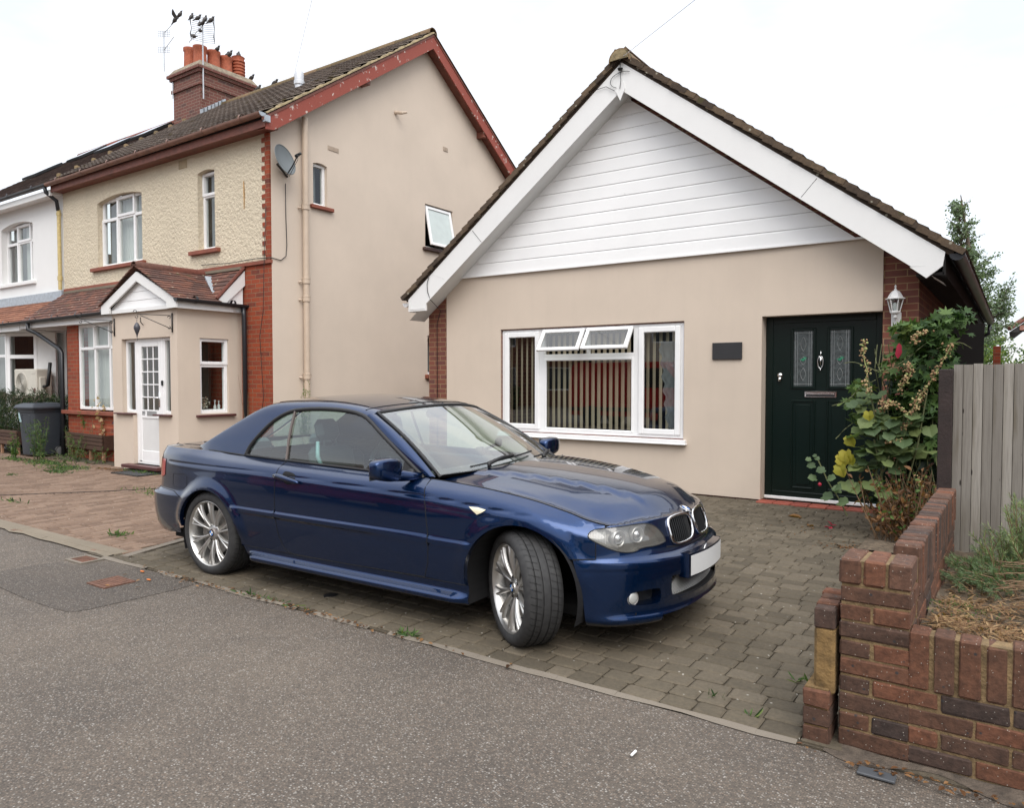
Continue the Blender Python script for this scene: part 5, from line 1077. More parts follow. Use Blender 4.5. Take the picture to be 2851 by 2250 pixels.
def SB(s, z, feat=True):
    """point on the body side at outline length s and height z (y given positive)"""
    if s < 0: p = SB(-s, z, feat); return (p[0], -p[1], p[2])
    if s > SMAX: p = SB(2*SMAX-s, z, feat); return (p[0], -p[1], p[2])
    k = round(s, 5)
    if k not in _cache:
        _cache[k] = (cplan(s), Pch([float(q(s)) for q in ZL], [float(q(s)) for q in OL]))
    (x, y, tx, ty), pr = _cache[k]
    zl, zh = pr.x[0], pr.x[-1]
    off = float(pr(z))
    if z > zh: off += (z-zh)*2.0
    if feat:
        # swage line under the windows and the rubbing strip
        if -.62 < x < 3.0:
            zc = np.interp(x, [-.7, .45, .85, 2.2, 3.0], [.838, .834, .827, .792, .735])
            f = sst(-.62, -.5, x)*(1-sst(2.75, 3.0, x))
            off += f*.0045*math.exp(-((z-zc)/.007)**2) - f*.003*math.exp(-((z-zc+.022)/.016)**2)
        if .33 < x < 2.50:
            zs = np.interp(x, [.3, 2.5], [.566, .553]); d = z-zs
            f = sst(.33, .36, x)*(1-sst(2.47, 2.50, x))
            off -= f*.014*(sst(-.036, -.030, d)*(1-sst(-.002, .014, d)))
        if .45 < x < 2.52:
            f = sst(.45, .56, x)*(1-sst(2.35, 2.52, x))
            off -= f*(.058*(sst(.175, .195, z)*(1-sst(.215, .262, z))))
        for A, lo in ((FA, .010), (RA, .022)):
            r = arch_r(A, x, z)
            if r < 1.45 and z > .30:
                off -= lo*sst(.30, .45, z)*(1-sst(1.03, 1.27, r))
        if x > 3.0:   # lower lip of the front bumper
            off -= .012*math.exp(-((z-.205)/.022)**2)*sst(3.2, 3.35, x)
            off += .005*math.exp(-((z-.475)/.004)**2)*sst(3.12, 3.2, x)
    return (x-ty*off, y+tx*off, z)
def SBn(s, z):
    e = 2e-3; p0 = np.array(SB(s-e, z)); p1 = np.array(SB(s+e, z)); q0 = np.array(SB(s, z-e)); q1 = np.array(SB(s, z+e))
    n = np.cross(p1-p0, q1-q0); return -n/np.linalg.norm(n)
# bonnet
HW = Spl([2.05, 2.3, 2.6, 2.8, 3.0, 3.15, 3.30], [.742, .746, .742, .733, .705, .672, .628])
def _edge():
    xs, ys, zs = [], [], []
    for s in np.linspace(0, s_of_x(2.0), 120):
        p = SB(s, z_top(s), False); xs.append(p[0]); ys.append(p[1]); zs.append(p[2])
    return np.array(xs), np.array(ys), np.array(zs)
EX, EY, EZ = _edge()
HC = Spl([2.0, 2.35, 2.6, 2.9, 3.11, 3.26, 3.36, 3.43, 3.467], [.955, .950, .935, .902, .868, .832, .800, .762, .718])
def hood_xf(y): return float(np.interp(abs(y), EY, EX))
def hood_w(x): return float(np.interp(-x, -EX, EY))
def edge_z(x, y, X_, Y_, Z_):
    d = np.hypot(X_-x, Y_-y); k = int(np.argmin(d)); best = (1e9, 0)
    for j in (k-1, k):
        if 0 <= j < len(X_)-1:
            ax, ay, bx, by = X_[j], Y_[j], X_[j+1], Y_[j+1]; l2 = (bx-ax)**2+(by-ay)**2+1e-12; t = min(1, max(0, ((x-ax)*(bx-ax)+(y-ay)*(by-ay))/l2))
            dd = math.hypot(ax+(bx-ax)*t-x, ay+(by-ay)*t-y)
            if dd < best[0]: best = (dd, Z_[j]+(Z_[j+1]-Z_[j])*t)
    return best
def HB(x, y):
    y0 = y; y = abs(y); zc = float(HC(x)); d, ze = edge_z(x, y, EX, EY, EZ)
    w = max(hood_w(min(x, 3.2)), .62); zs = float(np.interp(-min(x, 3.3), -EX, EZ)); u = min(1, y/w); z = zs+(zc-zs)*(1-u**2.3)
    yr = np.interp(x, [2.1, 3.42], [.60, .27])
    z += .015*(1-sst(yr-.020, yr+.030, y))*sst(2.1, 2.4, x)*(1-sst(3.25, 3.42, x))
    t = min(1, d/.16); k = t*(2-t) if x > 2.9 else min(1, d/.05)
    k = k if x > 3.0 else (t*(2-t))*sst(2.7, 3.0, x)+k*(1-sst(2.7, 3.0, x))
    return (x, y0, ze-.001+(z-ze)*k)
# greenhouse
GZB = Pch([-.45, -.19, .4, .82, 1.5, 2.05, 2.2], [.938, .942, .925, .914, .900, .888, .888])
GYB = Spl([-.45, -.30, -.1, .3, .8, 1.4, 1.9, 2.2], [.640, .700, .728, .742, .748, .748, .745, .742])
GZE = Spl([-.45, -.35, -.25, -.07, .08, .22, .38, .60, .9, 1.2, 1.42, 1.52], [.951, .968, 1.003, 1.092, 1.168, 1.236, 1.294, 1.318, 1.325, 1.311, 1.279, 1.258])
GZC = Spl([-.45, -.2, 0, .15, .35, .6, .9, 1.2, 1.45, 1.62], [.956, 1.075, 1.185, 1.265, 1.338, 1.370, 1.382, 1.368, 1.336, 1.303])
def GS(x):
    k = round(x, 4)
    if k in _cache: return _cache[k]
    zb, yb, ze, zc = float(GZB(x)), float(GYB(x)), float(GZE(x)), float(GZC(x)); h = max(ze-zb, .012)
    ye = yb-.36*h; zc = max(zc, zb+h+.004)
    pts = [(yb, zb), (yb-.12*h, zb+.40*h), (yb-.28*h, zb+.82*h), (ye-.022, zb+h), (ye*.80, zb+h+(zc-zb-h)*.42), (ye*.45, zb+h+(zc-zb-h)*.83), (0, zc)]
    _cache[k] = (Spl(range(7), [p[0] for p in pts]), Spl(range(7), [p[1] for p in pts], False, True))
    return _cache[k]
def GB(x, q):
    a, b = GS(x+1000) if False else GS2(x); return (x, float(a(q)), float(b(q)))
_g = {}
def GS2(x):
    k = round(x, 4)
    if k not in _g: _cache.pop(k, None); _g[k] = GS(x); _cache.pop(k, None)
    return _g[k]
def g_q(x, z):
    a, b = GS2(x); lo, hi = 0., 3.2
    for _ in range(30):
        m = (lo+hi)/2
        if float(b(m)) < z: lo = m
        else: hi = m
    return (lo+hi)/2
def g_qy(x, y):
    a, b = GS2(x); lo, hi = 3., 6.
    for _ in range(30):
        m = (lo+hi)/2
        if float(a(m)) > y: lo = m
        else: hi = m
    return (lo+hi)/2
# windscreen: a in -1..1 across, b 0 base .. 1 header
def WB(a, b):
    y0, y1 = .705, .565
    xb = 2.375-.235*a*a; zb = .925-.030*a*a; xt = 1.615-.125*a*a; zt = 1.308-.040*a*a
    bl = .020*math.sin(math.pi*b)
    return (xb+(xt-xb)*b+bl*.5, (y0+(y1-y0)*b)*a, zb+(zt-zb)*b+bl*.85)
# ---------------------------------------------------------------- blue coupe
def paintmat():
    m, nt, b = nmat('blue_metallic_paint'); v = coord(nt); n = noise(nt, v, 900, 2)
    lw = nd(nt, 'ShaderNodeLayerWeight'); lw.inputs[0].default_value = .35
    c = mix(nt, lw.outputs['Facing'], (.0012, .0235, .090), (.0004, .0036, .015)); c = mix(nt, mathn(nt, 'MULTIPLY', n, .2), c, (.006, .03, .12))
    nt.links.new(c, b.inputs['Base Color']); b.inputs['Metallic'].default_value = .8; b.inputs['Roughness'].default_value = .24
    b.inputs['Coat Weight'].default_value = 1; b.inputs['Coat Roughness'].default_value = .025; b.inputs['Coat IOR'].default_value = 1.42
    dn = noise(nt, v, 3.0, 2); bump(nt, b, dn, .02, .02)
    return m
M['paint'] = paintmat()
M['rubber'] = plain('tyre_rubber', (.022, .022, .023), .72, var=.25, vs_=14, spec=.35)
M['trim'] = plain('black_rubber_trim', (.010, .010, .011), .55)
M['gap'] = plain('panel_gap', (.003, .003, .004), .9)
M['silver'] = plain('silver_alloy', (.52, .51, .49), .30, .85, var=.06)
M['silver_in'] = plain('alloy_barrel', (.30, .29, .27), .45, .7, var=.2, vs_=20)
M['cglass'] = glassmat('car_glass', (.62, .78, .75), .095, dirt=.02, power=3.6)
M['cglass_w'] = glassmat('windscreen_glass', (.66, .78, .70), .085, dirt=.02, power=2.6)
M['lens'] = glassmat('lamp_lens', (.82, .82, .80), .09, dirt=.07)
M['redlens'] = plain('red_lens', (.38, .008, .008), .12, coat=1)
M['seat'] = plain('dark_seat_leather', (.060, .068, .072), .5)
M['plate'] = plain('blank_number_plate', (.62, .63, .63), .35, var=.02)
def roundelmat(name, c):
    return plain(name, c, .2, coat=1, var=.02)
M['r_blue'] = roundelmat('roundel_blue', (.02, .16, .50)); M['r_white'] = roundelmat('roundel_white', (.8, .8, .8)); M['r_black'] = roundelmat('roundel_black', (.012, .012, .014))
def fd(f, a, b, ea=2e-3, eb=2e-3):
    p0 = np.array(f(a-ea, b)); p1 = np.array(f(a+ea, b)); q0 = np.array(f(a, b-eb)); q1 = np.array(f(a, b+eb)); n = np.cross(p1-p0, q1-q0); l = np.linalg.norm(n)
    return n/l if l > 1e-12 else np.array([0, 0, 1.])
_pc = {}
HBf = DBf = None
def patch(f, outer, holes=(), sp=.035, out=None, off=0, sc=(1, 1), side=-1, both=False):
    """surface patch over a 2-D outline; out(p) gives the outward direction used to orient normals"""
    key = (getattr(f, '__name__', ''), tuple(map(tuple, outer)), len(holes), sp, off)
    if side == 1 and key in _pc and f is not HBf and f is not DBf:
        o_ = _pc[key]; m = MB(); m.v = [(a, -b, c) for a, b, c in o_.v]; m.n = [(a, -b, c) for a, b, c in o_.n]; m.f = [(a, c, b) for a, b, c in o_.f]; m.t = list(o_.t); m.mi = list(o_.mi); return m
    if f is SB and sc == (1, 1): sc = (1, 2.6)
    o2 = densify([(p[0]*sc[0], p[1]*sc[1]) for p in outer], sp*.8); h2 = [densify([(p[0]*sc[0], p[1]*sc[1]) for p in h], sp*.8) for h in holes]
    v, F = cdt(o2, h2, sp); V = []; NN = []
    for p in v:
        a, b = p[0]/sc[0], p[1]/sc[1]; q = np.array(f(a, b), float); n = fd(f, a, b); w = out(q) if out else np.array([0, q[1], 0])
        if np.dot(n, w) < 0: n = -n
        q = q+n*off; V.append((q[0], q[1]*side, q[2])); NN.append((n[0], n[1]*side, n[2]))
    F2 = []
    for t in F:
        a, b, c = (np.array(V[i]) for i in t); n = np.cross(b-a, c-a); w = np.array(NN[t[0]])
        F2.append(t if np.dot(n, w) > 0 else (t[0], t[2], t[1]))
    m = MB(); m.v = V; m.f = F2; m.t = [None]*len(F2); m.mi = [0]*len(F2); m.n = NN
    if side == -1: _pc[key] = m
    return m
def merge(*ms):
    r = MB(); r.n = []
    for m in ms:
        b = len(r.v); r.v += m.v; r.f += [tuple(i+b for i in f) for f in m.f]; r.t += m.t; r.mi += m.mi; r.n += (m.n or [(0, 0, 1)]*len(m.v))
    return r
outs = lambda q: np.array([0 if abs(q[0]-1.2) < 1.4 else (q[0]-1.2)*.3, max(q[1], .02), .05])
outn = lambda q: np.array([.6 if q[0] > 3 else (-.6 if q[0] < -.6 else 0), q[1]*.9, .15])
outu = lambda q: np.array([0, 0, 1.])
SX = s_of_x
def arc(A, a0, a1, n=26):
    return [(A[0]+A[2]*cos(radians(lerp(a0, a1, i/n))), A[1]+A[3]*sin(radians(lerp(a0, a1, i/n)))) for i in range(n+1)]
def xz(P): return [(SX(x), z) for x, z in P]
def topline(s0, s1, d=.04):
    n = max(2, int(abs(s1-s0)/d)); return [(lerp(s0, s1, i/n), z_top(lerp(s0, s1, i/n))) for i in range(n+1)]
DOOR_R = [(.79, z_top(SX(.79))), (.80, .82), (.81, .54), (.83, .42), (.86, .35), (.90, .309), (.98, .286)]
DOOR_F = [(2.14, .306), (2.175, .40), (2.19, .551), (2.16, .74), (2.11, z_top(SX(2.11)))]
LAMP = [(0.908, 0.660), (0.882, 0.684), (0.82, .690), (0.762, 0.692), (0.692, 0.696), (0.6, 0.700), (0.50, .698), (0.445, 0.684), (0.397, 0.650), (0.372, 0.610), (.368, .588), (0.46, 0.578), (0.585, 0.580), (0.623, 0.562), (0.70, 0.564), (0.772, 0.582), (0.849, 0.618), (0.896, 0.642)]
KID = [(.312, .680), (.285, .704), (.18, .712), (.075, .706), (.030, .690), (.022, .650), (.036, .592), (.066, .566), (.15, .558), (.255, .558), (.300, .572), (.314, .615)]
KID = smoothpoly(KID, 1)
FOG = smoothpoly([(.680, .348), (.62, .358), (.52, .362), (.474, .356), (.468, .285), (.50, .276), (.60, .276), (.676, .288)], 1)
INT = [(0, .405), (.20, .405), (.385, .412), (.392, .40), (.385, .33), (.37, .300), (.30, .288), (.15, .282), (0, .280)]
TAIL0, TAIL1 = SX(-.655), ST(y=.46, rear=True)
def build_side(root, side, full=True):
    P = M['paint']; R = {}
    def B(m, name, mat, par=root, **k): o = m.build(name, mat, par, local=True, **k); return o
    kw = dict(side=side, out=outs)
    # door
    door = B(patch(SB, xz(DOOR_R+DOOR_F)+topline(SX(2.11), SX(.79))[1:-1], sp=.034, **kw), 'door', P)
    # sill skirt
    B(patch(SB, xz([(.47, .20), (.44, .25), (.42, .288), (.98, .283), (2.14, .303), (2.47, .30), (2.46, .18)])+xz([(2.2, .172), (1.4, .172), (.6, .172)]), sp=.03, **kw), 'side_skirt', P)
    # rear quarter
    ra = arc(RA, 176, 8)
    q = xz(DOOR_R+[(.42, .29)]+[(x, z) for x, z in arc(RA, 0, 172)])
    s0 = SX(ra[0][0])
    q += [(SX(-.362), .40), (SX(-.352), .50), (SX(-.34), .600), (SX(-.5), .604), (SX(-.66), .606), (TAIL0, .700), (TAIL0, .842)] if False else [(SX(-.362), .40), (SX(-.345), .575), (SX(-.45), .607), (TAIL0+.10, .610), (TAIL0+.06, .70), (TAIL0, .72), (TAIL0, .845), (TAIL0+.10, .850)]
    q += topline(TAIL0+.10, SX(.79))[:-1]
    B(patch(SB, q, sp=.034, **kw), 'rear_quarter_panel', P)
    # rear bumper half and tail panel go to the common meshes
    rb = [(SX(-.375), .285), (SX(-.362), .40), (SX(-.345), .575), (SX(-.45), .607)]+[(lerp(SX(-.45), SMAX, t), .610) for t in (.2, .4, .6, .8, 1)]+[(SMAX, .27), (lerp(SX(-.6), SMAX, .5), .27), (SX(-.62), .262)]
    R['rbump'] = patch(SB, rb, sp=.035, side=side, out=outn)
    R['rpanel'] = patch(SB, [(TAIL0+.10, .610), (TAIL0+.06, .70), (TAIL1, .70), (TAIL1, .85), (TAIL0, .845), (TAIL0+.10, .850)][0:2]+[(TAIL1, .70), (TAIL1, .855)]+topline(TAIL1, SMAX)+[(SMAX, .61)], sp=.04, side=side, out=outn)
    R['rpanel2'] = patch(SB, [(TAIL0+.10, .850), (TAIL1, .855)]+topline(TAIL1, TAIL0+.10), sp=.04, side=side, out=outn)
    tl = B(patch(SB, [(TAIL0, .72), (TAIL0, .845), (TAIL1, .855), (TAIL1, .70), (TAIL0+.06, .70)], sp=.03, side=side, out=outn, off=.004), 'tail_lamp', M['redlens'])
    # front wing
    w = xz(DOOR_F)+topline(SX(2.11), .80)[1:]
    w += [(.80, .694), (.82, .690), (0.882, 0.684), (0.908, 0.660), (0.896, 0.642), (.862, .622), (.862, .536), (SX(3.122), .534)]
    w += xz([(x, z) for x, z in arc(FA, 36, 180)])+xz([(2.440, .30)])
    B(patch(SB, w, sp=.034, **kw), 'front_wing', P)
    # wheel arch lips and liners
    for A, a0, a1 in ((FA, 35, 184), (RA, -2, 172)):
        L = [(x, z) for x, z in arc(A, a0, a1, 40)]; m = MB(); path = []
        for x, z in L:
            p = SB(SX(x), z); path.append(p)
        def f(u, v):
            i = u*(len(path)-1); k = min(int(i), len(path)-2); t = i-k; p = [lerp(path[k][j], path[k+1][j], t) for j in range(3)]
            d = v*.035; cx, cz = A[0], A[1]; return (p[0]+(cx-p[0])*.0*v, (p[1]-d)*side, p[2])
        m.grid(f, 40, 2); B(m, 'arch_lip', P, smooth=True)
        m = MB(); sc_ = 1.03
        def g(u, v):
            th = radians(lerp(-20, 200, u)); return (A[0]+A[2]*sc_*cos(th), side*lerp(.835, .42, v), max(.10, A[1]+A[3]*sc_*sin(th)))
        m.grid(g, 30, 2)
        poly = [(A[0]+A[2]*1.03*cos(radians(t)), max(.1, A[1]+A[3]*1.03*sin(radians(t)))) for t in range(-20, 201, 10)]
        m.prism(poly, 1, side*.42, side*.40); B(m, 'wheel_arch_liner', M['gap'])
    # headlamp
    lamp = B(patch(SB, LAMP, sp=.022, side=side, out=outn, off=.001), 'headlamp', M['lens'])
    m = MB(); c = (.64, .636)
    def inset(k, o): return [(c[0]+(s-c[0])*k, c[1]+(z-c[1])*k) for s, z in LAMP]
    ring0 = []; ring1 = []
    for s, z in densify(LAMP, .02):
        p = np.array(SB(s, z)); n = SBn(s, z); n = n if n[1] > 0 or n[0] > 0 else -n
        ring0.append(p-n*.002); kx = .97; s2, z2 = c[0]+(s-c[0])*kx, c[1]+(z-c[1])*.93; p2 = np.array(SB(s2, z2)); ring1.append(p2-n*.045)
    n_ = len(ring0); V = [(p[0], p[1]*side, p[2]) for p in ring0+ring1]
    m.add(V, [(i, (i+1) % n_, (i+1) % n_+n_, i+n_) for i in range(n_)])
    m2 = patch(SB, inset(.97, 0), sp=.03, side=side, out=outn, off=-.044); m.add(m2.v, m2.f)
    # ribbed outer reflector
    B(m, 'reflector', plain('lamp_reflector', (.36, .355, .33), .35, .45, var=.1) if 'refl' not in M else M['refl'], lamp)
    m = MB()
    for k in range(11):
        s = .80+k*.0095; zz0 = np.interp(s, [.75, .90], [.600, .652]); zz1 = np.interp(s, [.75, .90], [.684, .668])
        q = [SB(s, lerp(zz0, zz1, t)) for t in (0, .5, 1)]; q = [np.array(p)-SBn(s, .63)*(.016 if SBn(s, .63)[1] > 0 else -.016) for p in q]
        m.tube([(p[0], p[1]*side, p[2]) for p in q], .0022, 5)
    B(m, 'lens_ribs', M['silver'], lamp)
    for s, z in ((.700, .630), (.565, .640)):
        p = np.array(SB(s, z)); d = np.array([.94, .34, .02]); d /= np.linalg.norm(d); cc = p-d*.040; cc[1] *= side
        Rm = Vector((d[0], d[1]*side, d[2])).to_track_quat('Z', 'Y').to_matrix()
        m = MB().lathe([(.047, -.018), (.047, .010), (.043, .014), (.038, .010), (.034, -.006), (.030, -.008)], 26, cc, R=Rm); o = B(m, 'projector', M['silver'], lamp, smooth=True)
        m = MB().lathe([(.031, -.010), (.028, .004), (.020, .014), (.008, .019), (.0005, .020)], 22, cc, R=Rm); B(m, 'bulb_lens', M['chrome'], lamp, smooth=True)
    m = MB(); P3 = [SB(s, z) for s, z in densify(smoothpoly(LAMP, 1), .02)]; m.tube([(p[0], p[1]*side, p[2]) for p in P3], .0035, 6, closed=True); B(m, 'lamp_seal', M['trim'], lamp)
    # kidney grille
    kd = MB(); pk = []
    for s, z in densify(KID, .012):
        p = np.array(SB(s, z)); n = SBn(s, z); n = n*np.sign(n[0]); pk.append((p[0]+n[0]*.004, (p[1]+n[1]*.004)*side, p[2]+n[2]*.004))
    kd.tube(pk, .0095, 8, closed=True)
    kidney = B(kd, 'kidney_grille', M['chrome'], smooth=True)
    m = patch(SB, KID, sp=.03, side=side, out=outn, off=-.035); B(m, 'grille_backing', M['gap'], kidney)
    m = MB(); 
    for k in range(11):
        s = .052+k*.0235; zs = [z for (a, z) in densify(KID, .006) if abs(a-s) < .007]
        if len(zs) < 2: continue
        zl, zh = min(zs)+.004, max(zs)-.004; q = []
        for t in (0, .25, .5, .75, 1):
            z = lerp(zl, zh, t); p = np.array(SB(s, z)); q.append((p[0]-.006-.006*(1-4*(t-.5)**2)*0, p[1]*side, p[2]))
        for dd in (0,): m.tube(q, .0042, 5)
        m.tube([(a-.016, b, c_) for a, b, c_ in q], .0042, 5)
    B(m, 'slats', M['black'], kidney)
    # fog lamp
    m = MB(); rs0 = []; rs1 = []
    for s, z in densify(FOG, .02):
        p = np.array(SB(s, z)); n = SBn(s, z); n = n*np.sign(n[0]); rs0.append(p); rs1.append(p-n*.07)
    n_ = len(rs0); m.add([(p[0], p[1]*side, p[2]) for p in rs0+rs1], [(i, (i+1) % n_, (i+1) % n_+n_, i+n_) for i in range(n_)]); R['fogwall'] = m
    m = patch(SB, FOG, sp=.03, side=side, out=outn, off=-.068); B(m, 'fog_recess', M['black'])
    p = np.array(SB(.648, .318)); d = np.array([.9, .42, 0]); d /= np.linalg.norm(d); p = p-d*.012; p[1] *= side
    Rm = Vector((d[0], d[1]*side, 0)).to_track_quat('Z', 'Y').to_matrix()
    fo = B(MB().lathe([(.040, -.03), (.040, .0), (.037, .004), (.034, .001)], 24, p, R=Rm), 'fog_lamp', M['silver'], smooth=True)
    B(MB().lathe([(.035, .0), (.030, .006), (.015, .010), (.0005, .011)], 24, p, R=Rm), 'lens', plain('fog_lens', (.42, .43, .42), .25, .2, coat=1) if 'fogl' not in M else M['fogl'], fo, smooth=True)
    # front bumper half
    fb = [(0, .540), (.20, .542), (.373, .558), (.368, .588), (0.46, 0.578), (0.585, 0.580), (0.623, 0.562), (0.70, 0.564), (0.772, 0.582), (.862, .622), (.862, .536), (SX(3.122), .534), (SX(3.150), .43), (SX(3.172), .34), (SX(3.185), .20), (SX(3.19), .170), (.72, .160), (.50, .158), (.470, .168), (.466, .210), (.2, .214), (0, .218)]
    R['fbump'] = patch(SB, fb+INT[::-1][:-1] if False else fb[:-1]+[(0, .158)]+INT[::-1], [FOG], sp=.03, side=side, out=outn) if False else None
    outer = [(0, .218), (0, .280)]+INT[::-1][1:-1]+[(0, .405)]+fb[:-1]
    R['fbump'] = patch(SB, outer, [FOG], sp=.03, side=side, out=outn)
    # bonnet nose half
    nose = [(0, .545), (.20, .547), (.368, .562), (.368, .588), (.372, .610), (.397, .650), (.445, .684), (.50, .698), (.6, .700), (.692, .698), (.762, .694), (.80, .695)]+topline(.80, 0)[1:]
    R['nose'] = patch(SB, nose, [KID], sp=.03, side=side, out=outn)
    # panel gaps
    m = MB()
    def seam(pts, r=.0028, f=SB):
        q = []
        for a, b in densify(pts, .03, False):
            p = f(a, b); q.append((p[0], p[1]*side, p[2]))
        m.tube(q, r, 5)
    seam(xz(DOOR_R+[(.98, .286)]+DOOR_F)); seam([(.862, .622), (.862, .536)]); seam([(.862, .535), (SX(3.122), .533)], .004)
    seam([(s, z-.001) for s, z in topline(SX(2.11), .80)]+[(.80, .694)], .0032); seam(xz([(.44, .286), (2.45, .302)]), .0022)
    seam([(SX(-.345), .577), (SX(-.45), .609), (TAIL0+.1, .612), (SMAX-.3, .612), (SMAX, .612)], .003)
    seam([(SX(-.485), .745), (SX(-.295), .752), (SX(-.262), .735), (SX(-.262), .665), (SX(-.29), .645), (SX(-.46), .640), (SX(-.485), .655), (SX(-.485), .745)], .0018)
    seam([(.0, .543), (.2, .545), (.37, .560)], .0035)
    seam([(TAIL0, .72), (TAIL0, .845), (TAIL1, .855), (TAIL1, .70), (TAIL0+.06, .70), (TAIL0, .72)], .003)
    B(m, 'panel_gaps', M['gap'])
    # side repeater
    B(patch(SB, [(1.633, .762), (1.575, .762), (1.515, .754), (1.54, .738), (1.572, .724), (1.60, .742)], sp=.02, side=side, out=outs, off=.004), 'side_repeater', plain('repeater_lens', (.72, .66, .48), .15, coat=1) if 'rep' not in M else M['rep'])
    # door handle
    m = MB(); 
    hp = [(.80, .822), (.84, .824), (.90, .816), (.97, .806), (1.04, .797), (1.065, .793)]; q = []
    for x, z in hp:
        p = SB(SX(x), z); q.append((p[0], (p[1]+.020)*side, p[2]))
    m.tube(q, [.013, .019, .019, .018, .014, .006], 10); hd = B(m, 'handle', P, door, smooth=True)
    m = patch(SB, smoothpoly([(SX(.865), .812), (SX(.865), .846), (SX(.885), .858), (SX(.975), .848), (SX(1.0), .83), (SX(1.0), .80), (SX(.97), .772), (SX(.91), .772)], 2), sp=.02, side=side, out=outs, off=.0012); B(m, 'handle_recess', M['gap'], door)
    p = SB(SX(.815), .823); B(MB().lathe([(.009, 0), (.009, .003), (.0005, .004)], 12, (p[0], (p[1]+.036)*side, p[2]), ax=1), 'lock', M['silver'], door)
    # side window opening line (x,z), glass, pillar and seals
    WO = [(.315, .930), (.318, .955), (.345, 1.012), (.425, 1.100), (.505, 1.175), (.61, 1.236), (.715, 1.268), (.86, 1.281), (1.0, 1.285), (1.15, 1.283), (1.297, 1.273), (1.40, 1.253), (1.475, 1.224), (1.62, 1.135), (1.80, 1.030), (2.035, .892)]
    belt = [(lerp(2.035, .315, t), float(GZB(lerp(2.035, .315, t)))) for t in (.1, .3, .5, .7, .9)]
    gl = lambda x, z: GW(x, z)
    bp = [(.775, .915), (.748, 1.05), (.735, 1.15), (.728, 1.262)]
    rw = [p for p in WO if p[0] < .72]+[(.715, 1.262)]+[(.735, 1.15), (.748, 1.05), (.770, .915)]
    B(patch(gl, rw, sp=.05, side=side, out=outs, off=-.008), 'rear_side_window', M['cglass'])
    dw = [(.785, .915), (.762, 1.05), (.748, 1.15), (.740, 1.268)]+[p for p in WO if p[0] > .8]+belt[:3]
    dw = [(.785, .915), (.762, 1.05), (.748, 1.15), (.740, 1.270)]+[p for p in WO if p[0] > .8]+[(b_[0], b_[1]) for b_ in belt if b_[0] > .85]
    B(patch(gl, dw, sp=.05, side=side, out=outs, off=-.008), 'door_window', M['cglass'], par=door)
    m = MB()
    q = [GW(x, z) for x, z in bp]; m.tube([(p[0], (p[1]+.0)*side, p[2]) for p in q], .011, 6); B(m, 'window_pillar_trim', plain('pillar_trim', (.07, .055, .05), .4) if 'ptr' not in M else M['ptr'])
    m = MB(); q = [GW(x, z) for x, z in densify(smoothpoly(WO, 1, False), .04, False)]; m.tube([(p[0], (p[1]-.002)*side, p[2]) for p in q], .015, 8)
    q = [GW(x, float(GZB(x))+.002) for x in np.linspace(.30, 2.05, 40)]; m.tube([(p[0], (p[1]+.002)*side, p[2]) for p in q], .009, 6)
    B(m, 'window_seal', M['trim'], smooth=True)
    # hardtop half (roof, C pillar)
    S_ = .13
    def gq(x, qs): return GB(x, qs/S_)
    wo = [(x, g_q(x, z)*S_) for x, z in densify(WO[:13], .04, False)]
    roof = [(-.44, 0)]+[(lerp(-.44, .31, t), 0) for t in (.2, .4, .6, .8, 1)]+wo+[(1.490, g_qy(1.49, .60)*S_), (1.492, g_qy(1.49, .565)*S_)]
    for a in (.8, .6, .4, .2, 0): x = min(1.615-.125*a*a, 1.615); roof.append((x, (g_qy(x, .565*a) if a else 6)*S_))
    roof += [(lerp(1.615, -.44, t), 6*S_) for t in np.linspace(.03, 1, 30)]
    bx = np.linspace(-.38, .13, 9); rg = [(x, g_qy(x, min(.50+.08*(.13-x)/.56, .9*float(GS2(x)[0](3))))*S_) for x in bx]+[(.16, 5.0*S_), (.17, 5.95*S_)]+[(-.20, 5.95*S_), (-.39, 5.95*S_)]
    outg = lambda q: np.array([-.2 if q[0] < .3 else 0, q[1], .5])
    R['roof'] = patch(gq, roof, [rg], sp=.03, side=side, out=outg, off=0); R['rglass'] = patch(gq, rg, sp=.04, side=side, out=outg, off=-.004)
    R['rg2'] = patch(gq, [(-.39, 5.95*S_), (.17, 5.95*S_), (.17, 6*S_), (-.39, 6*S_)], sp=.04, side=side, out=outg, off=.0015)
    # rain channel + join line on the roof
    m = MB(); 
    for yy in (.535,):
        q = []
        for x in np.linspace(.45, 1.38, 24): p = GB(x, g_qy(x, yy)); q.append((p[0], p[1]*side, p[2]+.001))
        m.tube(q, .0025, 5)
    q = []
    for a in np.linspace(0, 1, 12): x = 1.50-.10*a*a; p = GB(x, g_qy(x, .60*a) if a > .01 else 6); q.append((p[0], p[1]*side, p[2]+.001))
    m.tube(q, .003, 5); B(m, 'roof_joint', M['gap'])
    # A pillar
    m = MB(); E1 = [(2.075, .885), (1.80, 1.030), (1.62, 1.135), (1.475, 1.226), (1.44, 1.243)]; K = 14
    e1 = Spl(range(5), [p[0] for p in E1]); e2 = Spl(range(5), [p[1] for p in E1])
    def ap(u, v):
        a = GW(float(e1(u*4)), float(e2(u*4))); b_ = WB(1.03, min(u*.985+.0, 1)); p = [lerp(a[j], b_[j], v) for j in range(3)]; bl = .016*sin(pi*v)
        return (p[0]+bl*.4, (p[1]+bl*.8)*side, p[2]+bl*.6)
    m.grid(ap, K, 6); B(m, 'windscreen_pillar', P, smooth=True)
    # mirror
    m = MB(); cx, cy, cz = 1.925, .965, .950
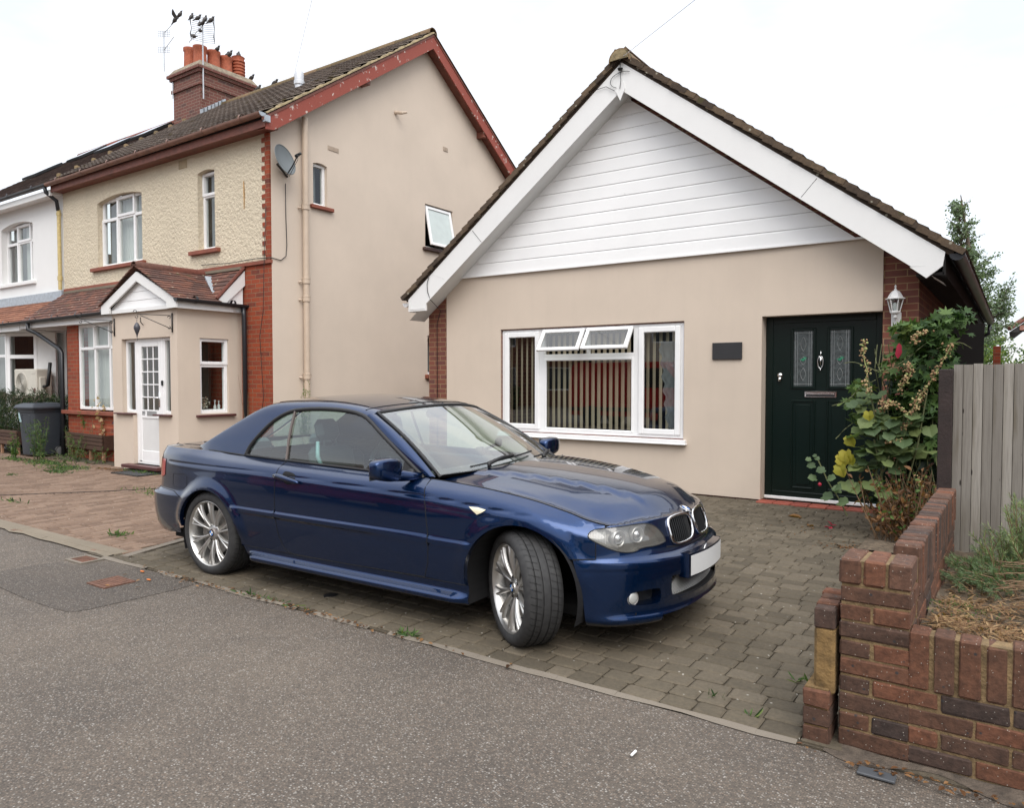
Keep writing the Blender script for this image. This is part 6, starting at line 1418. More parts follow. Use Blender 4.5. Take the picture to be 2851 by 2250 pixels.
    def mirror(u, v):
        th = 2*pi*u; ph = pi*v; ex = 4.6
        sg = lambda t: math.copysign(abs(t)**(2/ex), t)
        X = sg(cos(th))*sg(sin(ph)); Z = sg(sin(th))*sg(sin(ph)); Y = -cos(ph)
        dx = .120*Y  # long axis across the car
        w = .072-.008*Y; x_ = .066*X; z_ = w*Z
        if x_ < 0: x_ *= .45
        return (cx+x_, (cy+dx)*side, cz+z_+.010*Y)
    def mir2(u, v):
        th = 2*pi*u; r = 1
        return None
    m.grid(mirror, 28, 18); mo = B(m, 'door_mirror', P, smooth=True)
    m = MB(); m.tube([(2.02, .735*side, .893), (1.985, .80*side, .897), (1.94, .88*side, .908), (1.92, .94*side, .925)], [.024, .030, .040, .046], 10); B(m, 'mirror_arm', P, mo, smooth=True)
    m = MB(); m.tube([(1.95, .735*side, .905), (1.945, .765*side, .903)], [.036, .030], 10); B(m, 'mirror_base', M['trim'], mo, smooth=True)
    m = MB(); m.bbox((cx-.034, min((cy-.095)*side, (cy+.098)*side), cz-.062), (cx-.028, max((cy-.095)*side, (cy+.098)*side), cz+.066), .01); B(m, 'mirror_glass', M['mglass'], mo)
    m = MB(); m.add([(p[0], p[1]*side, p[2]) for p in (GW(1.86, .897), GW(2.05, .889), GW(1.87, .985))], [(0, 1, 2)]); 
    m.v = [(a, b_+.003*side, c_) for a, b_, c_ in m.v]; B(m, 'quarterlight_trim', M['trim'])
    return R, door
def GW(x, z):
    t = max(z-float(GZB(x)), 0); return (x, float(GYB(x))-(.30*t+.16*t*t), z)
def DB(x, y):
    d, ze = edge_z(x, abs(y), DX, DY, DZ); t = min(1, d/.30); return (x, y, ze-.001+.024*t*(2-t))
_d = [SB(s, z_top(s), False) for s in np.linspace(SX(.2), SMAX, 60)][::-1]
DX = np.array([p[0] for p in _d]); DY = np.array([p[1] for p in _d]); DZ = np.array([p[2] for p in _d])
def wheel(root, c, yaw, side, front):
    """c = wheel centre; outer face towards side*y, turned by yaw"""
    w = empty('wheel', c, yaw); w.parent = root; s = side
    R_, wd = .322, (.118 if not front else .108)
    T = [(.246, wd-.012), (.252, wd-.003), (.268, wd+.004), (.290, wd+.002), (.306, wd-.008), (.315, wd-.020)]
    gr = [(-.062), (-.022), (.022), (.062)]
    top = [(.3185, wd-.026)]
    prof = T+top; cur = wd-.03
    for g in gr[::-1]:
        prof += [(R_, g+.006), (R_-.008, g+.004), (R_-.008, g-.004), (R_, g-.006)]
    prof += [(.3185, -wd+.026)]+[(r, -h) for r, h in T[::-1]]
    m = MB(); m.lathe([(r, h*s) for r, h in prof], 72, ax=1); ty = m.build('tyre', M['rubber_tread'], w, smooth=True, local=True, angle=35)
    Fm = wd-.006
    m = MB(); m.lathe([(r, h*s) for r, h in [(.250, Fm-.012), (.252, Fm-.002), (.246, Fm), (.240, Fm-.006), (.232, Fm-.03), (.222, Fm-.07), (.215, -.03), (.222, -wd+.02), (.245, -wd)]], 64, ax=1)
    rim = m.build('rim', M['silver'], w, smooth=True, local=True, angle=50)
    sp = MB()
    for k in range(5):
        for q in (-1, 1):
            a_in = 2*pi*k/5+q*.20; a_out = 2*pi*k/5+q*.325
            for e in (-1, 1):
                def bar(u, v):
                    r = lerp(.050, .236, u); a = lerp(a_in, a_out, u**.8)+e*(.005+.088*max(0, u-.10)/.9)
                    hw = lerp(.010, .0080+.003*u*u, u); y = Fm-.012-.030*(1-u)**1.5+.006*sin(pi*u); dy = -.022*abs(v*2-1)**3
                    t = (v*2-1)*hw; return (r*cos(a)-t*sin(a), s*(y+dy), r*sin(a)+t*cos(a))
                sp.grid(bar, 12, 6)
    sp.lathe([(r, h*s) for r, h in [(.066, Fm-.075), (.066, Fm-.048), (.055, Fm-.040), (.036, Fm-.036), (.034, Fm-.030), (.001, Fm-.030)]], 30, ax=1)
    sp.build('spokes', M['silver'], rim, smooth=True, local=True, angle=50)
    m = MB()
    for k in range(5):
        a = 2*pi*(k+.5)/5; m.lathe([(.010, (Fm-.036)*s), (.0095, (Fm-.044)*s), (.0005, (Fm-.044)*s)], 10, (.052*cos(a), 0, .052*sin(a)), ax=1)
    m.build('wheel_bolts', M['black'], rim, local=True)
    roundel(w, (0, s*(Fm-.0285), 0), Vector((0, s, 0)), .032)
    m = MB(); m.lathe([(.165, .03*s), (.165, .045*s), (.07, .045*s), (.07, .06*s), (.001, .06*s)], 36, ax=1); m.build('brake_disc', M['silver_in'], w, smooth=True, local=True, angle=30)
    m = MB(); m.lathe([(.235, -.02*s), (.001, -.02*s)], 30, ax=1); m.build('wheel_back', M['gap'], w, local=True)
    return w
def roundel(par, c, n, r, tilt=None):
    Rm = n.to_track_quat('Z', 'Y').to_matrix(); C_ = Vector(c)
    e = MB().lathe([(r, 0), (r, r*.06), (r*.93, r*.10), (r*.62, r*.10)], 30, C_, R=Rm).build('emblem', M['r_black'], par, smooth=True, local=True, angle=40)
    MB().lathe([(r*1.02, 0), (r*1.02, r*.09), (r*.95, r*.11)], 30, C_, R=Rm).build('emblem_rim', M['chrome'], e, local=True)
    for k in range(4):
        m = MB(); V = [C_+Rm @ Vector((0, 0, r*.11))]+[C_+Rm @ Vector((r*.62*cos(pi/2*k+pi/2*i/8), r*.62*sin(pi/2*k+pi/2*i/8), r*.11)) for i in range(9)]
        m.add(V, [(0, i, i+1) for i in range(1, 9)]); m.build('emblem_quarter', M['r_blue'] if k % 2 else M['r_white'], e, local=True)
    return e
def seat_mesh(cx, cy, w=.25, h=.60, recl=.25):
    m = MB()
    def blk(u, v, f): pass
    def rb(a, b, bv, R): m.bbox(a, b, bv, R=R)
    Rt = Matrix.Translation((cx, cy, .42)) @ Matrix.Rotation(-recl, 4, 'Y')
    R = lambda: None
    class T:
        def __matmul__(s, v): return (Rt @ Vector(v))
    m.bbox((-.07, -w, 0), (.06, w, h*.55), .05, R=T()); m.bbox((-.065, -w*.86, h*.5), (.05, w*.86, h), .05, R=T())
    m.bbox((-.05, -w*.45, h+.035), (.04, w*.45, h+.20), .04, R=T()); m.bbox((-.01, -w*.25, h-.02), (.01, -w*.22, h+.06), .003, R=T()); m.bbox((-.01, w*.22, h-.02), (.01, w*.25, h+.06), .003, R=T())
    m.bbox((cx-.02, cy-w, .32), (cx+.50, cy+w, .46), .05)
    return m
def build_car():
    root = thing('car', 'dark blue metallic two door coupe parked on the block drive, front wheel turned', 'car', (-5.0716, 4.1289, 0), radians(1.03))
    def treadm():
        m, nt, b = nmat('tyre_tread'); v = coord(nt); s = nt.nodes.new('ShaderNodeSeparateXYZ'); nt.links.new(v, s.inputs[0])
        a = mathn(nt, 'ARCTAN2', s.outputs['Z'], s.outputs['X']); a = mathn(nt, 'MULTIPLY', a, 52/(2*pi)); y = mathn(nt, 'MULTIPLY', s.outputs['Y'], 9)
        k = mathn(nt, 'FRACT', mathn(nt, 'ADD', a, y)); cut = mathn(nt, 'LESS_THAN', k, .16)
        r = mathn(nt, 'SQRT', mathn(nt, 'ADD', mathn(nt, 'MULTIPLY', s.outputs['X'], s.outputs['X']), mathn(nt, 'MULTIPLY', s.outputs['Z'], s.outputs['Z'])))
        tread = mathn(nt, 'GREATER_THAN', r, .312); ay = mathn(nt, 'ABSOLUTE', s.outputs['Y']); band = mathn(nt, 'GREATER_THAN', ay, .030); cut = mathn(nt, 'MULTIPLY', mathn(nt, 'MULTIPLY', cut, tread), band)
        n = noise(nt, v, 30, 4); c = ramp(nt, n, [(.3, (.018, .018, .019)), (.7, (.034, .034, .034))]); c = mix(nt, cut, c, (.006, .006, .006)); nt.links.new(c, b.inputs['Base Color']); b.inputs['Roughness'].default_value = .75
        bump(nt, b, mathn(nt, 'SUBTRACT', 1, cut), .6, .004); return m
    M['rubber_tread'] = treadm()
    M['refl'] = plain('lamp_reflector', (.20, .195, .18), .3, .6, var=.1); M['fogl'] = plain('fog_lens', (.42, .43, .42), .22, .2, coat=1)
    M['mglass'] = plain('mirror_glass_grey', (.12, .13, .14), .15, .5); M['rep'] = plain('repeater_lens', (.72, .66, .48), .15, coat=1); M['ptr'] = plain('pillar_trim', (.075, .058, .052), .4)
    def B(m, name, mat, par=root, **k): return m.build(name, mat, par, local=True, **k)
    Rr, doorR = build_side(root, -1); Rl, doorL = build_side(root, 1)
    P = M['paint']
    fb = B(merge(Rr['fbump'], Rl['fbump']), 'front_bumper', P); 
    m = MB(); m.add(Rr['fogwall'].v, Rr['fogwall'].f); m.add(Rl['fogwall'].v, Rl['fogwall'].f); B(m, 'fog_surround', P, fb)
    rb = B(merge(Rr['rbump'], Rl['rbump']), 'rear_bumper', P)
    # bonnet
    xs = lambda a: 2.43-.25*a*a
    hp = []
    for a in np.linspace(-1, 1, 17): hp.append((xs(a), a*hood_w(2.18)))
    for s in np.linspace(SX(2.22), 0, 40): p = SB(s, z_top(s), False); hp.append((p[0], p[1]))
    for s in np.linspace(.02, SX(2.22), 40): p = SB(s, z_top(s), False); hp.append((p[0], -p[1]))
    hm = patch(lambda x, y: HB(x, y), hp, sp=.035, out=outu, side=1)
    bonnet = B(merge(hm, Rr['nose'], Rl['nose']), 'bonnet', P)
    e = HB(3.455, 0); roundel(bonnet, (3.450, 0, HB(3.450, 0)[2]+.004), Vector((.42, 0, .9)).normalized(), .041)
    # washer jets
    # boot deck and rear panel
    dp = [(.15, -.70), (.15, .70)]
    for s in np.linspace(SX(.15), SMAX, 34): p = SB(s, z_top(s), False); dp.append((p[0], p[1]))
    for s in np.linspace(SMAX, SX(.15), 34)[1:]: p = SB(s, z_top(s), False); dp.append((p[0], -p[1]))
    dm = patch(lambda x, y: DB(x, y), dp[2:], sp=.05, out=outu, side=1)
    boot = B(merge(dm, Rr['rpanel'], Rl['rpanel'], Rr['rpanel2'], Rl['rpanel2']), 'boot_lid', P)
    m = MB(); m.tube([(x, y, DB(x, y)[2]+.0005) for x, y in [(-.93, .50), (-.80, .60), (-.60, .635), (-.42, .63)]], .0028, 5); m.tube([(x, -y, DB(x, y)[2]+.0005) for x, y in [(-.93, .50), (-.80, .60), (-.60, .635), (-.42, .63)]], .0028, 5); B(m, 'boot_gap', M['gap'], boot)
    B(merge(Rr['roof'], Rl['roof']), 'hardtop', P); B(merge(Rr['rglass'], Rl['rglass'], Rr['rg2'], Rl['rg2']), 'rear_window', M['cglass'])
    m = MB(); q = []
    for x in np.linspace(-.44, .30, 20): p = GB(x, 0); q.append((p[0], -p[1]-.003, p[2]-.002))
    m.tube(q, .006, 6); m.tube([(a, -b, c) for a, b, c in q], .006, 6); B(m, 'hardtop_seal', M['trim'])
    # windscreen
    m = MB(); m.grid(lambda u, v: WB((u*2-1)*.985, .02+v*.965), 26, 14); B(m, 'windscreen', M['cglass_w'], smooth=True)
    m = MB()
    bd = [WB(-1+2*i/24, 0) for i in range(25)]+[WB(1, i/12) for i in range(1, 13)]+[WB(1-2*i/24, 1) for i in range(1, 25)]+[WB(-1, 1-i/12) for i in range(1, 12)]
    m.tube(bd, .012, 8, closed=True)
    # printed black edge of the screen, 4 mm inside the glass
    for (b0, b1, a0, a1) in ((.02, .085, -1, 1),):
        m.grid(lambda u, v: tuple(np.array(WB(lerp(a0, a1, u)*.98, lerp(b0, b1, v)))-np.array([.003, 0, .005])), 24, 2)
    for sgn in (-1, 1): m.grid(lambda u, v: tuple(np.array(WB(sgn*lerp(.93, .985, v), u))-np.array([.003, 0, .005])), 12, 1)
    m.grid(lambda u, v: tuple(np.array(WB(u*2-1, lerp(.95, .99, v)))-np.array([.003, 0, .005])), 24, 1)
    B(m, 'windscreen_surround', M['trim'], smooth=True)
    # scuttle below the screen
    m = MB(); m.grid(lambda u, v: (lerp(xs(u*2-1)+.01, 2.375-.235*(u*2-1)**2-.01, v), (u*2-1)*lerp(.735, .715, v), lerp(HB(2.3, .5*(u*2-1))[2]-.02-.0*abs(u*2-1), .922-.030*(u*2-1)**2-.004, v)), 24, 3); B(m, 'scuttle', M['trim'], smooth=True)
    # wipers: pivots near the car's centre line and far side
    def wiper(px, py, tipa, tipb, ang):
        w = MB(); a = Vector((px, py, .945)); pts = []
        for t in np.linspace(0, 1, 8):
            aa = lerp(ang[0], ang[2], t); bb = lerp(ang[1], ang[3], t); p = Vector(WB(aa, bb))+Vector((.012, 0, .020)); pts.append(p)
        o = w.tube(pts, .006, 6).build('wiper', M['trim'], root, local=True)
        w2 = MB(); mid = pts[4]; w2.tube([a, a+Vector((-.01, 0, .02)), lerp(a, mid, .5)+Vector((.01, 0, .03)), mid+Vector((.006, 0, .012))], [.016, .014, .011, .008], 8).build('wiper_arm', M['trim'], o, smooth=True, local=True)
    wiper(2.345, -.46, 0, 0, (-.74, .035, .16, .12)); wiper(2.36, .18, 0, 0, (.08, .045, .86, .09))
    # interior
    cab = MB(); cab.box((-.30, -.70, .30), (2.25, .70, .34)); cab.bbox((-.2, -.66, .40), (.20, .66, .86), .06); cab.bbox((-.40, -.62, .80), (.1, .62, .90), .03)
    for sg in (-1, 1): cab.bbox((.25, sg*.70-.02, .3), (2.1, sg*.70+.02, .87), .02)
    cab.build('cabin_floor', M['seat'], root, local=True)
    m = MB(); m.grid(lambda u, v: (lerp(1.55, 2.34-.2*(v*2-1)**2, u), (v*2-1)*.69, .80+.10*sin(pi*min(1, u*1.15)*.5)+.02*(1-(v*2-1)**2)), 10, 10); m.box((1.55, -.68, .5), (1.75, .68, .80)); B(m, 'dashboard', M['seat'], smooth=True, angle=40)
    for y in (-.36, .36): seat_mesh(.95, y).build('front_seat', M['seat'], root, smooth=False, local=True)
    for y in (-.33, .33): seat_mesh(.10, y, .27, .42, .3).build('rear_seat', M['seat'], root, local=True)
    m = MB(); Rs = Matrix.Rotation(radians(-25), 3, 'Y'); ring = [Vector((1.42, -.36, .84))+Rs @ Vector((0, .185*cos(t), .185*sin(t))) for t in np.linspace(0, 2*pi, 29)[:-1]]
    m.tube(ring, .015, 8, closed=True); m.tube([(1.42, -.36, .84), (1.62, -.36, .78)], .04, 8); m.tube([(1.42, -.53, .84), (1.42, -.19, .84)], .016, 6); B(m, 'steering_wheel', M['trim'], smooth=True)
    m = MB(); m.bbox((1.52, -.11, 1.215), (1.555, .11, 1.275), .015); m.tube([(1.545, 0, 1.26), (1.60, 0, 1.32)], .009, 6); B(m, 'interior_mirror', M['trim'])
    m = MB(); a = Vector((1.93, .02, .985)); m.tube([a, a+Vector((0, .09, .015)), a+Vector((.0, .17, .03))], .012, 8); m.lathe([(.032, 0), (.034, .02), (.02, .03), (.001, .032)], 16, a+Vector((.01, .19, .05)), ax=0); m.lathe([(.028, -.01), (.035, .03), (.001, .035)], 14, a+Vector((-.01, -.02, .0)), ax=0); B(m, 'phone_holder', M['trim'], smooth=True)
    m = MB(); m.tube([(1.02, -.60, .80), (1.0, -.66, .95), (.97, -.63, 1.05)], [.012, .016, .014], 6); B(m, 'seat_lever', plain('seat_lever', (.40, .52, .52), .35), smooth=True)
    m = MB(); m.bbox((-.44, .30, .915), (-.40, .30, .915), .001); 
    # number plate
    def pf(s_, z): p = np.array(SB(s_, z, False)); return p
    m = MB(); m.grid(lambda u, v: (float(CXS(abs(lerp(-.262, .262, u))))+.030-(.05*abs(lerp(-.262, .262, u))**2)*0, lerp(-.262, .262, u), lerp(.393, .507, v)), 16, 2)
    pl = B(m, 'number_plate', M['plate'], smooth=True)
    m = MB(); 
    for sg in (0,):
        m.grid(lambda u, v: (float(CXS(abs(lerp(-.275, .275, u))))+.026, lerp(-.275, .275, u), lerp(.382, .517, v)), 16, 2)
        m.grid(lambda u, v: (float(CXS(abs(lerp(-.275, .275, u))))+lerp(.026, -.02, v), lerp(-.275, .275, u), .517+v*.002), 16, 1); m.grid(lambda u, v: (float(CXS(abs(lerp(-.275, .275, u))))+lerp(.026, -.02, v), lerp(-.275, .275, u), .382), 16, 1)
        for yy in (-.275, .275): m.grid(lambda u, v: (float(CXS(.275))+lerp(.026, -.03, u), yy, lerp(.382, .519, v)), 1, 1)
    B(m, 'plate_plinth', P, fb)
    # lower intake
    m = MB(); m.grid(lambda u, v: (float(CXS(abs(lerp(-.40, .40, u))))-.085, lerp(-.40, .40, u), lerp(.25, .44, v)), 12, 2); 
    for s0, s1 in ((.40, .27), ):
        m.grid(lambda u, v: (float(CXS(abs(lerp(-.40, .40, u))))-lerp(0.01, .085, v), lerp(-.40, .40, u), .275), 12, 1)
    B(m, 'lower_intake', M['gap'])
    m = MB(); zl, zh = .285, .412
    def ip(y, z): return (float(CXS(abs(y)))-.045, y, z)
    k = -.40
    while k < .62:
        for dr in (1, -1):
            a = (k, zl) if dr > 0 else (k, zl); b_ = (k+dr*(zh-zl)*1.3, zh); q = []
            for t in np.linspace(0, 1, 7):
                y = lerp(a[0], b_[0], t); z = lerp(a[1], b_[1], t)
                if abs(y) < .385: q.append(ip(y, z))
            if len(q) > 1: m.tube(q, .0017, 4)
        k += .026
    m2 = [m]; B(m, 'mesh_grille', plain('mesh_silver', (.40, .40, .39), .4, .7), smooth=False)
    # underbody
    m = MB(); m.box((-.80, -.62, .17), (3.30, .62, .23)); m.box((.45, -.80, .175), (2.38, .80, .23)); m.box((3.18, -.60, .20), (3.40, .60, .24)); B(m, 'underbody', M['gap'])
    m = MB(); m.box((2.45, -.42, .2), (3.25, .42, .66)); B(m, 'engine_bay', M['gap'])
    # aerial stub on the roof's rear edge
    # wheels
    fdir = radians(-35); wheel(root, (2.777, -.738, .320), fdir, -1, True); wheel(root, (2.80, .752, .320), fdir, 1, True)
    wheel(root, (0.005, -.745, .320), 0, -1, False); wheel(root, (.005, .745, .320), 0, 1, False)
    return root
car = build_car()
# ---------------------------------------------------------------- garden walls, fence
M['gbrick'] = tintmat('garden_wall_brick', [(0, (.045, .030, .025)), (.3, (.082, .043, .028)), (.6, (.112, .050, .028)), (.85, (.160, .062, .032)), (1, (.095, .055, .038))], .88, 38, .9, .9, .005, spots=[(17, .13, (.03, .026, .026)), (60, .11, (.46, .43, .37))])
M['mortar'] = plain('ochre_mortar', (.165, .112, .055), .95, var=.4, vs_=14, bmp=.8, bsc=70)
M['mortar_w'] = plain('yellow_stained_render', (.17, .105, .040), .95, var=.6, vs_=11, bmp=1, bsc=30)
rg = random.Random(21)
def br(m, x0, y0, z0, x1, y1, z1, g=.0042, t=None):
    j = lambda: rg.uniform(-.0022, .0022)
    R_ = None; m.bbox((x0+g+j(), y0+g+j(), z0+g+j()*.5), (x1-g+j(), y1-g+j(), z1-g+j()*.5), .0045+rg.random()*.004, t=rg.random() if t is None else t)
    for i in range(len(m.v)-24, len(m.v)): a_, b_, c_ = m.v[i]; m.v[i] = (a_+rg.gauss(0, .0012), b_+rg.gauss(0, .0012), c_+rg.gauss(0, .0012))
def build_garden():
    G = thing('garden_wall', 'brick garden wall with a taller end pier and upright brick coping around the raised bed', 'wall', (-.4, 3.2, 0))
    m = MB()
    # pier
    x0, x1, y0, y1 = -.582, -.318, 3.18, 3.42; z = -.07; k = 0
    while z < .655:
        if k % 2: br(m, x0, y0, z, x1, y0+.11, z+.075); br(m, x0, y0+.11, z, x0+.11, y1, z+.075); br(m, x0+.11, y0+.11, z, x1, y1, z+.075)
        else: br(m, x0, y0, z, x0+.124, y1-.02, z+.075); br(m, x0+.124, y0, z, x1, y1-.02, z+.075)
        z += .0735; k += 1
    zt = z
    for i in range(3): br(m, x0-.002+i*.089, y0-.004, zt, x0+.087+i*.089, y1-.01, zt+.110, .005, .55+.2*i)
    # front wall
    z = -.07; k = 0
    while z < .25:
        x = -.335+(.0 if k % 2 else -.11)
        while x < 2.4:
            a = max(x, -.335)
            if x+.225-a > .03: br(m, a, y0, z, x+.225, y0+.105, z+.075)
            x += .225
        z += .0735; k += 1
    x = -.335; top = []
    while x < 2.4:
        w = .0815; br(m, x+.004, y0-.003+rg.uniform(-.003, .003), z, x+w, y0+.112, z+.225+rg.uniform(-.008, .004), .004); x += w+.001
    zf = z
    # wall running back
    xa, xb = -.415, -.314; z = .0; k = 0
    while z < .54:
        y = 3.40+(0 if k % 2 else -.11)
        while y < 5.45: br(m, xa, max(y, 3.40), z, xb, min(y+.225, 5.50), z+.075); y += .225
        z += .0735; k += 1
    y = 3.42
    while y < 5.46:
        hh = .20+rg.uniform(-.004, .004); br(m, xa-.004, y, z, xb+.004, y+.076, z+hh-.015*(y-3.4)/2+.02, .004); y += .0775
    m.build('brickwork', M['gbrick'], G)
    m = MB(); e = .010; m.box((x0+e, y0+e, -.1), (x1-e, y1-.03, zt+.10)); m.box((-.33, y0+e, -.1), (2.4, y0+.095, zf+.215)); m.box((xa+e, 3.40, -.1), (xb-e, 5.49, z+.17)); m.build('mortar', M['mortar'], G)
    m = MB(); m.grid(lambda u, v: (lerp(-.62, 2.4, u), y0+.03-lerp(0, .10, v)*(1+.5*sin(u*37)),   .010*(1-v)**1.5*(1+.5*sin(u*61))), 60, 6); m.build('footing', plain('dirt_fillet', (.085, .066, .050), .95, var=.4, vs_=20, bmp=.8, bsc=90), G)
    # old broken pillar
    P = thing('broken_brick_pillar', 'broken leaning brick stub with yellow render left of the garden wall pier', 'pillar', (-.65, 3.3, 0))
    m = MB(); 
    for i in range(3): br(m, -.712, 3.14-.004*i, -.005+i*.078, -.600, 3.34, .073+i*.078, .004, (.45, .3, .9)[i])
    for i in range(4): br(m, -.676-.004*i, 3.165+i*.072, .47, -.590, 3.165+i*.072+.070, .56+.006*i, .003, (.15, .9, .5, .8)[i])
    m.build('brickwork', M['gbrick'], P); m = MB(); m.bbox((-.672, 3.17, .20), (-.592, 3.46, .478), .012); m.box((-.70, 3.15, 0), (-.61, 3.33, .23)); m.build('stained_render', M['mortar_w'], P)
build_garden()
def build_fence():
    fm = tintmat('weathered_grey_wood', [(0, (.17, .152, .130)), (.5, (.27, .248, .216)), (1, (.38, .352, .310))], .9, 1, .1, .0)
    m_, nt, b = fm, fm.node_tree, fm.node_tree.nodes['Principled BSDF']; v = coord(nt, scale=(70, 70, 2.4)); n = noise(nt, v, 1.6, 5, .65); v2 = coord(nt, scale=(14, 14, 1.2)); n2 = noise(nt, v2, 1.2, 4)
    old = b.inputs['Base Color'].links[0].from_socket; c = mix(nt, mathn(nt, 'MULTIPLY', mathn(nt, 'SUBTRACT', n, .45, True), 1.8), old, (.095, .080, .068)); c = mix(nt, mathn(nt, 'MULTIPLY', mathn(nt, 'SUBTRACT', n2, .55, True), 4), c, (.115, .095, .06)); kn = voro(nt, coord(nt, scale=(9, 9, 2.5)), 1.5); c = mix(nt, ramp(nt, kn, [(.05, (1, 1, 1)), (.09, (0, 0, 0))]), c, (.02, .015, .012)); nt.links.new(c, b.inputs['Base Color']); bump(nt, b, n, .5, .004)
    Fc = thing('fence', 'weathered grey fence of narrow upright boards behind the raised bed', 'fence', (.5, 5.6, 0)); x = -.345; rg2 = random.Random(4); k = 0
    while x < 3.2:
        m = MB(); h = 1.592+rg2.uniform(-.004, .004); yo = rg2.uniform(-.004, .004); sl = .010
        V = []
        for z in (.2, h):
            V += [(x, 5.600+yo, z), (x+.0515, 5.588+yo, z), (x+.0515, 5.612+yo, z), (x, 5.612+yo, z)]
        m.add(V, [(0, 1, 5, 4), (1, 2, 6, 5), (2, 3, 7, 6), (3, 0, 4, 7), (4, 5, 6, 7)], rg2.random()); m.build('board', fm, Fc); x += .0545; k += 1
    m = MB()
    for z in (.55, 1.35): m.box((-.34, 5.615, z), (3.2, 5.65, z+.08))
    m.box((-.335, 5.652, .2), (3.2, 5.66, 1.57)); m.build('rail', M['darkpost'], Fc)  # rails plus an added dark sheet standing in for shade between the boards
M['darkpost'] = plain('dark_brown_post', (.024, .014, .012), .75, var=.3, vs_=9, bmp=.3)
build_fence()
m = MB(); m.bbox((-.428, 5.56, 0), (-.348, 5.66, 1.56), .004); tag(m.build('fence_post', M['darkpost'], origin=(-.39, 5.6, 0)), 'dark brown square post between the brick wall and the grey fence', 'post')
# added black gate standing in for the deep shade of the side passage
gt = thing('shade_backdrop', 'added black gate deep in the shaded side passage of the bungalow', 'backdrop', (-.3, 11, 0)); m = MB(); m.box((-.88, 11.0, 0), (-.36, 11.04, 2.2)); m.build('boards', M['darkwood'], gt); m = MB(); m.box((-.88, 10.96, .4), (-.36, 11.0, .5)); m.box((-.88, 10.96, 1.5), (-.36, 11.0, 1.6)); m.build('rail', M['darkwood'], gt)
# raised bed
def soil(u, v):
    x = lerp(-.315, 3.2, u); y = lerp(3.27, 5.62, v); h = lerp(.455, .36, v)+.02*sin(x*9+y*3)+.015*sin(y*13-x*4)+.012*sin(x*23)*sin(y*19); return (x, y, h)
m = MB(); m.grid(soil, 70, 50); tag(m.build('flower_bed_soil', M['soil'], smooth=True), kind='structure')
def soil_z(x, y): return soil((x+.315)/3.515, (y-3.27)/2.35)[2]
m = MB(); m.grid(lambda u, v: (lerp(-1.12, -.42, u), lerp(5.5 if False else 6.9, 9.08, v), .03+.03*sin(u*9)*sin(v*14)), 16, 30); tag(m.build('planting_bed_soil', M['soil'], smooth=True), kind='structure')
# ---------------------------------------------------------------- leaves
def leafpoly(kind):
    if kind == 'leaf': return [(0, 0), (.28, .22), (.5, .26), (.8, .16), (1, 0), (.8, -.16), (.5, -.26), (.28, -.22)]
    if kind == 'needle': return [(0, 0), (.5, .055), (1, 0), (.5, -.055)]
    if kind == 'narrow': return [(0, 0), (.35, .09), (.7, .08), (1, 0), (.7, -.08), (.35, -.09)]
    if kind == 'round': return [(.05, 0), (-.08, .22), (.10, .46), (.36, .44), (.50, .56), (.76, .42), (.86, .20), (1.0, .0), (.86, -.20), (.76, -.42), (.50, -.56), (.36, -.44), (.10, -.46), (-.08, -.22)]
    if kind == 'palm':
        P = []
        for k, a in enumerate((-1.25, -.62, 0, .62, 1.25)):
            L = (.62, .9, 1, .9, .62)[k]; P += [(.16*cos(a-.28), .16*sin(a-.28)), (L*.6*cos(a-.13), L*.6*sin(a-.13)), (L*cos(a), L*sin(a)), (L*.6*cos(a+.13), L*.6*sin(a+.13))]
        return P
def leaf(m, p, d, n, L, kind='leaf', t=None, curl=.15):
    d = Vector(d).normalized(); n = Vector(n); n = (n-d*n.dot(d)); n = n.normalized() if n.length > 1e-6 else d.orthogonal().normalized(); s = d.cross(n); p = Vector(p)
    P = leafpoly(kind); V = [p+d*(a*L)+s*(b_*L)-n*(curl*L*(a*a)*.6)+n*(abs(b_)*L*curl) for a, b_ in P]; c = p+d*(L*.45)-n*(curl*L*.12); V.append(c); k = len(P)
    m.add(V, [(i, (i+1) % k, k) for i in range(k)], t)
def rnd_dir(r, up=0): 
    v = Vector((r.gauss(0, 1), r.gauss(0, 1), r.gauss(0, 1)+up)); return v.normalized()
GREEN = [(0, (.022, .048, .018)), (.4, (.050, .100, .032)), (.75, (.095, .165, .045)), (1, (.17, .23, .06))]
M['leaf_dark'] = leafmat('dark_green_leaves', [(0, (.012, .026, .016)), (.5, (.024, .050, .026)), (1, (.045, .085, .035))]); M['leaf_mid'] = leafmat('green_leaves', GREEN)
M['leaf_holly'] = leafmat('mallow_leaves', [(0, (.055, .090, .045)), (.5, (.105, .155, .070)), (.8, (.17, .215, .080)), (1, (.27, .28, .075))])
M['leaf_yellow'] = leafmat('yellowing_leaves', [(0, (.30, .30, .045)), (.6, (.42, .37, .06)), (1, (.46, .30, .07))]); M['leaf_dry'] = leafmat('dry_brown_leaves', [(0, (.055, .028, .014)), (.5, (.15, .07, .03)), (1, (.30, .16, .07))])
M['stem'] = plain('plant_stems', (.10, .11, .045), .8, var=.3); M['stem_dry'] = plain('dry_stems', (.16, .10, .055), .85, var=.3); M['pods'] = tintmat('seed_pods', [(0, (.16, .09, .045)), (.4, (.30, .18, .09)), (.75, (.40, .29, .15)), (1, (.22, .28, .09))], .8, 30, .3, 0)
M['red_petal'] = plain('crimson_petals', (.30, .008, .03), .6); M['bark'] = plain('bark', (.10, .075, .055), .9, var=.3, vs_=12, bmp=.6)
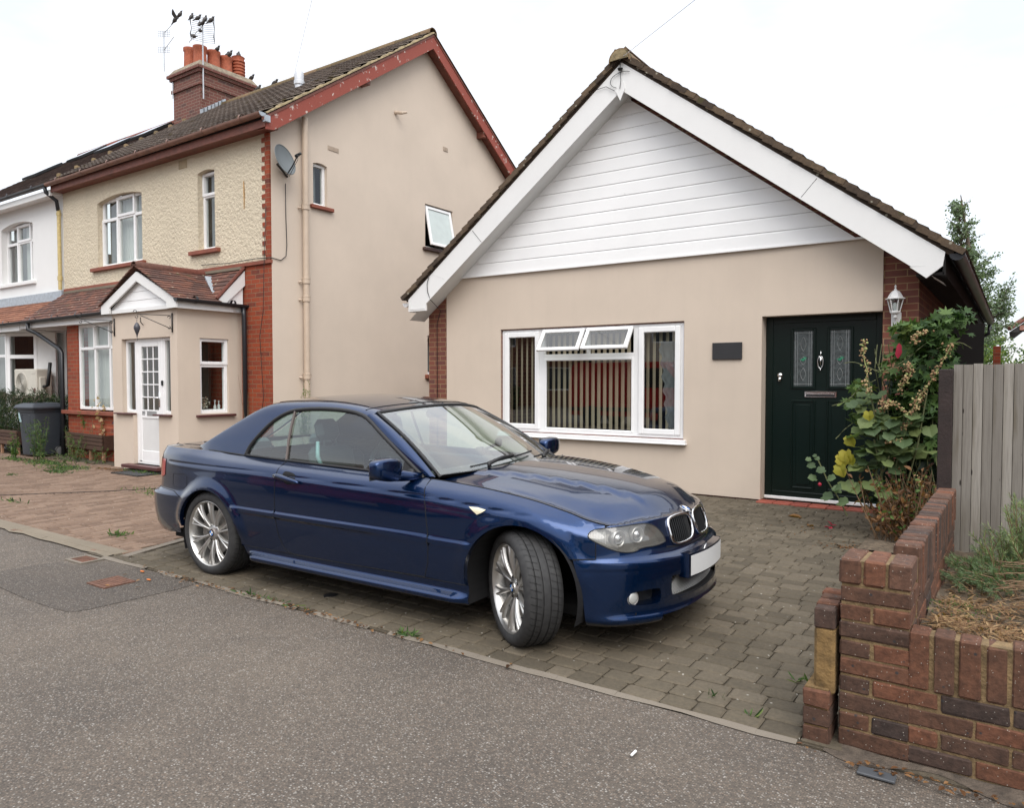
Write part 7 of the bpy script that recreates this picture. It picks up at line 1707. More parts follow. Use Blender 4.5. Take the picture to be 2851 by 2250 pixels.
def bush(m, r, n, cen, rad, L, kind, flat=.4, tint=(0, 1), up=.5, shell=.55):
    for _ in range(n):
        d = rnd_dir(r); q = shell+(1-shell)*r.random()**.6 if r.random() < .75 else r.random()**.5; p = Vector((cen[0]+d.x*rad[0]*q, cen[1]+d.y*rad[1]*q, cen[2]+d.z*rad[2]*q))
        nn = (d*flat+Vector((0, -.35, up))+rnd_dir(r)*.6).normalized(); dd = rnd_dir(r, -.3); leaf(m, p, dd, nn, L*r.uniform(.65, 1.25), kind, r.uniform(*tint), r.uniform(.05, .3))
def by_door():
    r = random.Random(31); BX = lambda px: -.83+(px-1080)*.00128; BZ = lambda py: 2.04-(py-110)*.00141
    # climber: dark green mass round the corner of the house with paler shoots
    T = thing('climbing_plant', 'tall green climber with palm shaped leaves scrambling over the brick corner by the lantern', 'climbing plant', (-.75, 8.2, 0)); m = MB()
    for (px, py, rx, rz, n, L) in ((1250, 200, .25, .18, 110, .095), (1130, 210, .22, .16, 110, .09), (1340, 90, .18, .08, 34, .10), (1180, 420, .26, .22, 170, .10), (1000, 400, .20, .16, 60, .085), (1150, 620, .28, .24, 200, .10), (1180, 880, .22, .25, 150, .11), (1050, 300, .15, .15, 45, .09), (720, 540, .10, .09, 26, .085), (640, 680, .10, .07, 22, .085), (700, 770, .07, .05, 12, .08), (1080, 160, .18, .08, 60, .09)):
        bush(m, r, n, (BX(px), 7.95+r.uniform(-.1, .15), BZ(py)), (rx, .20, rz), L, 'palm', tint=(.15, .8) if px > 1120 else (.4, 1))
    m.build('foliage', M['leaf_mid'], T); m = MB()
    bush(m, r, 560, (-.72, 8.25, 1.05), (.38, .28, 1.05), .11, 'palm', tint=(0, .7)); bush(m, r, 200, (-.98, 8.2, .75), (.25, .2, .6), .11, 'palm', tint=(0, .7)); m.build('shaded_foliage', M['leaf_dark'], T)  # same leaf shape in a darker green, background shade put into the colour
    m = MB()
    for k in range(22):
        x = r.uniform(-1.0, -.5); P = [(x, 8.0, 0)]; 
        for i in range(1, 9): P.append((P[-1][0]+r.uniform(-.08, .08), 8.0+r.uniform(-.12, .12), i*.23))
        m.tube(P, .005, 4)
    for pts in ([(1090, 330), (1000, 410), (880, 450), (780, 400), (700, 375), (640, 385)], [(1250, 300), (1380, 250), (1460, 300)], [(860, 500), (740, 560), (680, 640), (560, 680)], [(700, 800), (640, 850), (590, 910)], [(850, 290), (860, 380), (900, 460)], [(1180, 260), (1100, 330), (1000, 430), (850, 440)]):
        m.tube([(BX(a), 7.72+r.uniform(-.03, .03), BZ(b_)) for a, b_ in smoothpoly(pts, 2, False)], .004, 4)
    m.build('stems', M['stem'], T); m = MB()
    for _ in range(5): p = Vector((BX(1012)+r.uniform(-.012, .012), 7.70, BZ(275)+r.uniform(-.03, .03))); leaf(m, p, (0, 0, -1), (0, -1, 0), .09, 'leaf', .5)
    m.build('red_flower', M['red_petal'], T)
    # hollyhock
    T = thing('hollyhock', 'large hollyhock with round yellowing leaves and drooping spikes of tan seed pods beside the door', 'plant', (-1.05, 7.8, 0)); m = MB()
    spots = [(870, 700), (850, 780), (790, 860), (860, 830), (920, 850), (1060, 910), (1160, 950), (1070, 990), (970, 1040), (1020, 1075), (1110, 850), (1130, 780), (1170, 720), (1190, 760), (1030, 850), (940, 780), (880, 930), (820, 990), (900, 1000), (960, 950), (840, 1050), (800, 1085), (1190, 930), (1060, 780), (890, 600), (830, 600), (1110, 560), (980, 870), (1040, 920), (880, 780), (760, 680), (930, 920), (1000, 760)]
    for px, py in spots+[(a+r.uniform(-55, 55), b_+r.uniform(-45, 45)) for a, b_ in spots*3]:
        leaf(m, (BX(px)-.04, 7.78+r.uniform(-.15, .15), BZ(py)), (r.uniform(-.6, .6), -.5, r.uniform(-.5, .25)), (r.uniform(-.3, .3), -.6, .8), r.uniform(.09, .15), 'round', r.uniform(.1, .85), .2)
    for px, py in ((750, 1215), (860, 1185), (950, 1240), (700, 1200)): leaf(m, (BX(px)-.05, 7.7, BZ(py)), (.3, -.6, -.3), (0, -.6, .8), .16, 'round', .7, .2)
    m.build('leaves', M['leaf_holly'], T); m = MB()
    for px, py, L in ((720, 930, .11), (700, 1030, .13), (670, 1060, .12), (660, 1130, .12), (850, 760, .09), (730, 1060, .10), (690, 1150, .09)): leaf(m, (BX(px)-.03, 7.62, BZ(py)+.07), (.15+r.uniform(-.4, .3), -.25, -1), (-.3+r.uniform(-.3, .3), -1, .35), L, 'round', r.random(), .6)
    m.build('yellow_leaves', M['leaf_yellow'], T); m = MB(); s = MB()
    for pts, n in (([(790, 245), (785, 310), (790, 370), (815, 440), (810, 520), (820, 590)], 30), ([(1345, 280), (1300, 370), (1250, 460), (1205, 540), (1150, 610), (1120, 680), (1090, 720)], 44), ([(1080, 430), (1060, 500), (1035, 560)], 22), ([(1130, 260), (1110, 230), (1150, 200), (1200, 190)], 22), ([(1000, 650), (940, 680), (900, 700)], 20), ([(1080, 720), (1120, 760), (1060, 820)], 14), ([(950, 910), (1040, 890)], 6), ([(1080, 400), (1100, 450), (1070, 520)], 14), ([(1180, 600), (1140, 650), (1130, 700)], 12), ([(900, 650), (980, 640), (1050, 700)], 16), ([(1160, 1135), (1165, 1190)], 6)):
        P = [(BX(a), 7.62+r.uniform(-.02, .02), BZ(b_)) for a, b_ in smoothpoly(pts, 2, False)]; m = MB(); m.tube(P, .006, 5, t=.95); n = int(n*2.2)
        for k in range(n):
            i = int(k/n*(len(P)-1)); p = Vector(P[i])+Vector((r.gauss(0, .016), r.uniform(-.04, .03), r.uniform(-.02, .02))); R_ = rnd_dir(r).to_track_quat('Z', 'Y').to_matrix(); w = r.uniform(.008, .015); m.lathe([(.001, -w*.5), (w*.8, -w*.35), (w, 0), (w*.6, w*.5), (.001, w*.4)], 7, p, R=R_, t=r.random())
        m.build('seed_spike', M['pods'], T, smooth=True)
    for a, b_ in (((870, 1150), (860, 900)), ((890, 1160), (960, 1010)), ((900, 1300), (880, 1150)), ((950, 1300), (1060, 700)), ((1050, 1300), (1200, 560)), ((920, 1250), (800, 430))): s.tube([(BX(a[0]), 7.75, max(.02, BZ(a[1]))), (BX((a[0]+b_[0])/2)+.02, 7.72, BZ((a[1]+b_[1])/2)), (BX(b_[0]), 7.68, BZ(b_[1]))], .008, 5)
    s.build('stems', M['stem'], T)
    # side shoot with red bud
    T = thing('hollyhock_shoot', 'small leaning hollyhock shoot with a red bud in front of the green door', 'plant', (-1.35, 7.55, 0)); s = MB(); pts = [(700, 1420), (640, 1300), (570, 1210), (530, 1130), (500, 1070), (480, 1030)]; P = [(BX(a), 7.55, max(BZ(b_), .0)) for a, b_ in smoothpoly(pts, 2, False)]; s.tube(P, .006, 5); s.build('stem', M['stem'], T); m = MB()
    for px, py, L in ((465, 1060, .055), (525, 1050, .05), (495, 1100, .08), (565, 1125, .085), (505, 1190, .085), (585, 1185, .085), (630, 1250, .10), (550, 1310, .115), (660, 1340, .11), (680, 1260, .09), (480, 1030, .04)): leaf(m, (BX(px)-.02, 7.5, BZ(py)+.02), (r.uniform(-1, 1), -.4, r.uniform(-.3, .3)), (0, -.7, .7), L, 'round', r.uniform(.1, .5), .2)
    m.build('leaves', M['leaf_holly'], T); m = MB(); m.lathe([(.001, -.02), (.016, -.008), (.018, .008), (.001, .022)], 8, (BX(513), 7.5, BZ(1215))); m.build('bud', M['red_petal'], T, smooth=True)
    # dry shrub at the foot
    T = thing('dry_hydrangea', 'half dead brown shrub with bare stems at the foot of the hollyhock', 'shrub', (-.9, 7.6, 0)); s = MB(); m = MB(); g = MB()
    for k in range(90):
        a = Vector((r.uniform(-1.05, -.62), r.uniform(7.3, 7.9), .02)); d = Vector((r.uniform(-.35, .35), r.uniform(-.25, .2), r.uniform(.3, .75))); b_ = a+d*.9; s.tube([a, lerp(a, b_, .5)+Vector((r.uniform(-.03, .03), 0, .02)), b_], [.006, .004, .002], 4)
        for _ in range(9): leaf(m, lerp(a, b_, r.uniform(.2, 1)), rnd_dir(r), rnd_dir(r, .4), r.uniform(.03, .075), 'leaf', r.random(), .5)
        if r.random() < .7:
            for _ in range(5): leaf(g, lerp(a, b_, r.uniform(.4, 1)), rnd_dir(r), rnd_dir(r, .6), r.uniform(.03, .06), 'leaf', r.uniform(.4, 1), .2)
    s.build('stems', M['stem_dry'], T); m.build('dry_leaves', M['leaf_dry'], T); g.build('green_leaves', M['leaf_mid'], T)
by_door()
def bed():
    r = random.Random(77)
    T = thing('rosemary_bush', 'feathery grey green bush leaning over the raised bed in front of the fence', 'bush', (.25, 4.9, .4)); m = MB(); s = MB()
    mt = leafmat('needle_leaves', [(0, (.09, .14, .08)), (.5, (.18, .25, .12)), (1, (.31, .38, .17))])
    for k in range(520):
        if k < 380: b0 = Vector((r.gauss(.20, .15), r.gauss(4.88, .16), .38)); t_ = b0+Vector((r.uniform(-.14, .10), r.uniform(-.08, .08), r.uniform(.20, .46)*(1 if b0.x > .02 else .6)))
        else: b0 = Vector((r.gauss(-.02, .10), r.gauss(4.62, .14), .40)); t_ = b0+Vector((r.uniform(-.20, .05), r.uniform(-.10, .04), r.uniform(.03, .14)))
        c = lerp(b0, t_, .5)+Vector((r.uniform(-.03, .03), 0, .03)); P = [b0, c, t_]; s.tube(P, [.004, .003, .0012], 4)
        for _ in range(62):
            q = r.uniform(.25, 1); p = lerp(lerp(b0, c, q), lerp(c, t_, q), q); d = (t_-c).normalized()*.9+rnd_dir(r)*.7; leaf(m, p, d, rnd_dir(r), r.uniform(.022, .042), 'needle', r.random()*(.55 if k >= 380 else 1), .1)
    m.build('foliage', mt, T); s.build('stems', M['stem_dry'], T)
    T = thing('dead_branches', 'tangle of bare brown twigs at the right edge of the raised bed', 'branches', (.4, 4.3, .42)); s = MB()
    for k in range(60):
        a = Vector((.75+r.uniform(-.1, .2), 4.5+r.uniform(-.3, .3), .42)); b_ = Vector((r.uniform(-.08, .3), r.uniform(3.9, 4.6), .46+r.uniform(0, .12))); c = lerp(a, b_, .5)+Vector((0, 0, r.uniform(.05, .22))); s.tube([lerp(lerp(a, c, t), lerp(c, b_, t), t) for t in np.linspace(0, 1, 8)], [.007*(1-t*.75) for t in np.linspace(0, 1, 8)], 4)
    s.build('twigs', M['stem_dry'], T)
    mt = leafmat('straw', [(0, (.10, .055, .025)), (.5, (.24, .135, .065)), (1, (.42, .29, .15))]); m = MB()
    for _ in range(9000):
        x = r.uniform(-.28, 1.3)**1; y = 3.31+abs(r.gauss(0, .60)); 
        if y > 5.4: continue
        p = Vector((x, y, soil_z(x, y)+r.uniform(.0, .035))); leaf(m, p, (r.gauss(0, 1), r.gauss(0, 1), r.uniform(-.1, .35)), (0, 0, 1), r.uniform(.02, .060), 'narrow', r.random(), .15)
    tag(m.build('straw_litter', mt), kind='stuff')
    m = MB()
    for _ in range(260):
        x = -.20+r.gauss(0, .07); y = 3.95+r.gauss(0, .16); leaf(m, (x, y, soil_z(x, y)+.01), rnd_dir(r, .2), (0, 0, 1), r.uniform(.01, .022), 'leaf', r.uniform(.4, 1), .1)
    tag(m.build('seedlings', M['leaf_mid']), kind='stuff')
bed()
# ---------------------------------------------------------------- things in front of the left houses
def wheelie(loc, rz, label, col, sc=1.0, sticker=True):
    T = thing('wheelie_bin', label, 'wheelie bin', loc, rz, None); mt = plain('bin_plastic', col, .5, var=.08)
    m = MB(); S = lambda z: lerp(.80, 1.0, z/.94); w, d = .255*sc, .29*sc; n = 6
    def sec(z, k=1.0):
        f = S(z)*k; P = []
        for (cx, cy, a0) in ((w-.04, d-.04, 0), (-w+.04, d-.04, 90), (-w+.04, -d+.04, 180), (w-.04, -d+.04, 270)):
            for i in range(4): a = radians(a0+i*30); P.append(((cx*f+.04*cos(a)), (cy*f+.04*sin(a)), z*sc))
        return P
    rows = [sec(.05), sec(.35), sec(.85), sec(.86, 1.035), sec(.94, 1.045)]; V = [p for r_ in rows for p in r_]; N = 16
    m.add(V, [(j*N+i, j*N+(i+1) % N, (j+1)*N+(i+1) % N, (j+1)*N+i) for j in range(4) for i in range(N)]+[tuple(range(N-1, -1, -1))]); m.build('body', mt, T, smooth=True, local=True, angle=35)
    m = MB(); rows = [sec(.94, 1.24), sec(.965, 1.24), sec(1.01, 1.10), sec(1.045, .72), sec(1.02, .62)]; V = [p for r_ in rows for p in r_]
    m.add(V, [(j*N+i, j*N+(i+1) % N, (j+1)*N+(i+1) % N, (j+1)*N+i) for j in range(4) for i in range(N)]+[tuple(range(4*N, 5*N)), tuple(range(N-1, -1, -1))]); m.tube([(-.2*sc, d*1.12, .97*sc), (.2*sc, d*1.12, .97*sc)], .014, 8); m.bbox((-.12*sc, -d*1.16, .95*sc), (.12*sc, -d*1.04, .972*sc), .008); m.build('lid', mt, T, smooth=True, local=True, angle=35)
    m = MB(); f = .93
    P = [(-.13, .45), (.13, .45), (.13, .80), (.10, .83), (-.10, .83), (-.13, .80)]; q = [(a*sc, -(d*S(b_)+.002), b_*sc) for a, b_ in P]; m.tube(q, .006, 5, closed=True); m.build('moulded_panel', mt, T, local=True)
    for sx in (-1, 1):
        m = MB(); m.lathe([(.001, -.03), (.085, -.03), (.098, -.02), (.098, .02), (.085, .03), (.001, .03)], 22, (sx*w*.86, d*.72, .10), ax=0); o = m.build('wheel', M['black'], T, smooth=True, local=True, angle=35)
        m = MB(); m.lathe([(.001, .032*sx), (.060, .032*sx), (.075, .030*sx)], 18, (sx*w*.86+.002*sx, d*.72, .10), ax=0); m.build('wheel_cap', plain('bin_wheel_cap', (.16, .16, .165), .5), o, smooth=True, local=True)
    if sticker:
        m = MB(); P = [(-.245, .90), (-.20, .90), (-.185, .80), (-.15, .68), (-.215, .675), (-.235, .78)]; m.add([(a, -(d*S(b_)+.004), b_) for a, b_ in P], [tuple(range(6))]); s = m.build('sticker', plain('pale_blue_sticker', (.42, .58, .60), .5), T, local=True)
        m = MB(); m.add([(a, -(d*S(b_)+.006), b_) for a, b_ in ((-.222, .705), (-.185, .705), (-.203, .745))], [(0, 1, 2)]); m.build('sticker_mark', plain('sticker_mark', (.02, .20, .24), .5), s, local=True)
    return T
wheelie((-15.72, 6.62, 0), .12, 'grey wheelie bin with a pale blue sticker in front of the bay window', (.038, .045, .055))
wheelie((-13.30, 7.12, 0), .1, 'smaller dark blue bin half hidden behind the left corner of the porch', (.012, .016, .040), .74, False)
M['slat'] = tintmat('weathered_dark_slats', [(0, (.045, .020, .012)), (.5, (.070, .034, .020)), (1, (.10, .052, .032))], .85, 25, .5, .3); M['leg_wood'] = plain('pale_wood_legs', (.30, .17, .10), .85, var=.2)
def trough(a, b_, label, depth=.34, zt=.50):
    A_, B_ = Vector(a+(0,)), Vector(b_+(0,)); L = (B_-A_).length; rz = math.atan2(B_.y-A_.y, B_.x-A_.x); T = thing('slatted_planter', label, 'planter', tuple(A_), rz); rr = random.Random(int(L*100))
    for side in (0, 1):
        m = MB()
        for i, z in enumerate((zt-.035, zt-.105, zt-.175, zt-.245)):
            yy = (-.02-.035*(z-zt+.3)) if side == 0 else depth+.02; m.bbox((0, yy-.012, z-.03+(-.015 if i == 3 else 0)), (L, yy+.012, z+.03), .004, t=rr.random())
        m.build('slats', M['slat'], T, local=True)
    m = MB(); 
    for x in (0, L-.03): m.box((x, -.005, zt-.28), (x+.03, depth, zt-.02), rr.random())
    m.box((.02, 0, zt-.27), (L-.02, depth, zt-.06), .3); m.build('box', M['slat'], T, local=True)
    for x in (.10, L*.60, L-.10):
        for y in (.01, depth-.05): m = MB(); m.bbox((x-.03, y, 0), (x+.03, y+.045, zt-.26), .004); m.build('leg', M['leg_wood'], T, local=True)
    return T
trough((-15.15, 6.84), (-13.52, 6.72), 'dark slatted wooden planter with weeds standing right of the grey bin'); trough((-18.3, 6.42), (-16.05, 6.35), 'dark slatted wooden planter under the overhanging hedge left of the grey bin')
m = MB(); m.prism([(6.98, .36), (7.22, .36), (7.26, .62), (7.28, .65), (6.92, .65), (6.94, .62)], 0, -14.35, -13.50); m.box((-14.36, 6.90, .60), (-13.48, 7.30, .64)); m.box((-14.3, 7.0, 0), (-13.6, 7.2, .36)); tag(m.build('terracotta_trough', M['terracotta'], origin=(-13.9, 7.1, 0)), 'red terracotta trough behind the wooden planter, against the brick bay', 'trough')
# air conditioner
def aircon():
    T = thing('air_conditioner', 'cream outdoor air conditioning unit in front of the white bay', 'air conditioner', (-17.2, 7.0, 1.1), radians(4)); c = plain('cream_casing', (.56, .53, .46), .5, var=.04)
    m = MB(); m.bbox((-.50, -.02, 0), (.38, .30, .62), .02); m.build('casing', c, T, local=True)
    m = MB(); m.lathe([(.225, -.022), (.235, -.028), (.245, -.022)], 36, (-.20, 0, .31), ax=1)
    for k in range(12): r_ = .02+k*.018; m.lathe([(r_, -.024), (r_+.004, -.027), (r_+.008, -.024)], 30, (-.20, 0, .31), ax=1)
    m.build('fan_grille', c, T, local=True); m = MB(); m.lathe([(.23, -.0215), (.001, -.0215)], 30, (-.20, 0, .31), ax=1); m.build('fan_opening', plain('grille_shadow', (.12, .115, .10), .7), T, local=True)
    m = MB(); m.bbox((.385, .03, .08), (.43, .15, .45), .01); m.bbox((.20, -.026, .52), (.33, -.018, .545), .003); m.build('service_cover', c, T, local=True); m = MB(); m.box((.28, -.024, .12), (.35, -.019, .22)); m.build('label_plate', plain('brown_label', (.12, .06, .05), .6), T, local=True)
    m = MB(); m.box((-.5, .05, -1.1), (-.44, .1, 0)); m.box((.3, .05, -1.1), (.36, .1, 0)); m.build('stand', M['darkwood'], T, local=True)
    m = MB(); m.tube([(.44, .1, .25), (.60, .1, .28), (.66, .12, .75)], .035, 8); m.build('pipe_lagging', M['black'], T, local=True, smooth=True)
aircon()
# hedge hanging over, weeds
def leftplants():
    r = random.Random(5); T = thing('hedge', 'dark feathery hedge spilling over the planter below the white house', 'hedge', (-17.6, 6.9, 0)); m = MB(); mt = leafmat('hedge_leaves', [(0, (.018, .030, .018)), (.5, (.040, .062, .030)), (.85, (.075, .11, .04)), (1, (.17, .26, .05))]); s = MB()
    for (cx, cy, cz, rx, ry, rz_, n) in ((-18.8, 6.9, .75, 1.0, .45, .55, 1500), (-17.6, 6.95, .80, .95, .42, .50, 1700), (-16.5, 7.0, .82, .7, .38, .45, 1300), (-15.75, 7.25, .75, .45, .28, .50, 700), (-17.2, 6.60, .62, .9, .25, .42, 1100), (-16.4, 7.1, .45, .8, .3, .45, 900), (-18.6, 6.55, .50, .8, .22, .40, 800)):
        for _ in range(n):
            d = rnd_dir(r); q = .6+.45*r.random(); p = Vector((cx+d.x*rx*q, cy+d.y*ry*q, cz+d.z*rz_*q+.05*sin(d.x*9))); 
            for _ in range(2): leaf(m, p+rnd_dir(r)*.02, rnd_dir(r, -.5)+Vector((0, -.3, 0)), rnd_dir(r, .6), r.uniform(.05, .10), 'narrow', (r.uniform(.7, 1) if r.random() < .05 else r.random()*.75), .2)
    for k in range(70):
        x = r.uniform(-19.2, -15.7); a = Vector((x, 6.75, 1.15)); b_ = a+Vector((r.uniform(-.15, .15), -.25, r.uniform(-.9, .25))); s.tube([a, lerp(a, b_, .5)+Vector((0, -.08, .08)), b_], .004, 4)
        for _ in range(30): q = r.random(); leaf(m, lerp(a, b_, q)+Vector((0, -.05, .05*(1-q))), rnd_dir(r, -.4), rnd_dir(r, .3), r.uniform(.04, .08), 'narrow', r.random()*.8, .2)
    m.build('foliage', mt, T); s.build('branches', M['bark'], T)
    def weed(x, y, h, n, label, spread=.12, L=.07, tint=(.2, 1), name='weed', dry=False, z0=0):
        T = thing(name, label, 'weed' if not dry else 'dry plant', (x, y, z0)); m = MB(); s = MB()
        for k in range(n):
            a = Vector((x+r.gauss(0, spread*.4), y+r.gauss(0, spread*.4), z0)); b_ = a+Vector((r.gauss(0, spread), r.gauss(0, spread), h*r.uniform(.6, 1.05))); c = lerp(a, b_, .5)+Vector((r.gauss(0, .03), 0, .02)); P = [lerp(lerp(a, c, t), lerp(c, b_, t), t) for t in np.linspace(0, 1, 6)]; s.tube(P, [.005, .0045, .004, .003, .002, .001], 4)
            for _ in range(int(h*(60 if not dry else 14))): q = r.uniform(.12, 1); p = lerp(lerp(a, c, q), lerp(c, b_, q), q); leaf(m, p, rnd_dir(r, .2), rnd_dir(r, .7), L*r.uniform(.5, 1.1)*(1.2-q*.6), 'narrow' if not dry else 'leaf', r.uniform(*tint), .15)
        m.build('leaves', M['leaf_mid'] if not dry else M['straw'], T); s.build('stems', M['stem'] if not dry else M['stem_dry'], T)
    M['straw'] = leafmat('straw_leaves', [(0, (.35, .24, .12)), (1, (.55, .42, .25))])
    weed(-15.55, 6.10, .50, 5, 'bright green weed left of the grey bin wheel', .05, .13); weed(-14.95, 6.22, .80, 9, 'tall leafy weed growing in front of the grey bin', .12, .09, (.1, .8)); weed(-14.75, 6.2, .95, 5, 'tallest narrow weed between the bin and the wooden planter', .06, .09, (.3, .9))
    weed(-14.35, 6.60, .70, 9, 'green weed draping over the front of the wooden planter', .20, .08, (.2, 1)); weed(-14.55, 7.0, .55, 10, 'pale grassy clump inside the wooden planter', .18, .12, (.6, 1), z0=.35); weed(-13.95, 6.95, 1.0, 7, 'tall straw coloured dead stems inside the wooden planter', .10, .14, (0, 1), 'dead_plant', True, .2); weed(-14.25, 6.9, .95, 3, 'thin dead seed stalk left of the taller straw stems', .06, .10, (0, 1), 'dead_plant', True, .2)
    weed(-13.55, 6.55, .30, 8, 'low weeds around the right legs of the wooden planter', .22, .09); weed(-14.2, 6.45, .22, 14, 'dense low weeds under the middle of the wooden planter', .28, .08, (0, .8)); weed(-10.22, 7.42, 1.55, 8, 'dry brown canes leaning on the orange brick corner', .10, .012, (0, .3), 'dry_canes', True); weed(-9.62, 8.0, 1.42, 9, 'pale green shrub tip showing above the car roof by the beige wall', .08, .09, (.6, 1), 'shrub')
    m = MB()
    for (cx, cy, rx, ry, n) in ((-14.3, 6.05, .7, .22, 900), (-13.1, 5.9, .5, .25, 700), (-12.7, 5.55, .35, .12, 260), (-15.4, 6.0, .5, .15, 350), (-15.0, 5.2, .25, .10, 90), (-12.9, 5.0, .15, .06, 50), (-9.2, 5.3, .7, .25, 260), (-13.9, 4.1, .15, .05, 40), (-11.5, 6.3, .6, .08, 260), (-7.05, 3.62, .12, .06, 90), (-1.15, 3.32, .05, .01, 9), (-.95, 3.22, .04, .01, 8), (-2.9, 3.13, .10, .01, 40), (-.85, 3.75, .05, .05, 12), (-10.0, 3.9, .3, .04, 40), (-4.2, 3.12, .5, .01, 50)):
        for _ in range(n): x, y = r.gauss(cx, rx*.5), r.gauss(cy, ry*.5); leaf(m, (x, y, .008), (r.gauss(0, 1), r.gauss(0, 1), r.uniform(.1, 1.2)), rnd_dir(r, .5), r.uniform(.02, .07), 'narrow', r.random(), .2)
    tag(m.build('ground_weeds', M['leaf_mid']), kind='stuff')
    # leaf litter in front of the porch and on the drives
    m = MB()
    for (cx, cy, rx, ry, n) in ((-12.2, 6.22, .8, .12, 300), (-1.15, 7.0, .35, .18, 150), (-14.6, 6.1, .8, .15, 160), (-4.0, 3.10, 1.6, .03, 150), (-1.6, 7.6, .5, .5, 22), (-5.2, 2.9, .5, .25, 10), (-.2, 3.05, .5, .05, 60), (-1.0, 6.9, .2, .3, 60)):
        for _ in range(n): leaf(m, (r.gauss(cx, rx*.5), r.gauss(cy, ry*.5), .016), (r.gauss(0, 1), r.gauss(0, 1), .05), (r.gauss(0, .2), r.gauss(0, .2), 1), r.uniform(.012, .04), 'leaf', r.random(), .3)
    tag(m.build('leaf_litter', M['leaf_dry']), kind='stuff')
    for (x, y, L, rz, label) in ((-2.02, 8.2, .20, .2, 'long curled tan leaf lying on the drive before the door'), (-1.72, 7.75, .11, 1.2, 'small curled brown leaf on the drive right of the long tan leaf')):
        m = MB(); leaf(m, (x, y, .022), (cos(rz), sin(rz), .02), (0, 0, 1), L, 'leaf', .9, .5); tag(m.build('dead_leaf', M['leaf_dry'], origin=(x, y, .02)), label, 'leaf')
    m = MB(); 
    for _ in range(6): leaf(m, (-1.52+r.uniform(-.04, .04), 7.85+r.uniform(-.04, .04), .02), rnd_dir(r), (0, 0, 1), .07, 'leaf', .5, .4)
    tag(m.build('fallen_petals', M['red_petal'], origin=(-1.5, 7.85, .02)), 'crumpled crimson petals on the drive near the dry shrub', 'petals')
leftplants()
# door mat
T = thing('door_mat', 'black rubber door mat in front of the porch step', 'door mat', (-11.45, 6.18, .01)); m = MB()
for a in ((-11.84, 5.98, .005, -11.06, 6.01, .024), (-11.84, 6.36, .005, -11.06, 6.39, .024), (-11.84, 6.01, .005, -11.81, 6.36, .024), (-11.09, 6.01, .005, -11.06, 6.36, .024)): m.box(a[:3], a[3:])
m.build('border', M['black'], T); m = MB()
for i in range(13):
    for j in range(6): m.tube([(-11.78+i*.056+.022*cos(t), 6.045+j*.058+.022*sin(t), .015) for t in np.linspace(0, 2*pi, 7)[:-1]], .005, 4, closed=True)
m.build('ring_mesh', M['black'], T)
m = MB(); m.bbox((-.475, 2.985, .001), (-.345, 3.045, .012), .003); sl_ = m.build('slate_fragment', plain('slate_grey', (.06, .065, .072), .6), origin=(-.41, 3.01, 0)); tag(sl_, 'dark grey slate fragment on the pavement below the garden wall', 'slate')
m = MB(); m.bbox((-1.235, 2.62, .002), (-1.225, 2.665, .012), .003); tag(m.build('cigarette_end', M['white_paint'], origin=(-1.23, 2.64, 0)), 'small white cigarette end on the pavement in the foreground', 'litter')
m = MB(); m.lathe([(.05, 0), (.05, .014), (.0005, .016)], 20, (-3.86, 3.42, 0)); tag(m.build('drain_cap', M['trim'], origin=(-3.86, 3.42, 0)), 'small dark oval cap in the block paving below the car door', 'drain cap')
for (x, y, label) in ((-5.55, 3.03, 'orange leaf fragment on the pavement nearer the small cover'), (-5.28, 2.93, 'orange litter scrap on the dark asphalt patch right of the large cover')):
    m = MB(); m.bbox((x-.02, y-.008, .006), (x+.02, y+.008, .014), .003); tag(m.build('orange_scrap', plain('orange_scrap', (.55, .17, .04), .7), origin=(x, y, 0)), label, 'litter')
# overhead wires
def wire(a, b_, label):
    P = []; 
    for t in np.linspace(0, 1, 20): p = lerp(Vector(a), Vector(b_), t); P.append(p)
    m = MB(); m.tube(P, .0035, 5); tag(m.build('overhead_wire', plain('wire_grey', (.50, .50, .52), .6), origin=a), label, 'wire')
wire((-13.95, 11.37, 8.50), (6.7, -2.85, 7.48), 'thin overhead wire rising from the ridge of the two storey house'); wire((-4.27, 8.68, 5.62), (7.3, 2.35, 6.52), 'thin overhead wire leaving the peak of the bungalow gable')
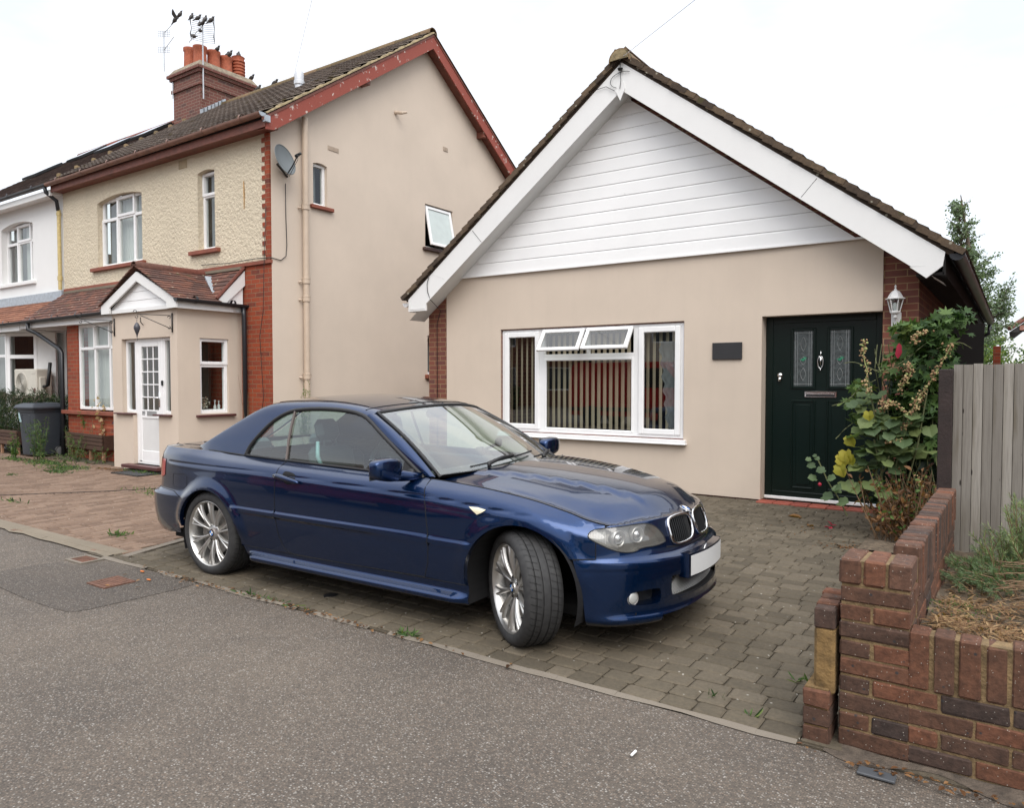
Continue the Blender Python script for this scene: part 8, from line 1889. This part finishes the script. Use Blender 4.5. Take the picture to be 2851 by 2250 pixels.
# ---------------------------------------------------------------- far things
def far():
    r = random.Random(9)
    T = thing('tree', 'tall airy green tree with a sparse pointed top behind the bungalow eaves', 'tree', (-1.2, 30, 0)); m = MB(); tr = MB(); lm = leafmat('far_tree_leaves', [(0, (.08, .115, .07)), (.5, (.14, .20, .115)), (1, (.25, .32, .20))])
    tr.tube([(-1.0, 30, 0), (-1.1, 30, 3), (-1.4, 30, 5.5), (-1.75, 30, 7.9)], [.20, .15, .08, .015], 8)
    def cw(z): return np.interp(z, [1.5, 3.5, 4.5, 5.5, 6.6, 7.4, 8.1], [1.5, 1.25, 1.05, .95, .62, .38, .06])
    for k in range(230):
        z = r.uniform(2.2, 7.7); cx = np.interp(z, [2, 4, 5.5, 8], [-1.1, -1.25, -1.6, -1.85]); a = r.uniform(0, 2*pi); w = cw(z)*r.uniform(.5, 1.05); b0 = Vector((cx, 30, z-.25)); b1 = Vector((cx+w*cos(a), 30+w*sin(a), z+r.uniform(-.05, .35))); tr.tube([b0, b1], [.022, .004], 4)
        for _ in range(int(56*(.40 if z > 6.2 else 1))):
            q = r.uniform(.25, 1.0); p = lerp(b0, b1, q)+rnd_dir(r)*r.uniform(0, .17); 
            leaf(m, p, rnd_dir(r, -.5), rnd_dir(r, .4), r.uniform(.07, .13), 'leaf', r.random(), .2)
    for k in range(26):
        b0 = Vector((-.8, 30, 3.6)); b1 = Vector((r.uniform(-.5, -.1), 30+r.uniform(-.4, .4), r.uniform(3.6, 5.0))); tr.tube([b0, b1], [.02, .004], 4)
        for _ in range(24): leaf(m, lerp(b0, b1, r.uniform(.4, 1))+rnd_dir(r)*.15, rnd_dir(r, -.4), rnd_dir(r, .4), r.uniform(.07, .13), 'leaf', r.random(), .2)
    m.build('crown', lm, T); tr.build('trunk', M['bark'], T)
    specs = [(-.15, 21, 1.25, .9, 2.35, 1500, 'light green rounded shrub just above the fence boards'), (1.2, 24, 1.5, 1.1, 2.7, 1500, 'mid green shrub at the right edge above the fence'), (.35, 27.5, 1.35, 1.0, 3.05, 1000, 'taller yellowish shrub in front of the brown far roof')]
    for (x, y, rx, ry, h, n, label) in specs:
        T = thing('shrub', label, 'shrub', (x, y, 0)); m = MB(); tr = MB(); tr.tube([(x, y, 0), (x, y, h*.6)], [.08, .03], 6)
        for _ in range(18):
            c = Vector((x+r.uniform(-.7, .7)*rx, y+r.uniform(-.6, .6)*ry, r.uniform(.35, .86)*h)); tr.tube([(x, y, h*.3), c], [.02, .006], 4); rr = r.uniform(.25, .5)
            for _ in range(n//18*2): d = rnd_dir(r); leaf(m, c+d*rr*r.uniform(.6, 1.1), rnd_dir(r, -.2), d+rnd_dir(r)*.5, r.uniform(.06, .12), 'leaf', r.random(), .2)
        m.build('crown', M['leaf_mid'] if 'mid' in label else leafmat('light_green_leaves', [(0, (.05, .09, .03)), (.5, (.10, .17, .045)), (1, (.22, .28, .07))]), T); tr.build('trunk', M['bark'], T)
    H = thing('far_house', 'distant house with plain brown tiled roof beyond the fence on the right', 'house', (4, 36, 0)); m = MB(); m.box((.6, 33, 0), (9, 40, 3.3)); m.build('wall', M['brick_b'], H)
    tiles('roof', M['tile_clay'], H, (-.3, 32.8, 3.3), (1, 0, 0), (0, 3.8, 2.35), 30, 13, .32, .33, .02, .02, keep=lambda u, v: (-.3+u) > .0+v*.62, lap=1.25)
    m = MB(); m.add([(-.3, 32.8, 3.25), (9.3, 32.8, 3.25), (9.3, 36.6, 5.6), (2.5, 36.6, 5.6), (-.3, 40.4, 3.25)], [(0, 1, 2, 3), (0, 3, 4)]); m.build('roof_deck', M['darkwood'], H)
    m = MB(); m.tube([(-.3, 32.8, 3.38), (2.5, 36.6, 5.72)], .09, 6); m.build('hip_tiles', M['ridge_red'], H)
    m = MB(); m.box((2, 32.96, 1.2), (4, 33.0, 2.5)); m.build('window', M['white'], H)
    # garden wall/outbuilding end seen under the eaves
    m = MB(); m.box((-.47, 19.8, 0), (-.33, 20.0, 2.25)); tag(m.build('brick_pier', M['brick_o'], origin=(-.1, 19.9, 0)), 'orange brick pier seen beyond the far end of the bungalow eaves', 'pier')
    N_ = thing('added_shade_house', 'unseen brick house added on the right to shade the side passage', 'house', (4, 12, 0)); m = MB(); m.box((1.4, 7.6, 0), (8, 18, 4.6)); m.build('wall', M['brick_b'], N_); m = MB(); m.prism([(1.1, 4.6), (4.7, 6.8), (8.3, 4.6)], 1, 7.4, 18.2); m.build('roof', M['tile_brown'], N_)  # unseen house put here to block light from the side passage
    # street behind the camera: it is what the car paint and the windows mirror
    road = MB(); road.box((-60, -11, -.02), (60, -3.2, -.0035)); tag(road.build('road', plain('road_asphalt', (.075, .072, .07), .9, var=.15), None), kind='structure')
    k = MB(); k.box((-60, -3.2, -.1), (60, -3.05, -.001)); tag(k.build('kerb', M['conc']), kind='structure')
    for i, (x0, x1, mt, lb) in enumerate(((-34, -19.4, M['brick_b'], 'brown brick house opposite, farthest left'), (-19, -8.4, M['beige'], 'beige rendered house opposite the bungalow'), (-8, 3.4, M['brick_o'], 'orange brick house opposite, behind the photographer'), (3.8, 16, M['white_paint'], 'white rendered house opposite, farthest right'))):
        H = thing('opposite_house', lb, 'house', ((x0+x1)/2, -19, 0)); F = plane_map('y', -17, 1); zt = 5.2; w_ = (x1-x0)/4
        hs = [rect(x0+w_*(k_+.3), z0, x0+w_*(k_+.75), z0+1.3) for k_ in range(4) for z0 in (.9, 3.4)]
        wall('wall', mt, H, F, rect(x0, 0, x1, zt), hs, .12, edge=False); m = MB(); m.box((x0, -25, 0), (x1, -17.2, zt)); m.build('inner_wall', mt, H)
        for h in hs: m = MB(); ring(m, plane_map('y', -17.08, 1), h[0][0], h[0][1], h[2][0], h[2][1], .08, -.04, .02); f = m.build('window', M['white'], H); m = MB(); m.box((h[0][0], -17.15, h[0][1]), (h[2][0], -17.13, h[2][1])); m.build('pane', plain('dark_pane', (.03, .035, .04), .08) if 'dpane' not in M else M['dpane'], f)
        m = MB(); m.prism([(-16.6, zt), (-21, zt+2.9), (-25.4, zt)], 0, x0-.2, x1+.2); m.build('roof', M['tile_brown'] if i % 2 else M['tile_dark'], H)
    for i, x in enumerate((-24, -13.5, 1.5, 9)):
        T = thing('street_hedge', ('clipped', 'tall', 'low', 'rounded')[i]+' hedge across the road, '+('far left', 'left of centre', 'behind the photographer', 'far right')[i], 'hedge', (x, -13.2, 0)); m = MB(); bush(m, r, 1500, (x, -13.2, .7), (3.0, .5, .85), .22, 'leaf'); m.build('foliage', M['leaf_mid'], T); m = MB(); m.bbox((x-2.7, -13.5, 0), (x+2.7, -12.9, 1.2), .1); m.build('inner_growth', M['leaf_dark'], T)
    # red van parked across the road
    V = thing('red_van', 'red van parked by the far kerb, mirrored in the front window of the bungalow', 'van', (-9.8, -3.6, 0), 0); rp = plain('red_van_paint', (.45, .012, .012), .25, coat=1, var=.02)
    prof = [(-2.3, .35), (-2.35, .9), (-2.25, 1.9), (-2.1, 2.05), (.9, 2.05), (1.15, 1.95), (1.75, 1.25), (2.35, 1.05), (2.45, .7), (2.4, .35)]; m = MB()
    n_ = len(prof); m.prism(prof, 1, -.9, .9); m.build('body', rp, V, local=True)
    for sg in (-1, 1):
        m = MB(); m.prism([(.15, 1.25), (1.55, 1.25), (1.05, 1.85), (.15, 1.85)], 1, sg*.905, sg*.91); m.build('side_window', M['black'], V, local=True)
        for x in (-1.5, 1.6): m = MB(); m.lathe([(.001, -.1), (.30, -.1), (.33, -.07), (.33, .07), (.30, .1), (.001, .1)], 24, (x, sg*.85, .33), ax=1); m.build('wheel', M['rubber'], V, local=True, smooth=True, angle=35)
        m = MB(); m.prism([(-2.3, .5), (2.4, .5), (2.4, .62), (-2.3, .62)], 1, sg*.90, sg*.92); m.build('side_trim', M['black'], V, local=True)
    m = MB(); m.add([(1.18, -.8, 1.93), (1.18, .8, 1.93), (1.78, .8, 1.28), (1.78, -.8, 1.28)], [(0, 1, 2, 3)]); m.v = [(a+.02, b_, c+.02) for a, b_, c in m.v]; m.build('windscreen', M['black'], V, local=True)
far()
